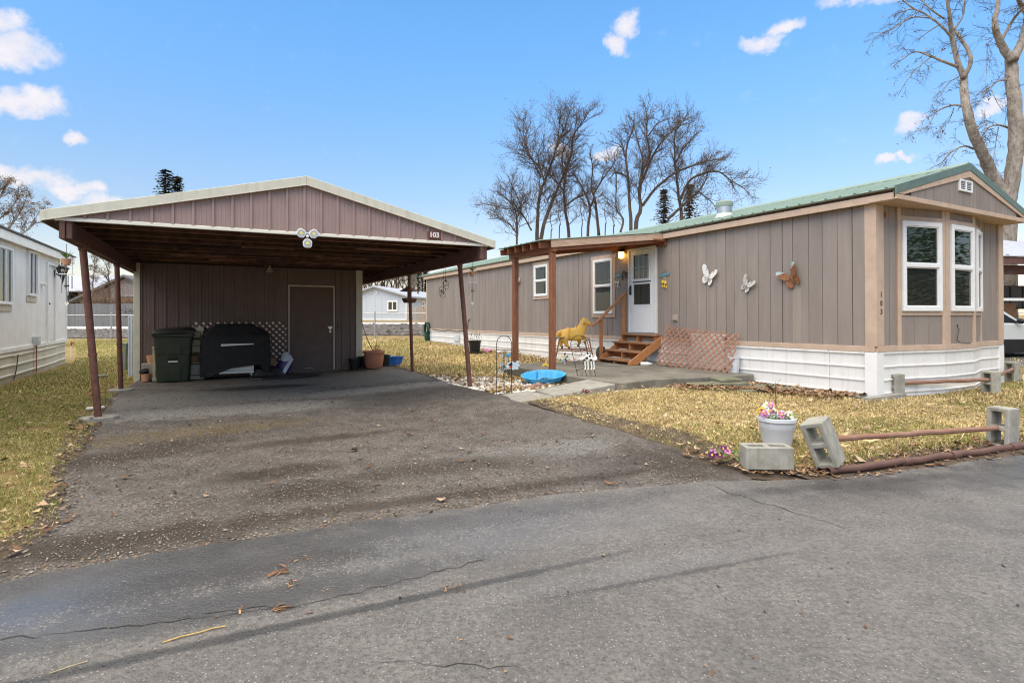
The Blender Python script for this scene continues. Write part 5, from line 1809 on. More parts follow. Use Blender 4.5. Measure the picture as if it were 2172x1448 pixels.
q = MB(); q.add([(-.13, -.02, -.005), (.02, -.04, .015), (.19, -.02, .03), (.17, .03, .05), (.03, .02, .035), (-.12, .02, .01)], [(0, 1, 4, 5), (1, 2, 3, 4)]); q.obj('wrapper', mat('orange_wrapper', (.62, .13, .03), .5), lt)

# beige cabinet behind it
cb = thing('storage_cabinet', 'beige plastic cabinet of drawers and shelves partly behind the wheeled bin', 'cabinet', cw(.83, 5.52, .0), CA)
q = MB()
q.box(-.45, -.40, -.17, .17, .076, .655); q.box(.40, .45, -.17, .17, .076, .999); q.box(-.46, .46, -.18, .17, .0, .075); q.box(-.46, .058, -.18, .17, .656, .69); q.box(.05, .46, -.18, .17, 1.0, 1.08)
q.box(-.40, .058, .14, .17, .076, .655); q.box(.102, .398, .14, .17, .076, .999); q.box(.06, .10, -.165, .17, .076, .999)
q.box(-.40, .06, -.165, .14, .5, .53); q.box(.10, .40, -.165, .14, .33, .35)
q.obj('cabinet_frame', M['cabinet'], cb, bevel=.004)
for z0, z1 in ((.87, .99), (.695, .82), (.56, .685), (.09, .31)):
    q = MB(); q.box(.104, .396, -.175, .10, z0, z1); q.box(.22, .28, -.19, -.1755, (z0 + z1) / 2 - .01, (z0 + z1) / 2 + .01); q.obj('drawer', M['cabinet'], cb, bevel=.006)
q = MB(); q.box(.14, .34, -.10, .10, .351, .49); q.obj('shelf_box', M['card'], cb)

# grill under its cover
gr = thing('covered_grill', 'barbecue grill under a black fabric cover beside the cabinet', 'grill', cw(1.90, 5.36, .03), CA)
rg = random.Random(3)
NP = 72
def gring(zf, hw, hd, wob, hem=False):
    pts = []
    for k in range(NP):
        a = 2 * PI * k / NP - PI / 2 - .0001
        c, s_ = math.cos(a), math.sin(a)
        e = .20
        x = hw * math.copysign(abs(c) ** e, c); y_ = hd * math.copysign(abs(s_) ** e, s_)
        f = 1 + wob * 1.3 * (.6 * math.sin(k * 1.7 + zf * 2) + .4 * math.sin(k * .9 + 2 - zf * 3))
        z = zf
        if hem:
            if s_ < -.6:      # front hem is hitched up over the trolley
                u = (x + .64) / 1.28
                z = .035 + .20 * sstep(.12, .55, u) * (1 - sstep(.86, .97, u)) + .02 * math.sin(k)
            else:
                z = .03 + .02 * math.sin(k * 1.3)
        pts.append((x * f, y_ * f, z))
    return pts
rings = [gring(0, .655, .29, .045, True), gring(.25, .65, .285, .038), gring(.45, .66, .29, .024), gring(.66, .655, .28, .014), gring(.80, .655, .275, .010), gring(.885, .648, .268, .008), gring(.90, .630, .258, .008)]
top = [(x * .60 - .02, y_ * .80, 1.095) for x, y_, z in gring(1.1, .625, .25, .008)]
mid = [(x * .83 - .01, y_ * .92, 1.0) for x, y_, z in gring(1.0, .625, .25, .012)]
tp3 = [(x * .58 - .02, y_ * .76, 1.112) for x, y_, z in gring(1.1, .625, .25, .006)]
tp2 = [(x * .52 - .02, y_ * .6, 1.122) for x, y_, z in gring(1.1, .625, .25, .0)]
q = MB(); q.loft(rings + [mid, top, tp3, tp2], cap0=False)
cov = q.obj('grill_cover', M['black_cloth'], gr, smooth=True)
q = MB()
q.prism([(-.29, .66), (.33, .685), (.33, .705), (-.29, .705)], (0, -.300, 0), (1, 0, 0), (0, 0, 1), (0, .012, 0)); q.obj('cover_slit', M['steel'], gr)
q = MB(); q.box(-.30, .35, -.302, -.292, .24, .655); q.obj('cover_flap', M['black_cloth'], gr)
q = MB(); q.box(-.33, .34, -.245, .22, .075, .135); tr = q.obj('trolley_shelf', M['steel'], gr, bevel=.004)
q = MB(); q.box(-.28, .06, -.235, -.22, .137, .50); q.box(.07, .335, -.235, -.22, .137, .50); q.obj('trolley_door', M['white_enamel'], gr, bevel=.003)
q = MB(); q.box(-.30, .338, -.219, .20, .1355, .80); q.obj('grill_body', M['steel'], gr)
for x in (-.27, .29):
    q = MB(); q.tube([(x - .012, -.2, .012), (x + .012, -.2, .012)], .038, 12); q.box(x - .02, x + .02, -.21, -.19, .045, .0745); q.obj('caster', M['steel'] if x > 0 else M['black'], gr)

# lattice panels made slat by slat
def lattice(t, W, H_, pitch, sw_, th, m_front, m_back, jag=0.0, seed=1):
    """two layers of 45-degree slats clipped to W x H (x right, z up, front at -y)"""
    rg_ = random.Random(seed)
    for layer, (sg_, m, dy) in enumerate(((1, m_front, -th), (-1, m_back, 0.001))):
        c = -H_ + pitch * .3 if sg_ == 1 else pitch * .3
        cmax = W if sg_ == 1 else W + H_
        while c < cmax:
            # line x = c + sg*z
            z0, z1 = (max(0, -c), min(H_, W - c)) if sg_ == 1 else (max(0, c - W), min(H_, c))
            if z1 - z0 > .05:
                e0, e1 = rg_.uniform(0, jag), rg_.uniform(0, jag)
                a, b = z0 + e0 * .0, z1 - e1
                p0, p1 = (c + sg_ * a, dy - th / 2, a), (c + sg_ * b, dy - th / 2, b)
                q = MB(); q.beam(p0, p1, th, sw_, (0, 1, 0)) if False else q.beam(p0, p1, sw_, th, (0, 1, 0))
                q.obj('slat', m, t)
            c += pitch * 1.414

    return t


lt = thing('brown_lattice', 'brown and white lattice panel leaning on the shed wall behind the grill', 'lattice', cw(1.06, 5.66, .10), CA, rot=(math.radians(-3), 0, CA))
lattice(lt, 1.88, 1.08, .098, .040, .008, M['lattice_dark'], M['white_enamel'], 0, 4)

# left corner: block, pots
ck = thing('concrete_block', 'grey concrete block standing in the left corner of the shed wall', 'concrete block', cw(.275, 5.56, 0), CA)
q = MB(); q.box(-.10, .12, -.10, .10, 0, .35); q.obj('block', M['concrete'], ck, bevel=.008)


def pot_mb(r0, r1, h, rim=.0, rimh=.0, wall=.010):
    q = MB()
    P = [(r0, 0)]
    if rim:
        P += [(r1 * .97, h - rimh), (r1 + rim, h - rimh), (r1 + rim, h)]
    else:
        P += [(r1, h)]
    P += [(P[-1][0] - wall - rim, h), (r1 - wall * 1.5, h * .8), (0, h * .78)]
    return q.lathe(P, n=26)


pt1 = thing('terracotta_pot', 'plain terracotta pot standing on the concrete block by the shed corner', 'flower pot', cw(.335, 5.53, .35), 0)
pot_mb(.058, .085, .165).obj('pot', M['terracotta'], pt1, smooth=True)
pt2 = thing('terracotta_pot', 'terracotta pot with black pot stacked in it on the ground by the shed corner', 'flower pot', cw(.26, 5.36, 0), 0)
pot_mb(.065, .092, .16).obj('pot', M['terracotta'], pt2, smooth=True)
q = pot_mb(.06, .085, .10, .006, .02); o = q.obj('inner_pot', M['black'], pt2, smooth=True, loc=(-.005, 0, .135), rot=(math.radians(20), math.radians(-8), 0))

# right of the grill: bag, cardboard, tarp, mat
bg_ = thing('plastic_bag', 'crumpled purple and white printed sack slumped left of the shed door', 'bag', cw(2.85, 5.42, .06), CA)
rb = random.Random(9)
q = MB()
def bagring(z, w, d, ox, j):
    return [(ox + w * math.copysign(abs(math.cos(a)) ** .6, math.cos(a)) + rb.uniform(-j, j), d * math.sin(a) + rb.uniform(-j, j), z + rb.uniform(-j, j) * .6) for a in np.linspace(0, 2 * PI, 15)[:-1]]
q.loft([bagring(.0, .12, .10, 0, .008), bagring(.08, .14, .12, .01, .012), bagring(.17, .14, .11, .03, .014), bagring(.26, .13, .09, .05, .018)]); q.obj('sack', M['purple'], bg_, smooth=True)
q = MB(); q.loft([bagring(.25, .11, .09, .04, .02), bagring(.32, .12, .09, .06, .025), bagring(.40, .07, .06, .05, .025), bagring(.45, .035, .03, .05, .015)]); q.obj('sack_top', M['bag_white'], bg_, smooth=True)
q = MB(); q.add([(-.05, -.16, .0), (.02, -.17, -.03), (.21, -.10, .30), (.15, -.08, .32), (.04, -.13, .16), (-.05, -.15, .0)], [(0, 1, 4), (1, 2, 4), (2, 3, 4)]); q.obj('sack_fold', M['bag_white'], bg_)
q = MB(); q.box(-.012, .012, -.012, .012, 0, .004)
cd = thing('cardboard_sheet', 'small tan cardboard sheet standing between the grill and the purple sack', 'cardboard', cw(2.65, 5.50, .09), CA)
q = MB(); q.box(-.06, .06, -.006, .006, 0, .28); q.obj('cardboard', M['card'], cd)
tp = thing('tarp_bundle', 'crumpled charcoal tarp heaped on the ground right of the grill', 'tarp', cw(2.52, 5.22, .03), CA)
rb = random.Random(21)
q = MB()
ngx, ngy = 13, 9
for j in range(ngy):
    for i in range(ngx):
        u, v = i / (ngx - 1) * 2 - 1, j / (ngy - 1) * 2 - 1
        h = max(0, 1 - (abs(u) ** 2.2 + abs(v) ** 2.2)) ** .6
        q.v.append((u * .34 + rb.uniform(-.015, .015), v * .20 + rb.uniform(-.015, .015), h * (.15 + .06 * math.sin(u * 5 + v * 3)) + rb.uniform(-.012, .012) * h + .003))
for j in range(ngy - 1):
    for i in range(ngx - 1):
        k = j * ngx + i
        q.f.append((k, k + 1, k + ngx + 1, k + ngx)); q.mi.append(0)
q.obj('tarp', M['tarp'], tp)
mt_ = thing('rubber_mat', 'flat dark rubber mat on the asphalt in front of the shed door', 'mat', cw(2.95, 4.85, gz(*to_w(2.95, 4.85, CO, CA)) + .006), CA + .05, rot=(0, -.018, CA + .05))
q = MB(); q.prism([(-.62, -.32), (.1, -.40), (.66, .02), (.40, .40), (-.50, .30)], (0, 0, 0), (1, 0, 0), (0, 1, 0), (0, 0, .012)); q.obj('mat', M['tarp'], mt_)
sc = thing('paper_scrap', 'white paper scrap lying at the foot of the shed door', 'paper scrap', cw(3.42, 5.60, .085), CA)
q = MB(); q.add([(-.11, -.03, .0), (.0, -.05, .025), (.12, -.03, .005), (.10, .04, .01), (0, .03, .03), (-.10, .03, .005)], [(0, 1, 4, 5), (1, 2, 3, 4)]); q.obj('scrap', M['petal_white'], sc)
chips('door_leaves', [to_w(2.8, 5.45, CO, CA), to_w(4.5, 5.5, CO, CA), to_w(4.5, 5.7, CO, CA), to_w(2.8, 5.7, CO, CA)], 70, .028, leafpal, 44, M['litter'], curl=True, off=.01)

# pots to the right of the shed
b1 = thing('black_pot', 'small black plastic pot under the right end of the shed wall', 'flower pot', cw(4.41, 5.38, .075), 0)
pot_mb(.10, .135, .24, .006, .03).obj('pot', M['black'], b1, smooth=True)
b2 = thing('black_pot', 'black pot half hidden left of the big terracotta pot', 'flower pot', cw(4.70, 5.70, .07), 0)
pot_mb(.12, .15, .27, .006, .03).obj('pot', M['black'], b2, smooth=True)
b3 = thing('black_pot', 'black pot half hidden right of the big terracotta pot', 'flower pot', cw(5.20, 5.72, .08), 0)
pot_mb(.12, .15, .27, .006, .03).obj('pot', M['black'], b3, smooth=True)
bp_ = thing('large_planter', 'large terracotta-coloured tub with bare stems at the right end of the shed', 'planter', cw(4.86, 5.33, .07), 0)
q = MB(); q.lathe([(.165, 0), (.20, .05), (.222, .20), (.232, .335), (.242, .34), (.245, .365), (.262, .37), (.262, .41), (.25, .42), (.235, .40), (.22, .36), (0, .35)], n=32); q.obj('tub', M['terra_plastic'], bp_, smooth=True)
q = MB(); q.lathe([(.22, .362), (.1, .375), (0, .385)], n=16); q.obj('soil', M['soil'], bp_)
q = MB()
for pts, r in (([(.0, 0, .37), (-.08, 0, .52), (-.20, .02, .78), (-.27, .02, 1.0), (-.30, .02, 1.16)], .012), ([(.02, 0, .37), (.06, .02, .6), (.08, .02, .84)], .005), ([(.04, 0, .37), (.15, 0, .58), (.29, .02, .80)], .005), ([(-.08, 0, .37), (-.17, 0, .46), (-.24, 0, .56)], .004), ([(-.05, 0, .37), (-.12, .02, .50)], .004)):
    q.tube(pts, [r * (1 - .6 * i / len(pts)) for i in range(len(pts))], 5)
q.obj('stem', M['twig'], bp_)
q = MB()
for k in range(5):
    a = k * PI / 5
    q.tube([(.085 * math.cos(t_) * math.cos(a), .085 * math.cos(t_) * math.sin(a), .45 + .085 * math.sin(t_)) for t_ in np.linspace(0, 2 * PI, 17)[:-1]], .004, 4, closed=True)
q.tube([(.085 * math.cos(t_), .085 * math.sin(t_), .45) for t_ in np.linspace(0, 2 * PI, 17)[:-1]], .004, 4, closed=True)
q.obj('wire_ball', M['rust_tube'], bp_, loc=(.08, -.02, 0))


def shell_pool(t, L_, W_, H_, m, seed, bottom=.62, flute=9, tilt=(0, 0)):
    """scallop-edged moulded tub"""
    n = 72
    def ring(k, z, wob):
        out = []
        for i in range(n):
            a = 2 * PI * i / n
            f = 1 + wob * math.cos(a * flute)
            out.append((L_ * k * f * math.cos(a), W_ * k * f * math.sin(a), z))
        return out
    q = MB()
    outer = [ring(bottom, 0, .03), ring(bottom + .13, H_ * .35, .045), ring(.88, H_ * .75, .05), ring(.97, H_ * .96, .018), ring(1.02, H_ * .97, .012), ring(1.03, H_, .012)]
    inner = [ring(.97, H_, .012), ring(.94, H_ * .93, .02), ring(.84, H_ * .72, .05), ring(bottom + .10, H_ * .33, .045), ring(bottom - .03, .02, .02)]
    q.loft(outer + inner)
    return q.obj('tub', M[m], t, smooth=True)


bpo = thing('blue_tub', 'small royal blue moulded tub on the dry grass behind the terracotta tub', 'tub', cw(5.46, 5.9, .085), CA)
shell_pool(bpo, .30, .22, .20, 'royal_plastic', 1, .7)
q = MB(); q.lathe([(.18, .08), (.08, .12), (0, .11)], n=14, sx=1.2); q.obj('soil', M['soil'], bpo)
q = MB(); q.tube([(.12, 0, .1), (.13, .0, .25), (.15, .01, .36)], .004, 4); q.obj('stem', M['twig'], bpo)

# hanging under the right beam
th_ = thing('oval_thermometer', 'tan oval disc hanging under the right carport beam', 'thermometer', cw(5.42, 4.0, 2.10), CA)
q = MB(); q.lathe([(.0, -.012), (.10, -.012), (.112, -.004), (.112, .006), (.0, .012)], n=24); o = q.obj('disc', M['cabinet'], th_, smooth=True, rot=(PI / 2, 0, 0)); o.scale = (.62, 1.25, 1)
q = MB(); q.tube([(0, 0, .13), (0, 0, .22)], .004, 4); q.box(-.006, .006, -.02, -.013, -.01, .03); q.obj('needle', M['wire'], th_)
fe = thing('bird_feeder', 'brown pagoda bird feeder hanging by the rear right carport post', 'bird feeder', cw(5.32, 4.05, 1.80), CA)
q = MB(); q.tube([(0, -.06, .2), (0, -.06, .42)], .004, 4); q.obj('cord', M['wire'], fe)
q = MB(); q.lathe([(.23, .06), (.16, .10), (.05, .17), (.01, .20)], (0, -.06, 0), 4); q.obj('feeder_roof', M['dark_wood'], fe)
q = MB(); q.lathe([(.05, -.08), (.05, .09)], (0, -.06, 0), 4); q.obj('feeder_body', M['bell_beige'], fe)
q = MB(); q.lathe([(.13, -.19), (.17, -.12), (.17, -.09), (.05, -.08)], (0, -.06, 0), 8); q.obj('feeder_tray', M['dark_wood'], fe)

# ================================================================ porch roof at the door
hw = lambda x, s_, z=0: (*to_w(x, s_, HO, HA), z)
porch = thing('porch_roof', 'small cedar porch roof on two posts over the door of the brown home', 'porch roof', (HO[0], HO[1], 0), HA)
ps = lambda x: 3.15 + .119 * x            # top of rafters, x negative outwards
for y, w in ((4.49, .108), (5.95, .108)):
    q = MB(); q.box(-2.94 - w / 2, -2.94 + w / 2, y - w / 2, y + w / 2, .20, 2.575); q.obj('post', M['cedar'], porch, bevel=.006)
q = MB(); q.box(-2.985, -2.895, 4.40, 6.16, 2.577, 2.70); q.obj('front_beam', M['cedar_x'], porch, bevel=.004)
for k in range(6):
    y = 4.50 + k * .315
    q = MB(); q.beam((-3.24, y, ps(-3.24) - .07), (-.06, y, ps(-.06) - .07), .038, .125); q.obj('rafter', M['cedar_x'], porch, bevel=.003)
for k, x in enumerate((-3.1, -2.3, -1.5, -.7)):
    q = MB(); q.beam((x, 4.42, ps(x) + .003), (x, 6.12, ps(x) + .003), .085, .018); q.obj('purlin', M['cedar_x'], porch)
q = MB(); q.beam((-3.03, 4.395, ps(-3.03) - .065), (-.13, 4.395, ps(-.13) - .065), .036, .145); q.obj('rake_board', M['weathered'], porch, bevel=.004)
q = MB(); q.beam((-2.9, 4.445, ps(-2.9) - .16), (-.06, 4.445, ps(-.06) - .16), .05, .09); q.obj('side_beam', M['cedar_x'], porch, bevel=.003)
q = MB(); q.beam((-2.9, 5.95, ps(-2.9) - .16), (-.06, 5.95, ps(-.06) - .16), .05, .09); q.obj('side_beam', M['cedar_x'], porch, bevel=.003)
q = MB(); q.box(-.062, -.022, 4.34, 6.2, 2.86, 3.0); q.obj('ledger', M['cedar_x'], porch, bevel=.003)
q = MB(); q.box(-.40, -.062, 4.34, 4.42, 2.955, 2.99); q.obj('ledger_block', M['cedar_x'], porch)
prof2 = [(0, 0)]
for k in range(8):
    y = k * .2275
    prof2 += [(y + .07, 0), (y + .085, .02), (y + .115, .02), (y + .13, 0)]
prof2 += [(1.82, 0), (1.82, -.004), (0, -.004)]
q = MB(); q.prism(prof2, (-3.28, 4.36, ps(-3.28) + .016), (0, 1, 0), (0, 0, 1), (3.22, 0, 3.22 * .119)); q.obj('roof_metal', M['green_roof'], porch)

# ---------------------------------------------------------------- wooden steps with handrail
st = thing('wooden_steps', 'orange-stained wooden steps with a handrail up to the storm door', 'steps', (HO[0], HO[1], 0), HA)
Ya, Yb = 4.55, 5.70
fr_ = [-.20, -.43, -.655, -.88]
zt = [.905, .725, .54, .355]
for k in range(4):
    xb = fr_[k] + (.20 if k == 0 else .29)
    for (a, b) in (((fr_[k], fr_[k] + .137), (fr_[k] + .143, xb)) if k else ((fr_[k], xb - .004),)):
        q = MB(); q.box(a, b, Ya - .02, Yb + .02, zt[k] - .038, zt[k]); q.obj('tread', M['tread_wood'], st, bevel=.004)
    if k < 3 or True:
        zb = zt[k] - .04 - .14 if k < 3 else .258
        for y in (Ya + .03, (Ya + Yb) / 2 + .02, Yb - .03):
            q = MB(); q.box(fr_[k] + .03, fr_[k] + .26, y - .019, y + .019, max(.258, zb), zt[k] - .039); q.obj('support_block', M['step_wood'], st)
    q = MB(); q.box(fr_[k] + .20, fr_[k] + .222, Ya + .05, Yb - .05, .258 if k == 3 else zt[k] - .18, zt[k] - .0395); q.obj('riser', M['step_wood'], st)
for y in (Ya - .015,):
    q = MB(); q.prism([(-.02, .868), (-.02, .66), (-.72, .262), (-.96, .262), (-.96, .315)], (0, y - .02, 0), (1, 0, 0), (0, 0, 1), (0, .04, 0)); q.obj('stringer', M['step_wood'], st, bevel=.003)
q = MB(); q.prism([(-.02, .868), (-.02, .66), (-.72, .262), (-.86, .262), (-.86, .315)], (0, Yb - .012, 0), (1, 0, 0), (0, 0, 1), (0, .034, 0)); q.obj('stringer', M['step_wood'], st, bevel=.003)
q = MB(); q.box(-.78, -.70, Yb + .022, Yb + .062, .262, 1.235); q.obj('rail_post', M['step_wood'], st, bevel=.004)
q = MB(); q.box(-.16, -.085, Yb - .06, Yb - .022, .906, 1.80); q.obj('rail_post', M['step_wood'], st, bevel=.004)
q = MB(); q.beam((-.98, Yb + .04, 1.08), (-.07, Yb - .04, 1.87), .085, .040); q.obj('handrail', M['step_wood'], st, bevel=.005)

# ---------------------------------------------------------------- lattice panel leaning on the skirting
la = thing('terracotta_lattice', 'terracotta-coloured lattice panel leaning against the siding right of the steps', 'lattice', hw(-.35, 4.34, .285), rot=(math.radians(-16), math.radians(3.5), HA - PI / 2))
lattice(la, 1.93, .87, .100, .031, .008, M['lattice'], M['lattice'], .05, 7)
wc = thing('white_sheet', 'white plastic sheet standing on edge behind the terracotta lattice', 'plastic sheet', hw(-.06, 3.2, .26), HA)
q = MB()
q.box(-.018, .012, -.42, .40, 0, .66); q.box(-.024, .014, -.44, .42, .661, .70)
q.obj('sheet', M['petal_white'], wc, bevel=.004)
gb_ = thing('grey_bucket', 'grey bucket behind the right end of the terracotta lattice', 'bucket', hw(-.16, 2.47, .25), HA)
pot_mb(.085, .11, .30, .006, .02).obj('bucket', M['planter'], gb_, smooth=True)
bt = thing('plastic_bottle', 'small white bottle lying on the slab at the foot of the steps', 'bottle', hw(-.55, 4.42, .285), HA)
q = MB(); q.lathe([(.02, -.13), (.04, -.12), (.042, .03), (.018, .09), (.018, .12)], n=12); q.obj('bottle', M['petal_white'], bt, smooth=True, rot=(PI / 2, 0, .9))
chips('patio_leaves', [hl(-.5, 4.4), hl(-.15, 4.4), hl(-.15, 3.4), hl(-.55, 3.6)], 50, .03, leafpal, 55, M['litter'], curl=True, off=.19)
rkt = thing('dark_stone', 'dark mossy stone leaning against the skirting left of the steps', 'stone', hw(-.33, 6.25, .24), .5)
q = MB(); q.sphere((0, 0, .16), .17, 9, 6, (.7, 1, 1.1)); q.obj('stone', M['stone_dark'], rkt)

# stacked pavers at the corner of the slab
for k, (x, y, z, w, d, h, r, lb) in enumerate((
        (-1.42, 2.02, .09, .62, .30, .09, .08, 'long mossy paver, lower left of the stack by the patio corner'),
        (-.98, 1.90, .09, .52, .42, .10, -.05, 'thick mossy paver in the middle of the stack by the patio corner'),
        (-.96, 1.98, .192, .42, .34, .05, .06, 'thin square paver, topmost of the stack by the patio corner'),
        (-.60, 1.55, .085, .60, .34, .05, .02, 'flat grey paver lying on the soil right of the stack'),
        (-1.05, 1.42, .085, .50, .30, .04, .12, 'flat mossy paver lying in front of the stack'),
        (-.35, 1.25, .085, .36, .30, .035, -.1, 'small flat paver lying nearest the white skirting'))):
    p = thing('paver', lb, 'paver', hw(x, y, z), HA + r - .35, 'pavers at the patio corner')
    q = MB(); q.box(-w / 2, w / 2, -d / 2, d / 2, 0, h); q.obj('slab', M['paver'], p, bevel=.012)

# ---------------------------------------------------------------- spring rocking horse
rh = thing('rocking_horse', 'yellow plastic spring horse on a rusty orange tube frame on the patio', 'rocking horse', (1.40, 13.1, .255), .06)


def skin_mesh(verts, edges, radii, name, m, parent, sub=2, root=0):
    me = bpy.data.meshes.new(name)
    me.from_pydata(verts, edges, [])
    o = bpy.data.objects.new(name + '_tmp', me)
    COL.objects.link(o)
    o.modifiers.new('skin', 'SKIN').use_smooth_shade = True
    for i, r in enumerate(radii):
        rr = r if hasattr(r, '__len__') else (r, r)
        me.skin_vertices[0].data[i].radius = rr
        me.skin_vertices[0].data[i].use_root = (i == root)
    s_ = o.modifiers.new('sub', 'SUBSURF'); s_.levels = sub; s_.render_levels = sub
    dg = bpy.context.evaluated_depsgraph_get()
    me2 = bpy.data.meshes.new_from_object(o.evaluated_get(dg))
    me2.name = name
    me2.materials.clear(); me2.materials.append(m)
    me2.polygons.foreach_set('use_smooth', [True] * len(me2.polygons))
    COL.objects.unlink(o); bpy.data.objects.remove(o)
    return inst(me2, name, parent)


V = [(0, 0, .62), (-.12, 0, .635), (-.22, 0, .645), (.12, 0, .64), (.21, 0, .69), (.26, 0, .80), (.285, 0, .92), (.33, 0, .965), (.395, 0, .905), (.435, 0, .865)]
E_ = [(0, 1), (1, 2), (0, 3), (3, 4), (4, 5), (5, 6), (6, 7), (7, 8), (8, 9)]
Rr = [(.155, .15), (.165, .165), (.12, .13), (.165, .17), (.145, .15), (.10, .125), (.08, .105), (.075, .09), (.062, .068), (.05, .055)]
def addc(base, pts, rad):
    p = base
    for q_, r_ in zip(pts, rad):
        V.append(q_); Rr.append((r_, r_)); E_.append((p, len(V) - 1)); p = len(V) - 1
addc(2, [(-.24, .07, .52), (-.285, .075, .43), (-.25, .075, .345)], [.095, .052, .034])
addc(2, [(-.20, -.07, .52), (-.17, -.075, .42), (-.10, -.075, .345)], [.095, .054, .034])
addc(3, [(.19, -.075, .565), (.30, -.078, .565), (.31, -.078, .46)], [.08, .048, .032])
addc(3, [(.16, .075, .54), (.21, .078, .45), (.17, .078, .385)], [.075, .045, .032])
addc(2, [(-.29, 0, .685), (-.345, 0, .665), (-.385, 0, .57)], [.06, .07, .036])
skin_mesh(V, E_, Rr, 'horse_body', M['yellow'], rh)
rh.scale = (.93, .95, 1.0)
q = MB()
for sgn in (-1, 1):
    q.add([(.29, sgn * .03, 1.005), (.325, sgn * .018, 1.0), (.31, sgn * .05, .995), (.30, sgn * .04, 1.055)], [(0, 1, 3), (1, 2, 3), (2, 0, 3), (0, 2, 1)])
q.obj('ear', M['yellow'], rh)
q = MB(); q.sphere((.425, 0, .868), .042, 12, 8, (1.15, .95, 1.0)); q.obj('muzzle', M['orange_yellow'], rh, smooth=True)
for sgn in (-1, 1):
    q = MB(); q.sphere((.355, sgn * .05, .965), .013, 8, 6); q.obj('eye', M['black'], rh, smooth=True)
for (x, y, z, a) in ((-.245, .075, .335, 0), (-.09, -.075, .335, .5), (.312, -.078, .445, .3), (.16, .078, .375, -.5)):
    q = MB(); q.lathe([(.028, -.03), (.024, .015), (.01, .02)], (x, y, z), 10)
    q.obj('hoof', M['hoof'], rh, smooth=True)
q = MB()
q.loft([[(x, .128 * math.sin(a), .655 + .115 * math.cos(a) + e) for a in np.linspace(-1.5, 1.5, 13)] + [(x, .118 * math.sin(a), .655 + .10 * math.cos(a)) for a in np.linspace(1.5, -1.5, 13)] for x, e in ((-.13, .045), (-.10, .02), (-.02, .006), (.05, .01), (.085, .05))])
q.tube([(.085, 0, .76), (.10, 0, .83)], [.02, .028], 8)
q.obj('saddle', M['yellow'], rh, smooth=True)
q = MB()
for k in range(9):
    f = k / 8
    q.sphere((.19 + .115 * f - .03, 0, .80 + .20 * f), .035, 7, 5, (.8, .5, 1.1))
q.obj('mane', M['yellow'], rh, smooth=True)
q = MB(); q.tube([(.275, -.165, .885), (.275, .165, .885)], .011, 6); q.sphere((.275, -.165, .885), .018, 8, 5); q.sphere((.275, .165, .885), .018, 8, 5); q.obj('handle', M['hoof'], rh)
# frame: splayed uprights, curved end bars on the ground, long side bars, springs
q = MB()
for sx in (-1, 1):
    q.tube([(sx * .36, -.30, .56), (sx * .47, -.31, .08), (sx * .50, -.29, .022), (sx * .505, -.2, .018), (sx * .505, .2, .018), (sx * .50, .29, .022), (sx * .47, .31, .08), (sx * .36, .30, .56)], .017, 7)
for sy in (-1, 1):
    q.tube([(-.43, sy * .305, .25), (-.38, sy * .29, .275), (.38, sy * .29, .275), (.43, sy * .305, .25)], .015, 6)
q.obj('tube_frame', M['rust_tube'], rh, smooth=True)
for sx in (-1, 1):
    for sy in (-1, 1):
        a, b = Vector((sx * .36, sy * .295, .54)), Vector((sx * .20, sy * .12, .575 if sx < 0 else .60))
        n_ = 40
        d = (b - a).normalized(); u = d.orthogonal().normalized(); w_ = d.cross(u)
        q = MB(); q.tube([a.lerp(b, i / n_) + (u * math.cos(i * 1.25) + w_ * math.sin(i * 1.25)) * .016 for i in range(n_ + 1)], .0055, 4)
        q.obj('spring', M['wire'], rh)

# ---------------------------------------------------------------- garden ornaments
tr = thing('garden_trellis', 'black wire arch trellis standing upright in the white rock bed', 'trellis', (-.125, 8.90, .07), .5)
def arch(w, h, bars, m=M['black_iron'], r=.006):
    q = MB()
    pts = [(-w / 2, 0, -.05), (-w / 2, 0, h - w / 2)] + [(-w / 2 * math.cos(a), 0, h - w / 2 + w / 2 * math.sin(a)) for a in np.linspace(0, PI, 11)[1:-1]] + [(w / 2, 0, h - w / 2), (w / 2, 0, -.05)]
    q.tube(pts, r, 6)
    q.tube([(0, 0, -.05), (0, 0, bars[0])], r * .9, 6)
    for z in bars:
        q.tube([(-w / 2, 0, z), (w / 2, 0, z)], r * .8, 5)
    return q
arch(.27, .95, (.72, .30)).obj('arch', M['black_iron'], tr)
tr2 = thing('garden_trellis', 'black wire arch trellis with scrolls leaning left at the patio edge', 'trellis', (1.34, 10.0, .20), rot=(0, -.26, -.55))
q = arch(.34, .80, (.66, .52, .20))
for sx in (-.085, .085):
    for zc in (.11, .05):
        q.tube([(sx + .035 * (1 - i / 14) * math.cos(i * .7), 0, zc + .035 * (1 - i / 14) * math.sin(i * .7)) for i in range(12)], .003, 4)
q.obj('arch', M['black_iron'], tr2)
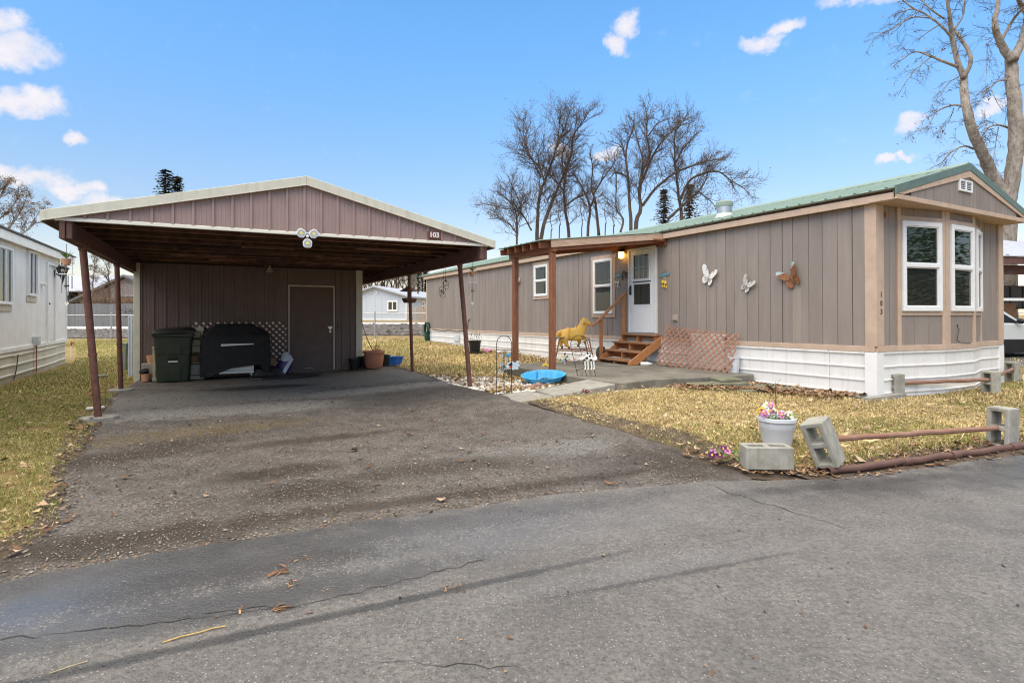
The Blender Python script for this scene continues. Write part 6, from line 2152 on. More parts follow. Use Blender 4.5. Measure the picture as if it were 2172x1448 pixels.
# blue moulded tub with soil
pl_ = thing('blue_pool_planter', 'sky blue moulded tub of soil lying tilted in the white rock bed', 'planter', (.575, 10.28, .09), rot=(math.radians(11), math.radians(-3), .12))
shell_pool(pl_, .40, .29, .175, 'blue_plastic', 2, .66, 11)
q = MB(); rg2 = random.Random(8)
for j in range(9):
    for i in range(13):
        u, v = i / 12 * 2 - 1, j / 8 * 2 - 1
        e = max(0, 1 - (u * u + v * v))
        q.v.append((u * .25 + .05, v * .16 - .02, .018 + e ** .5 * (.075 + rg2.uniform(-.02, .02))))
for j in range(8):
    for i in range(12):
        k = j * 13 + i; q.f.append((k, k + 1, k + 14, k + 13)); q.mi.append(0)
q.obj('soil', M['soil'], pl_)
q = MB(); q.add([(-.04, -.272, .10), (.02, -.285, .085), (.12, -.28, .095), (.26, -.245, .105), (.20, -.262, .075), (.05, -.27, .055), (.0, -.275, .07)], [(0, 6, 5, 1), (1, 5, 4, 2), (2, 4, 3)]); q.obj('mud_smear', M['soil'], pl_)
q = MB(); q.tube([(-.12, .05, .08), (-.125, .05, .19), (-.115, .05, .23), (-.10, .05, .19), (-.10, .05, .08)], .004, 4); q.obj('wire_hoop', M['wire'], pl_)
pk = thing('pink_stone', 'pinkish brown lump of stone lying in front of the sky blue tub', 'stone', (.32, 9.62, .085), .3)
q = MB(); q.sphere((0, 0, .03), .055, 9, 6, (2.2, .9, .7)); q.sphere((.13, 0, .055), .06, 9, 6, (1, .9, .9)); q.obj('stone', mat('pinkish_stone', (.33, .20, .16), .85, var=.25, bump=.4), pk, smooth=True)
# fish on a stake
fi = thing('fish_sign', 'white and pale blue painted fish with black and red face on a stake', 'garden sign', (.02, 10.4, .09), .15)
q = MB(); q.prism([(-.13, .0), (-.10, .055), (-.02, .095), (.04, .06), (.075, .10), (.125, .085), (.10, .045), (.135, .01), (.09, -.015), (.10, -.07), (.05, -.06), (.0, -.075), (-.04, -.05), (-.10, -.055)], (0, 0, .31), (1, 0, 0), (0, 0, 1), (0, .012, 0)); q.obj('fish', mat('pale_blue_fish', (.60, .70, .74), .5), fi, bevel=.003)
q = MB(); q.prism([(-.10, .015), (-.06, .05), (-.02, .075), (-.01, .02), (-.04, .0)], (0, -.003, .31), (1, 0, 0), (0, 0, 1), (0, .0025, 0)); q.obj('eye_patch', M['black'], fi)
q = MB(); q.prism([(-.085, -.03), (-.05, .012), (-.015, -.005), (-.02, -.035)], (0, -.004, .31), (1, 0, 0), (0, 0, 1), (0, .0035, 0)); q.obj('mouth', M['red'], fi)
q = MB(); q.tube([(-.03, .012, -.05), (-.03, .012, .30)], .005, 5); q.sphere((-.17, -.01, .30), .022, 8, 6); q.obj('stake', M['wire'], fi)
# grey metal flowers on stakes
lf = thing('metal_flower', 'grey metal garden flowers on a stake behind the upright trellis', 'garden ornament', (-.17, 11.0, .09), 0)
q = MB()
for (x, z, r) in ((-.02, .30, .05), (.045, .40, .04), (-.03, .47, .035), (.03, .23, .045), (-.04, .15, .05)):
    for k in range(6):
        a = k * PI / 3 + x * 9
        q.add([(x, -.02, z), (x + r * math.cos(a - .35), -.03, z + r * math.sin(a - .35)), (x + r * 1.35 * math.cos(a), -.045, z + r * 1.35 * math.sin(a)), (x + r * math.cos(a + .35), -.03, z + r * math.sin(a + .35))], [(0, 1, 2, 3)])
q.obj('flower', M['vent_grey'], lf)
q = MB(); q.tube([(0, 0, -.05), (.01, 0, .25), (0, 0, .48)], .006, 5); q.tube([(-.01, 0, -.05), (-.05, 0, .2)], .006, 5); q.obj('stem', M['black_iron'], lf)
bb_ = thing('blue_bloom', 'bright blue artificial bloom on a stalk behind the upright trellis', 'garden ornament', (-.07, 11.0, .09), 0)
q = MB(); q.sphere((0, 0, .47), .045, 9, 6); q.obj('bloom', M['blue_plastic'], bb_, smooth=True); q = MB(); q.tube([(0, 0, -.05), (0, 0, .44)], .004, 4); q.obj('stalk', M['wire'], bb_)
ya = thing('yellow_arch', 'yellow half-ring garden ornament behind the sky blue tub', 'garden ornament', (.715, 11.95, .19), 0)
q = MB(); q.prism([(.09 * math.cos(a), .10 * math.sin(a)) for a in np.linspace(0, PI, 13)] + [(.045 * math.cos(a), .045 * math.sin(a)) for a in np.linspace(PI, 0, 9)], (0, 0, .03), (1, 0, 0), (0, 0, 1), (0, .035, 0)); q.obj('arch', M['petal_yellow'], ya, bevel=.006)
q = MB(); q.box(-.07, .08, 0, .03, -.03, .03); q.obj('base', M['petal_yellow'], ya, bevel=.005)
# cow ornament
co = thing('cow_ornament', 'white and black spotted cow ornament on the leaning trellis', 'garden ornament', (1.36, 9.86, .50), -.1)
co.scale = (.85, .85, .85)
q = MB(); q.sphere((-.02, 0, .10), .10, 12, 8, (1.25, .5, .75)); q.sphere((.11, -.03, .09), .055, 10, 7, (.8, .8, 1.15)); q.obj('cow_body', M['petal_white'], co, smooth=True)
q = MB()
for (x, z, r) in ((-.06, .11, .035), (.02, .07, .03), (.0, .15, .028), (-.11, .07, .025), (.12, .05, .022)):
    q.sphere((x, -.045 - (.02 if x > .1 else 0), z), r, 8, 5, (1, .35, .8))
q.obj('spot', M['black'], co, smooth=True)
for x in (-.10, -.04, .03, .08):
    q = MB(); q.tube([(x, -.01, .05), (x + .01, -.015, -.08), (x + .005, -.015, -.13)], [.02, .014, .018], 7); q.obj('leg', M['petal_white'], co)
for sgn in (-1, 1):
    q = MB(); q.sphere((.11 + sgn * .055, -.02, .13), .028, 8, 5, (1.3, .5, .6)); q.obj('ear', M['black'], co, smooth=True)
q = MB(); q.add([(-.24, -.01, .09), (-.16, -.03, .17), (-.06, -.03, .15), (-.10, -.03, .07)], [(0, 1, 2, 3)]); q.obj('wing', M['petal_white'], co)
pw_ = thing('pinwheel', 'small teal, magenta and yellow pinwheel beside the right porch post', 'pinwheel', (1.155, 12.35, .25), 0)
q = MB()
for k, mi in enumerate((0, 1, 2, 0, 1)):
    a = k * 2 * PI / 5
    q.mat(mi).add([(0, -.01, .16), (.09 * math.cos(a), -.02, .16 + .12 * math.sin(a)), (.07 * math.cos(a + .6), -.03, .16 + .10 * math.sin(a + .6))], [(0, 1, 2)])
q.obj('vane', [mat('teal_foil', (.05, .45, .45), .4), M['magenta'], M['petal_yellow']], pw_)
q = MB(); q.tube([(0, 0, 0), (0, 0, .16)], .005, 5); q.obj('stick', M['white'], pw_)
# black pot with plant on a saucer, scraps beside it
bpp = thing('black_tub', 'black tub with a leafy sprig on a saucer beside the white skirting', 'planter', (-1.22, 18.5, .125), 0)
pot_mb(.16, .205, .37, .012, .04).obj('tub', M['black'], bpp, smooth=True)
q = MB(); q.lathe([(.26, -.03), (.32, .0), (.32, .015), (.2, .012)], n=24); q.obj('saucer', M['tarp'], bpp)
q = MB(); rq = random.Random(4)
for k in range(26):
    x, z = rq.uniform(-.22, .22), rq.uniform(.40, .68)
    a = rq.uniform(0, PI)
    q.add([(x, -.03, z), (x + .03 * math.cos(a), -.04, z + .03 * math.sin(a)), (x + .045 * math.cos(a + .5), -.03, z + .045 * math.sin(a + .5)), (x + .02 * math.cos(a + 1.2), -.02, z + .02 * math.sin(a + 1.2))], [(0, 1, 2, 3)])
q.obj('leaf', M['stone_dark'], bpp)
q = MB()
for x in (-.12, .0, .09, .16):
    q.tube([(x * .3, 0, .3), (x, -.02, .62)], .004, 4)
q.obj('stem', M['twig'], bpp)
pf = thing('purple_flowers', 'small heap of fallen purple artificial flowers by the black tub', 'flowers', (-.78, 18.3, .14), 0)
q = MB(); rq = random.Random(6)
for k in range(16):
    q.sphere((rq.uniform(-.16, .16), rq.uniform(-.1, .1), rq.uniform(.01, .08)), .035, 6, 4)
q.obj('petal_cluster', M['pink'], pf)
wf = thing('white_flower_head', 'white artificial flower head on the grass right of the purple ones', 'flowers', (-.42, 17.9, .14), 0)
q = MB()
for k in range(6):
    q.sphere((.05 * math.cos(k), .05 * math.sin(k), .03), .04, 6, 4)
q.obj('petal_cluster', M['petal_white'], wf)

# hanging planters with chimes under the carport beams, wire spiral
def chime(label, loc, rz):
    t = thing('hanging_planter', label, 'hanging planter', loc, rz, 'hanging planters with chimes')
    q = MB(); q.tube([(0, 0, .02), (0, 0, .16)], .003, 4); q.obj('cord', M['wire'], t)
    q = MB(); q.tube([(-.065, 0, -.10), (-.065, 0, -.02), (-.03, 0, .02), (.03, 0, .02), (.065, 0, -.02), (.065, 0, -.10), (-.065, 0, -.10)], .005, 5)
    q.tube([(.065, 0, -.10), (.065, 0, -.20)], .005, 4); q.tube([(-.085, 0, -.205), (.085, 0, -.205)], .006, 5)
    q.obj('hanger', M['white'], t)
    q = MB(); q.lathe([(.035, -.095), (.050, -.02), (.0, -.02)], n=14); q.obj('pot', M['terracotta'], t, smooth=True)
    q = MB(); rr = random.Random(3)
    for k in range(22):
        a, l = rr.uniform(0, 2 * PI), rr.uniform(.04, .09)
        q.add([(0, 0, -.02), (l * .5 * math.cos(a) - .006, l * .5 * math.sin(a), .03), (l * math.cos(a), l * math.sin(a), .03 + rr.uniform(-.02, .05)), (l * .5 * math.cos(a) + .006, l * .5 * math.sin(a), .03)], [(0, 1, 2, 3)])
    q.obj('plant', M['leaf_green'], t)
    for k, x in enumerate((-.055, -.018, .018, .055)):
        q = MB(); q.tube([(x, .01 * (k % 2), -.225), (x, .01 * (k % 2), -.43 + .05 * (k % 2) - .03 * (k == 2))], .007, 6); q.obj('chime_tube', M['steel'], t)
    q = MB(); q.tube([(0, 0, -.2), (0, 0, -.55)], .0025, 4); q.lathe([(.028, -.352), (.028, -.338)], n=10); q.obj('clapper', M['wire'], t)
    q = MB(); q.prism([(0, 0), (.028, -.035), (0, -.07), (-.022, -.035)], (0, 0, -.52), (1, 0, 0), (0, 0, 1), (0, .006, 0)); q.obj('wind_sail', M['petal_white'], t)
    return t


ch = chime('terracotta pot in a white hanger with wind chimes, under the right carport beam', (-.675, 9.6, 2.10), .2)
copy_thing(ch, (-5.36, 6.78, 2.04), .1, 'terracotta pot in a white hanger with wind chimes, under the left carport beam')
sp = thing('wire_spiral', 'black wire spiral ornament hanging from the right carport beam', 'hanging ornament', (-1.27, 10.5, 1.85), .2)
q = MB()
q.tube([(.03, 0, .15), (.03, 0, .38)], .0025, 4); q.tube([(-.01, 0, .15), (-.0, 0, .36)], .0025, 4)
for (cx_, cz, r) in ((.035, .08, .05), (.05, .02, .045), (-.03, -.04, .06), (-.05, -.10, .045), (-.02, -.14, .045)):
    q.tube([(cx_ + r * math.cos(a), 0, cz + r * math.sin(a)) for a in np.linspace(0, 2 * PI, 17)[:-1]], .0035, 4, closed=True)
q.tube([(.0, 0, .12), (-.01, 0, -.12)], .005, 4)
q.obj('spiral', M['wire'], sp)
q = MB(); q.add([(.01, 0, .13), (.06, -.01, .09), (.035, -.02, .16)], [(0, 1, 2)]); q.add([(-.07, 0, -.06), (-.02, -.01, -.09), (-.045, -.02, -.03)], [(0, 1, 2)]); q.obj('wing', M['black_iron'], sp)

# ================================================================ kerb: cinder blocks, rails, pipe, planter
blk = MB()
blk.cells([0, .040, .178, .222, .360, .40], [0, .042, .148, .19], lambda i, j: not (i in (1, 3) and j == 1), -.095, .095)
bm_ = blk.mesh('cinder_block', M['block'])
for v in bm_.vertices:
    v.co.x -= .2; v.co.y -= .095
bev(bm_, .007)


def cinder(label, base, long_dir, hole_dir, rest=0.0):
    """base: centre of the foot on the ground"""
    l = Vector(long_dir).normalized(); h = Vector(hole_dir); h = (h - l * h.dot(l)).normalized(); w = h.cross(l)
    m = Matrix((l, w, h)).transposed().to_4x4()
    low = min((m @ v.co).z for v in bm_.vertices)
    o = bpy.data.objects.new('cinder_block', bm_)
    COL.objects.link(o)
    m.translation = Vector((base[0], base[1], base[2] - low - rest))
    o.matrix_world = m
    return tag(o, label, 'cinder block', 'cinder blocks edging the lawn')


cinder('cinder block lying flat with its two holes up beside the grey planter', (2.20, 4.88, .03), (1, -.05, 0), (0, 0, 1))
cinder('cinder block toppled at a slant between the flat block and the front rail', (2.68, 4.86, .03), (-.34, .05, .93), (-.80, -.60, .1), .01)
cinder('upright cinder block holding the right end of the front rail by the road', (4.86, 5.58, .03), (.02, .0, 1), (-.92, -.40, 0))
cinder('upright cinder block in front of the white corner of the skirting', (6.02, 8.86, .08), (.0, .0, 1), (-.97, -.26, 0), .06)
cinder('upright cinder block at the corner where the two rear rails meet', (7.90, 9.30, .08), (.0, .0, 1), (-.95, -.30, 0), .06)
cinder('upright cinder block farthest back, beyond the corner of the rear rails', (9.72, 10.95, .09), (.0, .0, 1), (-.95, -.30, 0), .06)


def rail(label, p0, p1, r, seed):
    t = thing('wooden_rail', label, 'rail', p0, 0, 'wooden rails between the cinder blocks')
    rr = random.Random(seed)
    a, b = Vector((0, 0, 0)), Vector(p1) - Vector(p0)
    n = 14
    q = MB(); q.tube([a.lerp(b, i / n) + Vector((0, rr.uniform(-.004, .004), rr.uniform(-.005, .005))) for i in range(n + 1)], [r * rr.uniform(.93, 1.07) for i in range(n + 1)], 9)
    q.obj('pole', M['rail'], t, smooth=True)


rail('peeling red-brown pole running from the toppled block to the block by the road', (2.74, 4.90, .265), (4.80, 5.56, .235), .025, 1)
rail('red-brown pole in front of the bay, between the two rear blocks', (6.08, 8.88, .27), (7.84, 9.27, .28), .030, 2)
rail('red-brown pole running back from the corner block to the farthest block', (7.98, 9.36, .30), (9.65, 10.86, .30), .030, 3)
for k, (a, b) in enumerate((((2.66, 4.745), (4.02, 5.16)), ((4.06, 5.165), (5.6, 5.68)), ((5.65, 5.70), (8.2, 6.72)))):
    t = thing('drain_pipe', ('brown pipe section along the road with its broken open end by the blocks', 'brown pipe section along the road, between two joints at the upright block', 'brown pipe section along the road, farthest from the driveway')[k], 'pipe', (a[0], a[1], gz(*a)), 0, 'pipe sections edging the road')
    n = 14
    A, B = Vector((0, 0, .034)), Vector((b[0] - a[0], b[1] - a[1], gz(*b) - gz(*a) + .034))
    q = MB(); pts = [A.lerp(B, i / n) + Vector((0, .012 * math.sin(i * 1.1 + k), .004 * math.sin(i * 1.7))) for i in range(n + 1)]
    q.tube(pts, .032, 12, cap=(k > 0)); q.obj('pipe', M['pipe'], t, smooth=True)
    for f in (.32, .62) if k == 0 else (.0, .5):
        q = MB(); p = A.lerp(B, f); d = (B - A).normalized() * .02; q.tube([p - d * 2.2, p - d, p + d, p + d * 2.2], [.0345, .039, .039, .0345], 12); q.obj('pipe_collar', M['pipe'], t, smooth=True)

pl2 = thing('flower_planter', 'grey-white plastic planter of artificial pansies behind the flat cinder block', 'planter', (2.66, 5.66, .05), 0)
pl2.scale = (.9, .9, 1.0)
q = MB(); q.lathe([(.148, 0), (.152, .012), (.178, .16), (.182, .165), (.186, .225), (.196, .235), (.206, .24), (.206, .27), (.198, .275), (.186, .25), (.176, .20), (0, .20)], n=36); q.obj('pot', M['planter'], pl2, smooth=True)
q = MB(); q.lathe([(.18, .215), (.1, .235), (0, .24)], n=18); q.obj('soil', M['soil'], pl2)
rq = random.Random(12)
def pansy(m1, m2, name):
    q = MB()
    for k in range(5):
        a = k * 2 * PI / 5 + .3
        n = 7
        ring = [(0, 0, .004)]
        for i in range(n):
            t_ = (i / (n - 1) - .5) * 1.25
            rr = .026 * (1 - .25 * abs(t_)) + .003 * math.sin(i * 2.1)
            ring.append((rr * math.cos(a + t_), rr * math.sin(a + t_), .006 * math.sin(i * 1.7 + k) + .003 * (k % 2)))
        q.mat(0).add(ring, [(0, i, i + 1) for i in range(1, n)])
    q.mat(1).lathe([(.009, .006), (.006, .011), (0, .012)], n=7)
    return q.mesh(name, [m1, m2])
pans = [pansy(M['pink'], M['petal_yellow'], 'pansy'), pansy(M['petal_white'], M['petal_yellow'], 'pansy'), pansy(M['petal_yellow'], M['magenta'], 'pansy'), pansy(M['petal_white'], M['magenta'], 'pansy')]
fl_pos = []
for k in range(24):
    if k < 19:
        x, y, z = rq.uniform(-.19, .06), rq.uniform(-.15, .05), 0
        z = .30 + rq.uniform(0, .15) * (1 - abs(x + .07) / .16)
    else:
        x, y, z = rq.uniform(.09, .17), rq.uniform(-.1, .03), rq.uniform(.25, .31)
    inst(pans[(0, 1, 3, 0, 2, 1)[k % 6] if k < 19 else 1], 'pansy', pl2, (x, y, z), (rq.uniform(.5, 1.3), rq.uniform(-.5, .5), rq.uniform(-.7, .7)), (1.45,) * 3)
q = MB()
for k in range(120):
    x, y, z = rq.uniform(-.18, .19), rq.uniform(-.14, .1), rq.uniform(.22, .30)
    a, l = rq.uniform(0, 2 * PI), rq.uniform(.02, .04)
    q.add([(x, y, z), (x + l * math.cos(a - .4), y + l * math.sin(a - .4), z + .01), (x + l * 1.7 * math.cos(a), y + l * 1.7 * math.sin(a), z + .015), (x + l * math.cos(a + .4), y + l * math.sin(a + .4), z + .01)], [(0, 1, 2, 3)])
tag(q.obj('leaves', M['leaf_green'], pl2), kind='stuff')
q = MB(); q.tube([(.02, .06, .2), (.018, .06, .45), (.012, .06, .62)], [.006, .005, .002], 5)
for z, a in ((.44, .6), (.5, -.7), (.55, .5), (.4, -.5)):
    q.tube([(.017, .06, z), (.017 + .10 * math.sin(a), .06, z + .10)], [.003, .001], 4)
q.obj('bare_stem', M['twig'], pl2)
gc = thing('purple_pansies', 'clump of deep purple artificial pansies on the soil left of the flat block', 'flowers', (1.87, 5.02, .04), 0)
pm = [pansy(M['magenta'], M['petal_yellow'], 'pansy'), pansy(M['pink'], M['magenta'], 'pansy')]
for k in range(9):
    inst(pm[k % 3 == 0], 'pansy', gc, (rq.uniform(-.12, .10), rq.uniform(-.06, .06), rq.uniform(.05, .15)), (rq.uniform(.4, 1.3), rq.uniform(-.5, .5), rq.uniform(-1, 1)), (1.2,) * 3)
q = MB()
for k in range(36):
    x, y, z = rq.uniform(-.09, .15), rq.uniform(-.06, .06), rq.uniform(.01, .10)
    a, l = rq.uniform(0, 2 * PI), rq.uniform(.025, .05)
    q.add([(x, y, z), (x + l * math.cos(a - .4), y + l * math.sin(a - .4), z + .01), (x + l * 1.8 * math.cos(a), y + l * 1.8 * math.sin(a), z + .02), (x + l * math.cos(a + .4), y + l * math.sin(a + .4), z + .01)], [(0, 1, 2, 3)])
tag(q.obj('leaves', M['leaf_green'], gc), kind='stuff')
ps_ = thing('purple_bloom', 'single purple artificial bloom lying on the dry lawn beside the path', 'flowers', (1.12, 8.75, .14), 0)
inst(pm[0], 'pansy', ps_, (0, 0, .03), (1.0, .2, .2), (1.3,) * 3)
inst(pm[0], 'pansy', ps_, (.05, .02, .02), (1.2, -.2, .2), (1.1,) * 3)
lp = thing('white_litter', 'scrap of white paper lying on the asphalt by the far end of the pipe', 'paper scrap', (4.60, 5.10, .01), .4)
q = MB(); q.add([(-.06, -.02, .0), (.05, -.03, .008), (.07, .02, .004), (-.04, .03, .01)], [(0, 1, 2, 3)]); q.obj('scrap', M['petal_white'], lp)
gp_ = thing('pale_stone_chip', 'pale flat stone chip at the lawn edge near the front left post', 'stone', (-5.95, 8.05, .0), .6)
q = MB(); q.box(-.11, .11, -.05, .05, 0, .035); q.obj('chip', M['rock'], gp_, bevel=.012)

# bark and leaf debris on the road
M['bark_bit'] = mat('torn_brown_bark', (.25, .115, .055), .85, var=.4, scale=60, bump=.3)
def bark_heap(label, x, y, n, spread, size, seed, rz=0.0, pal=(M['bark_bit'], M['card'], M['stone_dark'])):
    t = thing('bark_debris', label, 'debris', (x, y, .006), rz, 'bark debris on the road')
    rr = random.Random(seed)
    for k in range(n):
        l = size * rr.uniform(.4, 1.0) * .85
        q = MB(); w = l * rr.uniform(.10, .2)
        q.add([(-l, -w, 0), (-l * .2, -w * 1.3, w * .6), (l, -w * .5, w * .3), (l, w * .6, w * .5), (0, w, w * 1.3), (-l, w * .8, w * .4), (-l * .1, 0, -.001)], [(0, 1, 4, 5), (1, 2, 3, 4), (0, 5, 6), (5, 4, 6), (4, 3, 6), (3, 2, 6), (2, 1, 6), (1, 0, 6)])
        q.obj('bark_flake', pal[k % len(pal)], t, loc=(rr.uniform(-spread, spread), rr.uniform(-spread, spread), rr.uniform(0, .008)), rot=(rr.uniform(-.4, .4), rr.uniform(-.15, .15), rr.uniform(0, PI)))


bw = (M['bark_bit'], M['card'], M['bark_bit'])
bark_heap('small cluster of bark strips, farthest up the road of the heaps in line', -1.18, 3.12, 5, .05, .035, 1, .5, bw)
bark_heap('branching strip of torn bark on the road below the small cluster', -1.20, 2.96, 6, .05, .045, 2, .2, bw)
bark_heap('loose heap of brown seed husks and bark in the middle of the road', -1.11, 2.80, 16, .045, .018, 3, 0, (M['card'], M['stone_dark'], M['bark_bit']))
bark_heap('heap of reddish bark strips next to the road crack', -1.07, 2.58, 8, .045, .040, 4, .8, bw)
bark_heap('single curled bark piece left of the reddish heap', -1.24, 2.555, 2, .01, .032, 5, .2, bw)
bark_heap('small dark bark piece right of the reddish heap', -.915, 2.54, 2, .01, .022, 6, 1.2)
bark_heap('dark tangled clump of twigs and bark alone in mid road', -.28, 2.78, 18, .05, .026, 7, 0, (M['stone_dark'], M['card'], M['bark_bit']))
bark_heap('few pale husks beside the loose heap on the road', -.90, 2.76, 6, .03, .012, 8, 0, (M['card'],))
bark_heap('tiny dark bark bit at the near edge of the road', -.20, 2.325, 3, .012, .018, 9)
bark_heap('dark leaf scrap at the near right part of the road', .75, 2.13, 4, .02, .018, 10)
sw_ = thing('straw', 'bent yellow straw lying on the near left part of the road', 'straw', (-1.43, 2.305, .007), 0)
q = MB(); q.tube([(0, 0, .003), (.05, .042, .004), (.11, .072, .004), (.15, .105, .004), (.195, .122, .003)], .0028, 5); q.obj('stalk', mat('yellow_straw', (.62, .42, .13), .8, var=.2, scale=60), sw_)
sw_ = thing('straw', 'thin pale straw lying by the lower left corner of the road', 'straw', (-1.73, 2.11, .007), 0)
q = MB(); q.tube([(0, 0, .002), (.05, .045, .003), (.085, .075, .002)], .002, 5); q.obj('stalk', mat('pale_straw', (.50, .40, .22), .8, var=.2, scale=60), sw_)

# ================================================================ white mobile home on the left
nb = thing('white_mobile_home', 'weathered white mobile home with cream skirting along the left edge', 'mobile home', (NO[0], NO[1], 0), NA)
NL = 15.0
q = MB(); q.box(-4.0, -.012, -NL, 0, .60, 2.92)
nwall = q.obj('side_wall', M['white_dirty'], nb)
unw = MB().box(0, 1, -.5, .5, 0, 1).mesh('siding_board', M['white_dirty'])
y = -.06
k = 0
while y > -13:
    w = (.20, .102, .20, .155)[k % 4]
    inst(unw, 'siding_board', nwall, (-.012, y - w / 2, .615), (0, 0, 0), (.012, w - .006, 2.25)); y -= w; k += 1
q = MB(); q.box(-.02, .03, -NL, .02, .585, .665); q.obj('belly_band', M['white_dirty'], nb)
q = MB(); q.box(-.03, .02, -.07, .03, .60, 2.86); q.obj('corner_trim', M['white_dirty'], nb, bevel=.004)
q = MB(); q.box(.10, .14, -NL, .30, 2.80, 2.985); q.obj('fascia', M['white_dirty'], nb, bevel=.004)
q = MB(); q.box(-.01, .10, -NL, .28, 2.82, 2.845); q.obj('soffit', M['white_dirty'], nb)
q = MB(); q.prism([(.17, 2.99), (-2.0, 3.42), (-4.2, 2.99), (-4.2, 3.02), (-2.0, 3.46), (.18, 3.022)], (0, -NL, 0), (1, 0, 0), (0, 0, 1), (0, NL + .35, 0)); q.obj('roof', M['slate_roof'], nb)
q = MB(); q.prism([(.02, 2.86), (-2.0, 3.40), (-4.0, 2.86)], (0, -.03, 0), (1, 0, 0), (0, 0, 1), (0, .05, 0)); q.obj('gable', M['white_dirty'], nb)
M['cream_skirt'] = mat('cream_skirting_metal', (.66, .63, .53), .5, var=.08, scale=2, bump=.1, streak=(.36, .31, .22), streak_amt=.4)
q = MB(); q.box(-3.98, -.03, -NL, .0, -.15, .60); nsk = q.obj('skirting', M['cream_skirt'], nb)
npf = [(-.03, -.15)]
for zc in (.10, .30, .50):
    npf += [(0, zc - .03), (.028, zc - .008), (.028, zc + .012), (0, zc + .03)]
npf += [(.0, .59), (-.03, .59)]
yy = 0.0
for k in range(8):
    l = (1.2, 2.1, 1.6, 2.4)[k % 4]
    q = MB(); q.prism([(h + .004 * (k % 2) - .02 * (k == 0), z) for h, z in npf], (0, yy - .003, 0), (1, 0, 0), (0, 0, 1), (0, -l + .006, 0)); q.obj('skirt_panel', M['cream_skirt'], nsk, rot=(math.radians(.15 * ((k * 3) % 4 - 1.5)), 0, 0)); yy -= l
nfm = lambda s0: frame_map((.0, s0, 0), (0, 1, 0), (1, 0, 0))
f = nfm(-3.86)
q = MB(); boxf(q, f, -.05, .75, 1.64, 1.765, -.01, .02); q.obj('sill_board', M['bell_beige'], nb)
window(nb, f, .0, .70, 1.77, 2.80, .36, .045, 'blind_dark', 'screen', d=.012, vertical=True)
f = nfm(-6.6)
q = MB(); boxf(q, f, -.05, 1.62, 1.42, 1.545, -.01, .02); q.obj('sill_board', M['bell_beige'], nb)
window(nb, f, .0, 1.57, 1.55, 2.70, 1.15, .045, 'blind_dark', 'screen', d=.012, vertical=True)
f = nfm(-2.20)
q = MB(); q.cells([0, .05, .73, .78], [.68, 2.60, 2.66], lambda i, j: not (i == 1 and j == 0), -.01, .05, f); q.obj('door_frame', M['white_dirty'], nb, bevel=.003)
q = MB(); boxf(q, f, .052, .728, .70, 2.598, -.01, .016); d_ = q.obj('door', M['white'], nb, bevel=.003)
q = MB(); q.sphere(tuple(f(.12, 1.62, .045)), .025, 8, 5); q.obj('door_knob', M['lamp_black'], d_, smooth=True)
q = MB(); f0 = nfm(-3.42); boxf(q, f0, 0, .28, .64, .84, -.0, .10); q.obj('meter_box', M['vent_grey'], nb, bevel=.006)
q = MB(); q.tube([f0(.14, .64, .05), f0(.16, .3, .045), f0(.13, .0, .05)], .012, 5); q.obj('cable', M['rust_tube'], nb)
q = MB(); q.tube([(.03, -4.6, .5), (.035, -4.75, .2), (.03, -4.9, .0)], .01, 5); q.obj('cable', M['wire'], nb)
q = MB(); f0 = nfm(-2.68); boxf(q, f0, 0, .12, 2.05, 2.12, 0, .10); q.obj('vent_hood', M['white'], nb, bevel=.02)
for (a, b, c, e) in ((-11.5, -6.65, .5, .5),):
    pass
lt = thing('wall_lantern', 'black carriage lantern on the white wall beside the door', 'wall lamp', (*to_w(.012, -1.42, NO, NA), 2.45), NA)
q = MB(); q.box(0, .03, -.05, .05, -.12, .06); q.tube([(.02, 0, -.02), (.10, 0, -.08), (.16, 0, -.10)], .014, 6); q.lathe([(.0, -.30), (.018, -.24), (.05, -.12), (.06, -.09)], (.17, 0, 0), 6)
q.lathe([(.155, .10), (.15, .125), (.10, .16), (.075, .20), (.045, .235), (.0, .245)], (.17, 0, 0), 6)
for k in range(6):
    a = k * PI / 3
    q.tube([(.17 + .06 * math.cos(a), .06 * math.sin(a), -.09), (.17 + .125 * math.cos(a), .125 * math.sin(a), .11)], .010, 4)
q.obj('lantern_frame', M['lamp_black'], lt)
q = MB(); q.lathe([(.055, -.09), (.118, .10)], (.17, 0, 0), 6); q.obj('pane', M['lantern_glass'], lt)
q = MB(); q.lathe([(.015, -.09), (.025, -.02), (.03, .02), (.0, .06)], (.17, 0, 0), 10); q.obj('bulb', M['white_enamel'], lt, smooth=True)
sk = thing('garden_tap', 'thin standpipe with a rusty tap on the grass behind the white home', 'tap', (-14.0, 17.9, .0), 0)
q = MB(); q.tube([(0, 0, -.05), (0, 0, .36)], .022, 6); q.obj('standpipe', M['petal_white'], sk)
q = MB(); q.tube([(0, 0, .36), (0, 0, .48)], .03, 6); q.tube([(0, 0, .46), (.08, 0, .47), (.10, 0, .42)], .018, 5); q.obj('tap', M['rust_tube'], sk)

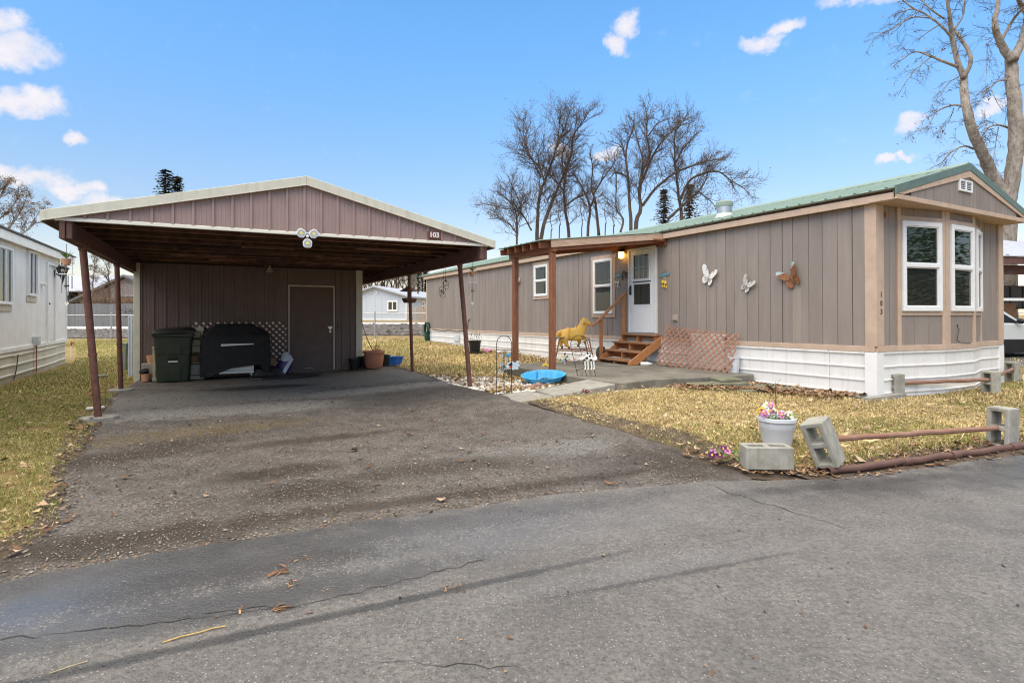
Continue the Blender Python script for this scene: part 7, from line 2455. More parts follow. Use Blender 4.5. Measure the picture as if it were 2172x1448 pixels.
# white sheet and utility pedestal behind the shed
ws = thing('metal_sheet', 'pale blue-white ribbed metal sheet standing behind the left corner of the shed', 'metal sheet', (*to_w(-.14, 7.0, CO, CA), 0), CA - .3)
q = MB(); q.box(-.09, .10, -.02, .02, -.05, 1.32); o_ = q.obj('sheet', M['pale_blue'], ws)
for x in (-.08, -.02, .05):
    q = MB(); q.box(x, x + .025, -.035, -.0205, -.05, 1.31); q.obj('sheet_rib', M['pale_blue'], ws)
ub = thing('utility_pedestal', 'grey-green utility pedestal on the grass behind the rear left carport post', 'pedestal', (-9.80, 14.2, 0), .3)
q = MB(); q.loft([rrect(.16, .14, -.05, .02, 2), rrect(.17, .15, .3, .02, 2), rrect(.20, .17, .60, .02, 2), rrect(.215, .185, .605, .02, 2), rrect(.215, .185, .635, .02, 2)]); q.obj('pedestal_body', M['pedestal'], ub)
q = MB(); q.box(-.06, .03, -.082, -.079, .42, .54); q.obj('warning_label', M['petal_yellow'], ub)
fw_ = thing('flat_stone', 'flat grey stone lying on the grass near the utility pedestal', 'stone', (-8.95, 12.2, .0), .2)
q = MB(); q.box(-.16, .16, -.08, .08, 0, .05); q.obj('stone', M['block'], fw_, bevel=.02)

# ================================================================ chain-link fence along the back
cf = thing('chain_link_fence', 'grey chain-link fence along the back of the lots', 'fence', (0, 27.0, 0), 0)
zb = lambda x: gz(x, 27.0)
xs_ = [-6.57 + 3.157 * k for k in range(-9, 12)]
for x in xs_:
    q = MB(); q.tube([(x, 0, zb(x) - .1), (x, 0, zb(x) + 1.24)], .032, 8); q.sphere((x, 0, zb(x) + 1.26), .04, 8, 5); q.obj('fence_post', M['chain_link'], cf)
q = MB(); q.tube([(x, 0, zb(x) + 1.20) for x in xs_], .022, 6); q.obj('top_rail', M['chain_link'], cf)
q = MB()
x = xs_[0]
while x < xs_[-1]:
    b0 = zb(x)
    for sgn in (1, -1):
        q.v.extend([(x - .0028, .03, b0 + .02), (x + .0028, .03, b0 + .02), (x + sgn * 1.15 + .0028, .03, b0 + 1.17), (x + sgn * 1.15 - .0028, .03, b0 + 1.17)])
        k = len(q.v); q.f.append((k - 4, k - 3, k - 2, k - 1)); q.mi.append(0)
    x += .075
tag(q.obj('wire_mesh', M['chain_link'], cf), kind='stuff')

# grey board fence far left
wfz = gz(-33, 45)
wf = thing('board_fence', 'tall weathered grey board fence beyond the track on the left', 'fence', (-33, 45.0, wfz), 0)
ub_ = MB().box(-.5, .5, -.5, .5, 0, 1).mesh('fence_board', M['grey_fence'])
rr = random.Random(2)
for k in range(110):
    inst(ub_, 'fence_board', wf, (-9 + k * .142, rr.uniform(-.006, .006), -.1), (0, 0, 0), (.134, .022, 1.86 + rr.uniform(-.03, .03)))
for z in (.35, 1.45):
    q = MB(); q.box(-9.1, 6.6, .013, .06, z, z + .09); q.obj('fence_rail', M['grey_fence'], wf)

# barn with white roof
bz = gz(-46, 60)
bn2 = thing('open_barn', 'dark open-fronted barn with a snow-white metal roof beyond the board fence', 'barn', (-46.0, 60, bz), .05)
q = MB(); q.box(-7, 5.5, 3.2, 3.4, -.2, 3.5); q.box(-7, -6.8, 0, 3.2, -.2, 3.3); q.box(5.3, 5.5, 0, 3.2, -.2, 3.3); q.obj('wall', M['barn_dark'], bn2)
for x in (-6.9, -4.2, -1.2, 1.8, 5.0):
    q = MB(); q.box(x, x + .3, -.1, .2, -.2, 3.2); q.obj('post', M['barn_dark'], bn2)
for k in range(14):
    q = MB(); q.prism([(-.8, 3.30), (4.0, 5.2), (8.8, 3.3), (8.8, 3.42), (4.0, 5.32), (-.8, 3.42)], (-7.6 + k * .98, 0, 0), (0, 1, 0), (0, 0, 1), (.965, 0, 0)); q.obj('roof_panel', M['snow_roof'], bn2)
q = MB(); q.box(-3.5, 2.8, -.3, -.22, 3.52, 3.6); q.obj('snow_guard', M['slate_roof'], bn2, loc=(0, .9, .32))
# grey gabled house with porch
gz_ = gz(-38, 54)
gh = thing('grey_house', 'grey gabled house with an orange timber porch beyond the board fence', 'house', (-37.0, 54, gz_), .12)
q = MB(); q.prism([(-4.0, -.2), (4.5, -.2), (4.5, 2.2), (.0, 4.4), (-4.0, 2.2)], (0, 0, 0), (1, 0, 0), (0, 0, 1), (0, 8, 0)); q.obj('wall', mat('mauve_grey_siding', (.30, .26, .25), .8), gh)
for sx in (-1, 1):
    q = MB(); q.prism([(sx * 4.7, 2.05), (0, 4.5), (0, 4.7), (sx * 4.75, 2.25)], (.0, -.5, 0), (1, 0, 0), (0, 0, 1), (0, 9, 0)); q.obj('roof', M['slate_roof'], gh)
q = MB(); q.box(.6, 5.0, -2.4, -.1, 2.55, 2.75); q.obj('porch_roof', M['snow_roof'], gh)
for x in (.7, 1.9, 3.4, 4.8):
    q = MB(); q.box(x, x + .18, -2.3, -2.1, -.2, 2.54); q.obj('porch_post', M['orange_wood'], gh)
q = MB(); q.box(.7, 4.9, -2.32, -2.2, 2.2, 2.5); q.obj('porch_beam', M['orange_wood'], gh)
f = frame_map((1.0, 0, 0), (1, 0, 0), (0, -1, 0)); window(gh, f, 0, 1.2, .9, 2.0, 1.5, .08, 'screen', 'screen', d=.02)

# pale blue-grey house on the right, behind the track
bhz = gz(-17, 60)
bh = thing('blue_grey_house', 'pale blue-grey house with white roof beyond the track', 'house', (-14.6, 60, bhz), -.16)
bh.scale = (.8, 1, 1)
q = MB(); q.prism([(-3.6, -.1), (4.4, -.1), (4.4, 2.50), (.0, 3.52), (-3.6, 2.55)], (0, 0, 0), (1, 0, 0), (0, 0, 1), (0, 22, 0)); bwall = q.obj('wall', M['blue_grey'], bh)
for x in (-2.4, -1.2, 0.0, .9, 2.1, 3.3):
    q = MB(); q.box(x, x + .05, -.02, -.0005, .1, 2.55); q.obj('batten', M['blue_grey'], bwall)
q = MB(); q.box(-3.6, 4.42, -.045, -.0205, .0, .22); q.obj('base_trim', M['white'], bh)
q = MB(); q.box(4.30, 4.44, -.045, .12, .22, 2.5); q.obj('corner_trim', M['white'], bh)
for (xa, xb, za, zb2) in ((-4.1, 0, 2.42, 3.52), (0, 4.9, 3.52, 2.40)):
    q = MB(); q.prism([(xa, za), (xb, zb2), (xb, zb2 + .16), (xa, za + .16)], (0, -.45, 0), (1, 0, 0), (0, 0, 1), (0, 23, 0)); q.obj('roof', M['snow_roof'], bh)
f = frame_map((.0, -.02, 0), (1, 0, 0), (0, -1, 0))
window(bh, f, 1.75, 3.20, .95, 2.1, 2.48, .16, 'screen', 'screen', d=.02, vertical=True)
for x in (-.75, .05):
    q = MB(); q.box(x, x + .45, -.04, -.0005, 2.75, 3.15); q.obj('gable_vent', M['vent_grey'], bh)
f = frame_map((4.40, 0, 0), (0, 1, 0), (1, 0, 0))
window(bh, f, 5.0, 6.0, 1.0, 2.2, 1.6, .14, 'screen', 'screen', d=.02)
window(bh, f, 13.5, 14.8, 1.0, 2.2, 1.6, .14, 'screen', 'screen', d=.02)
q = MB(); q.lathe([(.12, -.4), (.12, .2), (.18, .22), (.18, .3), (0, .32)], (2.6, 8, 3.1), 10); q.obj('roof_vent', M['slate_roof'], bh)
# picket fence in front of it
pz = gz(-9, 50)
pk_ = thing('picket_fence', 'tan wooden picket fence in front of the blue-grey house', 'fence', (-9.3, 50, pz), .0)
upk = MB().prism([(-.06, 0), (.06, 0), (.06, 1.20), (.03, 1.28), (-.03, 1.28), (-.06, 1.20)], (0, -.012, 0), (1, 0, 0), (0, 0, 1), (0, .024, 0)).mesh('picket', M['picket'])
for k in range(36):
    inst(upk, 'picket', pk_, (.07 + k * .16, rr.uniform(-.01, .01), .02))
for z in (.3, .95):
    q = MB(); q.box(0, 5.8, .013, .06, z, z + .09); q.obj('fence_rail', M['picket'], pk_)
for k in range(4):
    q = MB(); q.box(k * 1.9 - .06, k * 1.9 + .06, .061, .18, -.1, 1.35); q.obj('fence_post', M['picket'], pk_)

# ================================================================ carport and car beyond the right end of the home
rc_ = thing('neighbour_carport', 'open carport with white ribbed roof and brown beams at the right edge', 'carport', (14.2, 17.0, .05), .10)
for k in range(10):
    q = MB(); x = .1 + k * .62
    q.prism([(0, 0), (.22, 0), (.26, .05), (.34, .05), (.38, 0), (.615, 0), (.615, -.02), (0, -.02)], (x, -.4, 3.04), (1, 0, 0), (0, 0, 1), (0, 3.6, .93)); q.obj('roof_panel', M['snow_roof'], rc_)
q = MB(); q.box(.0, 6.4, -.36, -.28, 2.80, 3.02); q.obj('fascia_board', M['dark_wood'], rc_)
q = MB(); q.box(.1, 6.4, -.05, .12, 2.52, 2.79); q.obj('beam', M['dark_wood'], rc_)
q = MB(); q.prism([(-.1, 2.85), (3.1, 3.75), (6.2, 2.85)], (.15, 0, 0), (0, 1, 0), (0, 0, 1), (.06, 0, 0)); q.obj('end_panel', M['joist'], rc_)
q = MB(); q.box(.2, 6.4, 5.5, 5.56, 0, 3.4); q.box(.2, 6.4, 3.1, 3.16, 1.5, 2.35); wl = q.obj('back_wall', M['barn_dark'], rc_)
for k in range(12):
    q = MB(); q.box(.25 + k * .5, .68 + k * .5, 3.06, 3.095, 1.55, 2.33); q.obj('plank', M['slate_roof'], wl)
q = MB(); q.box(.08, .20, -.02, .10, 1.35, 2.35); q.box(.2005, 6.4, .0, .06, 1.72, 1.80); q.obj('rail', M['white'], rc_)
for x in (3.4, 6.2):
    q = MB(); q.tube([(x, .04, 0), (x, .04, 2.52)], .05, 8); q.obj('post', M['rust_post'], rc_)
ob = thing('wooden_box', 'orange-brown wooden cabinet behind the silver car', 'cabinet', (16.15, 18.9, .05), .1)
q = MB(); q.box(-.5, .6, -.2, .2, 0, 1.62); q.box(-.55, .65, -.24, .24, 1.62, 1.68); q.obj('cabinet', M['orange_wood'], ob)

car = thing('parked_car', 'silver wagon with black lower cladding parked beyond the right end of the home', 'car', (13.95, 17.0, .06), .16)
cp = [(-2.25, .42), (-2.28, .75), (-2.22, .98), (-2.05, 1.05), (-1.7, 1.06), (.72, 1.02), (1.5, .95), (2.05, .84), (2.25, .68), (2.28, .42)]
q = MB()
rings = []
for yv, ins in ((-.84, .05), (-.80, .0), (.80, 0), (.84, .05)):
    rings.append([(x * (1 - ins * .3), yv if abs(yv) < .82 else yv, z if z < .8 else z - ins * .5) for x, z in cp])
n_ = len(cp)
q.loft([[(x, y, z) for x, y, z in r] for r in rings]); body = q.obj('body', M['car_paint'], car, smooth=True)
cab = [(-2.02, 1.05), (-1.72, 1.44), (-1.35, 1.52), (-.25, 1.53), (.05, 1.47), (.78, 1.02)]
q = MB(); q.loft([[(x, y * (1 - .13 * max(0, (z - 1.0) / .53)), z) for x, z in cab] for y in (-.79, .79)]); q.obj('greenhouse', M['car_paint'], car, smooth=True)
side_w = [[(-1.85, 1.09), (-1.62, 1.40), (-1.02, 1.46), (-1.02, 1.07)], [(-.95, 1.07), (-.95, 1.46), (-.30, 1.47), (-.18, 1.06)], [(-.10, 1.06), (-.24, 1.46), (-.02, 1.41), (.62, 1.05)]]
for sgn in (-1, 1):
    for w in side_w:
        q = MB(); q.add([(x, sgn * (.797 * (1 - .13 * max(0, (z - 1.0) / .53)) + .004), z) for x, z in w], [(0, 1, 2, 3)]); q.obj('side_window', M['black'], car)
q = MB(); q.add([(.80, -.72, 1.03), (.80, .72, 1.03), (.08, .64, 1.475), (.08, -.64, 1.475)], [(0, 1, 2, 3)]); q.obj('windscreen', M['black'], car)
for sgn in (-1, 1):
    q = MB(); q.sphere((.50, sgn * .93, 1.10), .11, 10, 6, (.6, 1, .75)); q.box(.45, .55, min(sgn * .80, sgn * .9), max(sgn * .80, sgn * .9), 1.05, 1.09); q.obj('wing_mirror', M['black'], car, smooth=True)
    q = MB(); q.box(-1.15, 1.1, sgn * .845 if sgn > 0 else -.87, .87 if sgn > 0 else -.845, .20, .58); q.obj('sill_cladding', M['car_black'], car, bevel=.02)
    for x in (-1.42, 1.40):
        w = MB(); w.tube([(x, sgn * .66, .32), (x, sgn * .875, .32)], .32, 24); wh = w.obj('wheel', M['rubber'], car)
        w = MB(); w.tube([(x, sgn * .8755, .32), (x, sgn * .885, .32)], .20, 16); w.obj('rim', M['steel'], wh)
    q = MB(); q.box(2.12, 2.255, min(sgn * .5, sgn * .78), max(sgn * .5, sgn * .78), .66, .78); q.obj('headlight', M['reflector'], car)
    q = MB(); q.box(-2.285, -2.2, min(sgn * .55, sgn * .8), max(sgn * .55, sgn * .8), .75, .98); q.obj('tail_light', M['red'], car)
q = MB(); q.box(2.1, 2.33, -.80, .80, .25, .50); q.box(-2.34, -2.1, -.8, .8, .25, .55); q.obj('bumper', M['car_black'], car, bevel=.03)
drv = sheet('neighbour_driveway', [(11.5, 13.2), (22, 16.5), (20, 24), (9.8, 20.5)], .012, mat('grey_side_asphalt', (.10, .095, .09), .85, var=.2, bump=.5), 2.0)

# ================================================================ trees
def spline(pts, k=5):
    out = []
    n = len(pts)
    for i in range(n - 1):
        p0, p1, p2, p3 = pts[max(i - 1, 0)], pts[i], pts[i + 1], pts[min(i + 2, n - 1)]
        for q_ in range(k):
            t = q_ / k
            out.append(0.5 * ((2 * p1) + (-p0 + p2) * t + (2 * p0 - 5 * p1 + 4 * p2 - p3) * t * t + (-p0 + 3 * p1 - 3 * p2 + p3) * t ** 3))
    out.append(pts[-1])
    return out


def twig(tw, lv, rng_, p, d, L_, r, lvl, up):
    n = 4 if lvl else 5
    P, R_ = [p.copy()], [r]
    d = d.normalized()
    kids = []
    for i in range(n):
        d = (d + Vector((rng_.uniform(-.28, .28), rng_.uniform(-.28, .28), rng_.uniform(-.28, .28) + up))).normalized()
        p = p + d * (L_ / n)
        P.append(p.copy()); R_.append(max(r * (1 - (i + 1) / n * .75), r * .25))
        if lvl < 2 and i >= (1 if lvl == 0 else 0):
            for c in range(2 if lvl == 0 else 1):
                if rng_.random() < .85:
                    kids.append((p.copy(), d.copy()))
    tw.tube(P, R_, 3, cap=False)
    if lv is not None and rng_.random() < lv[1]:
        for c in range(2):
            o = p + Vector((rng_.uniform(-.1, .1), rng_.uniform(-.1, .1), rng_.uniform(-.12, .05)))
            s_ = lv[2] * rng_.uniform(.5, 1.2)
            a, b = Vector((rng_.uniform(-1, 1), rng_.uniform(-1, 1), rng_.uniform(-1, 1))) * s_, Vector((rng_.uniform(-1, 1), rng_.uniform(-1, 1), rng_.uniform(-1, 1))) * s_
            lv[0].add([o, o + a, o + b], [(0, 1, 2)])
    for kp, kd in kids:
        ax = Vector((rng_.uniform(-1, 1), rng_.uniform(-1, 1), rng_.uniform(-.6, 1)))
        twig(tw, lv, rng_, kp, kd * .75 + ax * .65, L_ * rng_.uniform(.38, .62), r * .55, lvl + 1, up)


def bare_tree(label, limbs, Y, seed, bark='bark', tl=2.2, tr_=.02, dens=3.2, up=.02, leaf=.0, leafm='shrub', group=None, ground=True, depth=1.0, start=.25, droop_above=None, name='bare_tree'):
    """limbs: ([(px, py), ...], width at foot in px, width at tip in px); the limbs stand round distance Y"""
    rng_ = random.Random(seed)
    f0 = limbs[0][0][0]
    base = pt(f0[0], f0[1], Y)
    gzb = gz(base.x, Y)
    t = thing(name, label, 'tree', (base.x, Y, gzb), 0, group)
    org = Vector((base.x, Y, gzb))
    tm, tw, lvm = MB(), MB(), MB()
    for li, (pl, w0, w1) in enumerate(limbs):
        ph = rng_.uniform(0, 6)
        pts = []
        for i, (a, b) in enumerate(pl):
            dy = depth * math.sin(ph + i * .9) * (i / max(1, len(pl) - 1)) * (1.2 if li else .5)
            pts.append(pt(a, b, Y + dy) - org)
        if li == 0 and ground:
            pts.insert(0, Vector((pts[0].x * 1.0, pts[0].y, -.2)))
        sp_ = spline(pts, 5)
        n = len(sp_)
        k = Y / F_PX * .5
        R_ = [(w0 + (w1 - w0) * (i / (n - 1)) ** .8) * k for i in range(n)]
        for i in range(1, n - 1):
            sp_[i] = sp_[i] + Vector((rng_.uniform(-1, 1), rng_.uniform(-1, 1), rng_.uniform(-.5, .5))) * R_[i] * .12
        tm.tube(sp_, R_, 9 if w0 * k > .08 else 6)
        # twigs along it
        acc = 0
        for i in range(1, n):
            seg = sp_[i] - sp_[i - 1]
            if i / n < (start if li == 0 else .12): continue
            acc += seg.length * dens * 1.9
            while acc > 1:
                acc -= 1
                ax = Vector((rng_.uniform(-1, 1), rng_.uniform(-1, 1), rng_.uniform(-.35, .8)))
                d = (seg.normalized() * .7 + ax).normalized()
                L_ = tl * rng_.uniform(.45, 1.1) * (1.0 - .6 * i / n)
                twig(tw, (lvm, leaf, .075) if leaf else None, rng_, sp_[i - 1].lerp(sp_[i], rng_.random()), d, L_, min(tr_, R_[i] * .6), 0 if tl > .8 else 1, up)
    tm.obj('trunk', M[bark], t, smooth=True, sharp=False)
    if tw.v: tw.obj('crown', M['twig'], t)
    if lvm.v: tag(lvm.obj('dry_leaves', M[leafm], t), kind='stuff')
    return t


c8 = lambda L_: [(980 + .2947 * x, 200 + .2947 * y) for x, y in L_]
g_ = 'bare trees behind the brown home'
bare_tree('tall dark bare tree with a dense twiggy crown, left of those behind the home',
          [(c8([(540, 1070), (545, 880), (560, 720), (620, 560), (660, 450), (690, 340), (740, 240), (780, 110)]), 10, 1.5),
           (c8([(600, 650), (560, 540), (480, 420), (440, 260), (460, 170)]), 5, 1.2), (c8([(565, 1060), (600, 900), (680, 700), (740, 560), (790, 420), (800, 300), (870, 200), (920, 110)]), 9, 1.5),
           (c8([(570, 600), (530, 520), (470, 420), (390, 400)]), 4, 1.2), (c8([(690, 340), (700, 220), (710, 110)]), 3, 1)], 40, 31, tl=2.5, tr_=.028, dens=4.2, leaf=.35, group=g_)
bare_tree('low spreading bare tree at the far left of the trees behind the home',
          [(c8([(395, 1090), (390, 860), (330, 760), (250, 700)]), 6, 1.5), (c8([(390, 900), (420, 800), (350, 640), (330, 580)]), 4, 1), (c8([(500, 980), (420, 850), (300, 820), (130, 780)]), 4, 1), (c8([(395, 1000), (300, 900), (180, 900)]), 3.5, 1)], 39, 32, tl=2.3, tr_=.026, dens=3.4, leaf=.3, group=g_)
bare_tree('bare tree with a forked crown right beside the tall dark one',
          [(c8([(770, 1040), (745, 850), (735, 680), (760, 540), (835, 460)]), 9, 2), (c8([(740, 700), (650, 600), (600, 520)]), 5, 1.2), (c8([(745, 640), (720, 480), (740, 380), (800, 330)]), 5, 1.2), (c8([(750, 800), (830, 740), (900, 720)]), 4, 1.2)], 42, 33, tl=2.3, tr_=.026, dens=3.2, leaf=.3, group=g_)
bare_tree('slender bare tree with a broken snag, in the gap between the two tallest bare trees',
          [(c8([(905, 1020), (920, 820), (870, 680), (820, 600), (770, 540)]), 8, 1.5), (c8([(985, 1020), (960, 780), (930, 660), (940, 540), (925, 430)]), 7, 1.5), (c8([(945, 720), (1020, 600), (1090, 500), (1100, 420)]), 4, 1.2), (c8([(930, 800), (955, 740)]), 5, 4)], 41, 34, tl=2.0, tr_=.024, dens=2.6, leaf=.2, group=g_)
bare_tree('upright bare tree with a straight stem in the middle of the group',
          [(c8([(1215, 970), (1205, 780), (1195, 600), (1180, 470), (1190, 360), (1230, 250), (1240, 160)]), 9, 1.5), (c8([(1195, 600), (1110, 565), (1050, 620)]), 4, 1.2), (c8([(1182, 470), (1140, 370), (1060, 340)]), 3.5, 1), (c8([(1140, 990), (1160, 900), (1110, 820), (1110, 600), (1080, 500)]), 5, 1.2)], 40, 35, tl=2.0, tr_=.024, dens=2.7, leaf=.25, group=g_)
bare_tree('tallest bare tree with several rising limbs, right of the middle of the group',
          [(c8([(1250, 980), (1285, 830), (1275, 700), (1300, 560), (1350, 440), (1330, 300), (1330, 160), (1310, 70)]), 11, 1.5), (c8([(1290, 640), (1380, 430), (1470, 310), (1600, 190), (1650, 170)]), 6, 1.2),
           (c8([(1300, 800), (1400, 670), (1530, 570), (1640, 520), (1760, 480), (1900, 470)]), 7, 1.2), (c8([(1340, 300), (1400, 220), (1480, 180)]), 3.5, 1), (c8([(1280, 700), (1300, 480), (1260, 330), (1240, 230)]), 5, 1), (c8([(1380, 430), (1460, 380), (1500, 320)]), 3.5, 1)], 40, 36, tl=2.2, tr_=.025, dens=2.9, leaf=.3, group=g_)
bare_tree('bare tree with a long limb arching down at the right end of the group',
          [(c8([(1580, 920), (1560, 740), (1540, 560), (1530, 420), (1540, 260), (1630, 200)]), 9, 1.3), (c8([(1570, 760), (1640, 620), (1760, 565), (1850, 560), (1930, 620), (1960, 680)]), 6, 1.5), (c8([(1480, 900), (1600, 790), (1700, 700), (1760, 600), (1790, 450)]), 7, 1.3),
           (c8([(1535, 500), (1600, 380), (1680, 290)]), 4, 1), (c8([(1700, 700), (1800, 780), (1830, 840)]), 3.5, 1), (c8([(1930, 620), (2030, 680), (2080, 740)]), 3, 1)], 41, 37, tl=2.3, tr_=.026, dens=3.0, leaf=.45, group=g_)
for k, (a, b, h, lb) in enumerate(((700, 1010, 860, 'thin bare sapling low behind the porch roof, left of the other sapling'), (1030, 1000, 850, 'thin bare sapling low behind the roof ridge between two bare trees'), (1090, 1000, 900, 'shortest bare sapling low behind the roof ridge'), (640, 1040, 900, 'thin bare sapling at the foot of the tall dark bare tree'), (860, 1020, 830, 'thin bare sapling at the foot of the slender tree with a snag'))):
    bare_tree(lb, [(c8([(a, b), (a + 8, (b + h) / 2), (a - 6, h), (a + 4, h - 60)]), 3, .8)], 45, 50 + k, tl=2.2, tr_=.018, dens=4, leaf=.3, group=g_, start=.55)

# big cottonwood at the right
c9 = lambda L_: [(1800 + .29 * x, .29 * y) for x, y in L_]
big = [(c9([(1160, 1650), (1160, 1480), (1195, 1300), (1220, 1050), (1215, 800), (1195, 600), (1190, 430)]), 44, 27),
       (c9([(1150, 1500), (1085, 1350), (1020, 1220), (960, 1080), (885, 900), (850, 720), (842, 560)]), 34, 17),
       (c9([(842, 570), (790, 430), (758, 280), (740, 140), (722, 0), (712, -130)]), 15, 9), (c9([(845, 560), (885, 480), (885, 400), (825, 290), (770, 215), (735, 130)]), 11, 7), (c9([(770, 220), (835, 120), (850, 0), (855, -60)]), 5, 3),
       (c9([(765, 290), (690, 205), (600, 130), (480, 70), (380, 90), (290, 130)]), 8, 1.5), (c9([(500, 80), (440, 40), (390, 0), (300, -60)]), 4, 1.5), (c9([(795, 490), (690, 450), (590, 410), (490, 380), (400, 430), (310, 500)]), 8, 1.3),
       (c9([(600, 420), (490, 510), (420, 600), (360, 700)]), 3.2, 1), (c9([(600, 135), (450, 130), (330, 210), (210, 260), (150, 350)]), 3.5, 1), (c9([(805, 565), (740, 600), (680, 680), (600, 780)]), 3, 1),
       (c9([(825, 780), (760, 770), (640, 820), (580, 920), (430, 990)]), 6, 1), (c9([(770, 790), (730, 890), (650, 970)]), 2.6, 1), (c9([(915, 1090), (840, 1070), (740, 1120), (680, 1190), (600, 1230)]), 6, 1.2), (c9([(660, 185), (560, 250), (500, 300)]), 3, 1), (c9([(700, 140), (600, 70), (540, 10), (480, -60)]), 4.5, 1.5),
       (c9([(1190, 440), (1130, 350), (1080, 240), (1070, 150), (1090, 50), (1095, -90)]), 22, 15), (c9([(1205, 440), (1255, 330), (1290, 220), (1300, 100), (1250, 10), (1235, -110)]), 23, 15), (c9([(1120, 300), (1175, 190), (1230, 110), (1290, 50)]), 8, 6),
       (c9([(1160, 585), (1080, 600), (1000, 680), (920, 800)]), 6, 1), (c9([(1180, 940), (1090, 915), (1010, 940), (980, 1020)]), 6, 3), (c9([(1095, 930), (1075, 1050), (1070, 1140), (1100, 1220)]), 2.5, 1), (c9([(1050, 290), (1015, 340), (1010, 500), (995, 660)]), 2.2, .8),
       (c9([(1045, 660), (1080, 740), (1130, 820)]), 2.2, .8), (c9([(1300, 100), (1360, 30), (1400, -60)]), 8, 4)]
big = [(p, a * .82, b * .82) for p, a, b in big]
big = [((p + [(p[-1][0] + (p[-1][0] - p[-2][0]) * .8 + 8, p[-1][1] - 90), (p[-1][0] + (p[-1][0] - p[-2][0]) * 1.3 - 6, p[-1][1] - 210), (p[-1][0] + (p[-1][0] - p[-2][0]) * 1.8 + 5, p[-1][1] - 330)], a, 1.5) if p[-1][1] < -5 else (p, a, b)) for p, a, b in big]
bare_tree('huge pale-barked cottonwood with two leaning stems at the right edge', big, 22, 71, bark='bark_pale', tl=.95, tr_=.012, dens=2.2, up=-.13, leaf=.05, depth=.7, start=.75, group=None, name='cottonwood_tree')

# tree at the far left edge and thin trees beyond the gap
bare_tree('pale twiggy bare tree behind the white home at the left edge', [([(-30, 560), (-25, 480), (-5, 430), (10, 400), (20, 385)], 8, 1.2), ([(-20, 480), (15, 450), (35, 425), (40, 395)], 4, 1), ([(-10, 520), (30, 470), (48, 440), (60, 410)], 4, 1), ([(20, 510), (55, 490), (80, 455), (98, 435)], 3, 1), ([(-25, 450), (-10, 410), (0, 380)], 4, 1)], 34, 81, bark='bark_pale', tl=1.15, tr_=.02, dens=3.0, leaf=.75, leafm='shrub')
bare_tree('thin leafless tree with pale tufts, left one in the gap behind the white home', [([(198, 640), (197, 600), (200, 570), (199, 535)], 4, 1)], 50, 82, bark='bark_pale', tl=1.0, tr_=.016, dens=4, leaf=.9, leafm='shrub')
bare_tree('thin leafless tree leaning over the barn roof, right one in the gap', [([(232, 640), (231, 600), (228, 570), (218, 550)], 3.5, 1), ([(231, 600), (222, 585), (208, 575)], 2, .8)], 51, 83, tl=1.1, tr_=.016, dens=3.5, leaf=.3)
for k, (x, y_, w, h, sd, lb) in enumerate(((-35.0, 47.5, 1.2, 2.0, 91, 'brown leafless shrub behind the board fence, in front of the barn'), (-33.6, 47.2, 1.6, 2.6, 92, 'brown leafless shrub behind the board fence, in front of the grey house'), (-31.6, 47.6, 1.3, 2.0, 93, 'low brown shrub behind the board fence, below the timber porch'))):
    t = thing('winter_shrub', lb, 'shrub', (x, y_, gz(x, y_)), 0, 'winter shrubs behind the board fence')
    rs_ = random.Random(sd); tw = MB()
    for i in range(46):
        a, l = rs_.uniform(0, 2 * PI), rs_.uniform(.2, 1)
        d = Vector((math.cos(a) * .7 * l * w / h * 1.4, math.sin(a) * .5 * l, 1))
        twig(tw, None, rs_, Vector((math.cos(a) * .2, math.sin(a) * .2, 0)), d, h * rs_.uniform(.7, 1.1), .022, 0, .02)
    tw.obj('branches', M['shrub'], t)


def conifer(label, x, y, h, w, seed, m='conifer', group=None, bare=.08, pw=.6, dn=4.4):
    t = thing('conifer_tree', label, 'tree', (x, y, gz(x, y)), 0, group)
    rs_ = random.Random(seed)
    q = MB(); q.tube([(0, 0, -.2), (0, 0, h * .5), (0, 0, h)], [h * .018, h * .012, .02], 7); q.obj('trunk', M['bark'], t)
    c = MB()
    nlev = int(h * dn)
    for i in range(nlev):
        f = i / nlev
        z = h * (bare + (1 - bare) * f)
        r = w * (1 - f) ** pw * rs_.uniform(.45, 1.2) + .12
        nb_ = 9
        a0 = rs_.uniform(0, 6)
        for k in range(nb_):
            a = a0 + k * 2 * PI / nb_ + rs_.uniform(-.25, .25)
            rr_ = r * rs_.uniform(.7, 1.1)
            ns = max(3, int(rr_ / .28))
            for j in range(ns):
                u = (j + .4) / ns
                zz = z - rr_ * .32 * u + rr_ * .16 * u * u + rs_.uniform(-.06, .06)
                p = Vector((math.cos(a) * rr_ * u, math.sin(a) * rr_ * u, zz))
                s_ = .25 * (1.15 - u * .5) * rs_.uniform(.7, 1.3)
                for e in range(4):
                    aa = a + rs_.uniform(-1.1, 1.1)
                    tip = p + Vector((math.cos(aa) * s_, math.sin(aa) * s_, rs_.uniform(-.22, .08) * s_ * 2))
                    sd_ = Vector((-math.sin(aa), math.cos(aa), rs_.uniform(-.5, .5))) * s_ * .34
                    c.add([p - sd_, p + sd_, tip], [(0, 1, 2)])
    c.obj('crown', M[m], t)
    return t


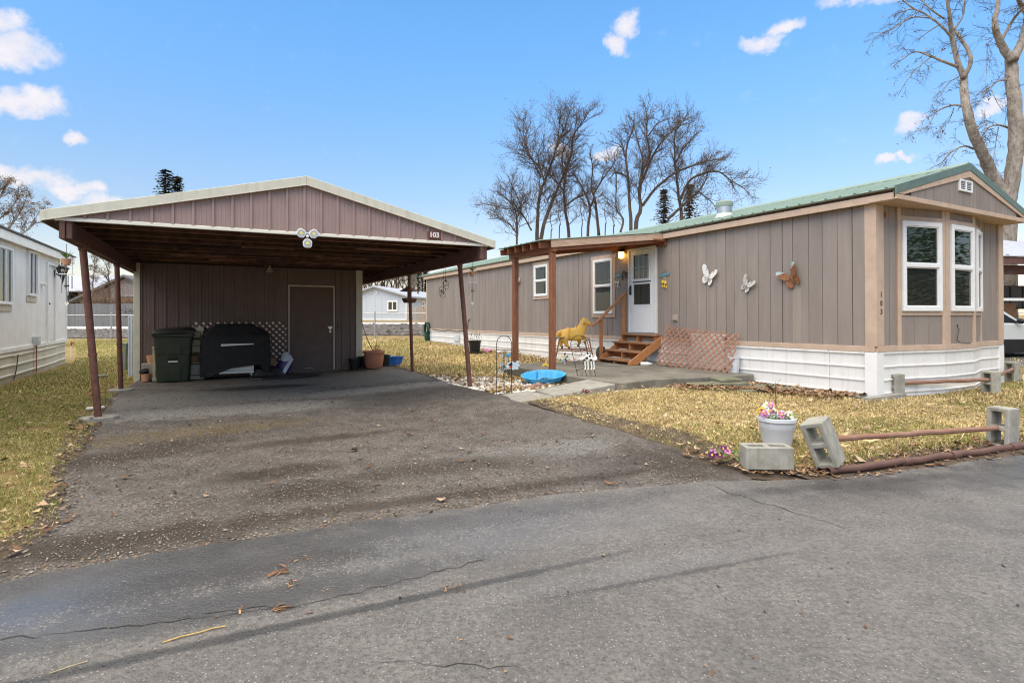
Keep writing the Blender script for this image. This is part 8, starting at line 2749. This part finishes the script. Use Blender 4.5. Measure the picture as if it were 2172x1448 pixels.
def at_px(px, y): return (px - CX) / F_PX * y
conifer('dark spruce top showing over the carport roof', at_px(352, 45), 45, 12.6, 2.6, 5, pw=.50)
conifer('slimmer spruce top beside the other, just right over the carport roof', at_px(377, 46), 46, 12.3, 1.9, 6, pw=.50)
conifer('brownish spruce among the bare trees behind the home, left one of the pair', at_px(1408, 48), 48, 11.4, 2.4, 7, 'conifer_dry')
conifer('brownish broad spruce among the bare trees behind the home, right one of the pair', at_px(1462, 47), 47, 11.6, 3.0, 8, 'conifer_dry')
conifer('small brownish spruce lowest behind the roof, beside the flue', at_px(1496, 52), 52, 9.5, 2.0, 9, 'conifer_dry')
conifer('dark conifer beyond the blue-grey house, next to the far corner of the brown home', at_px(903, 80), 80, 10.5, 2.0, 10)
conifer('broad brownish conifer beyond the roof of the blue-grey house', at_px(888, 85), 85, 8.8, 3.6, 11, 'conifer_dry')
rt = random.Random(77)
spots = [(772, .9), (783, 1.1), (796, 1.0), (808, 1.25), (818, 1.0), (832, 1.05), (843, 1.2), (856, 1.0), (866, 1.1), (878, 1.0), (896, 1.3)]
first = None
for k, (px, s_) in enumerate(spots):
    lb = 'bare tree in the far row behind the blue-grey house'
    if k < 3:
        tt = bare_tree(lb, [([(px, 655), (px + 1, 620), (px - 1, 585), (px + 2, 552)], 5, 1), ([(px, 625), (px - 8, 600), (px - 10, 575)], 2.6, .8), ([(px, 615), (px + 8, 592), (px + 11, 568)], 2.6, .8)], 88 + k * 2, 300 + k, tl=3.0, tr_=.035, dens=1.3, group='far row of bare trees', start=.35)
        protos = (protos if k else []) + [tt]
    else:
        src = protos[k % 3]
        y_ = 86 + rt.uniform(0, 12)
        c = copy_thing(src, (at_px(px, y_), y_, gz(at_px(px, y_), y_)), rt.uniform(0, 6), lb, 'far row of bare trees')
        c.scale = (s_, s_, s_)

# overhead wire
wl = thing('power_line', 'thin overhead wire crossing the sky behind the white home', 'wire', (-32, 30, 6.2), 0)
q = MB(); q.tube([(-14 + i * 2.2, 0, .9 - .30 * i + .022 * i * i) for i in range(14)], .014, 4); q.obj('wire', M['wire'], wl)

for x, y, h, w, sd, lb in ((21.5, 5.5, 11, 3.6, 41, 'green spruce across the side road, nearest of those mirrored in the bay'), (25.5, .5, 12, 4.0, 42, 'green spruce across the side road, widest of those mirrored in the bay'), (23.5, 10.5, 9, 3.2, 43, 'green spruce across the side road, shortest of those mirrored in the bay')):
    conifer(lb, x, y, h, w, sd, 'conifer_green', 'spruces mirrored in the bay windows', dn=8)
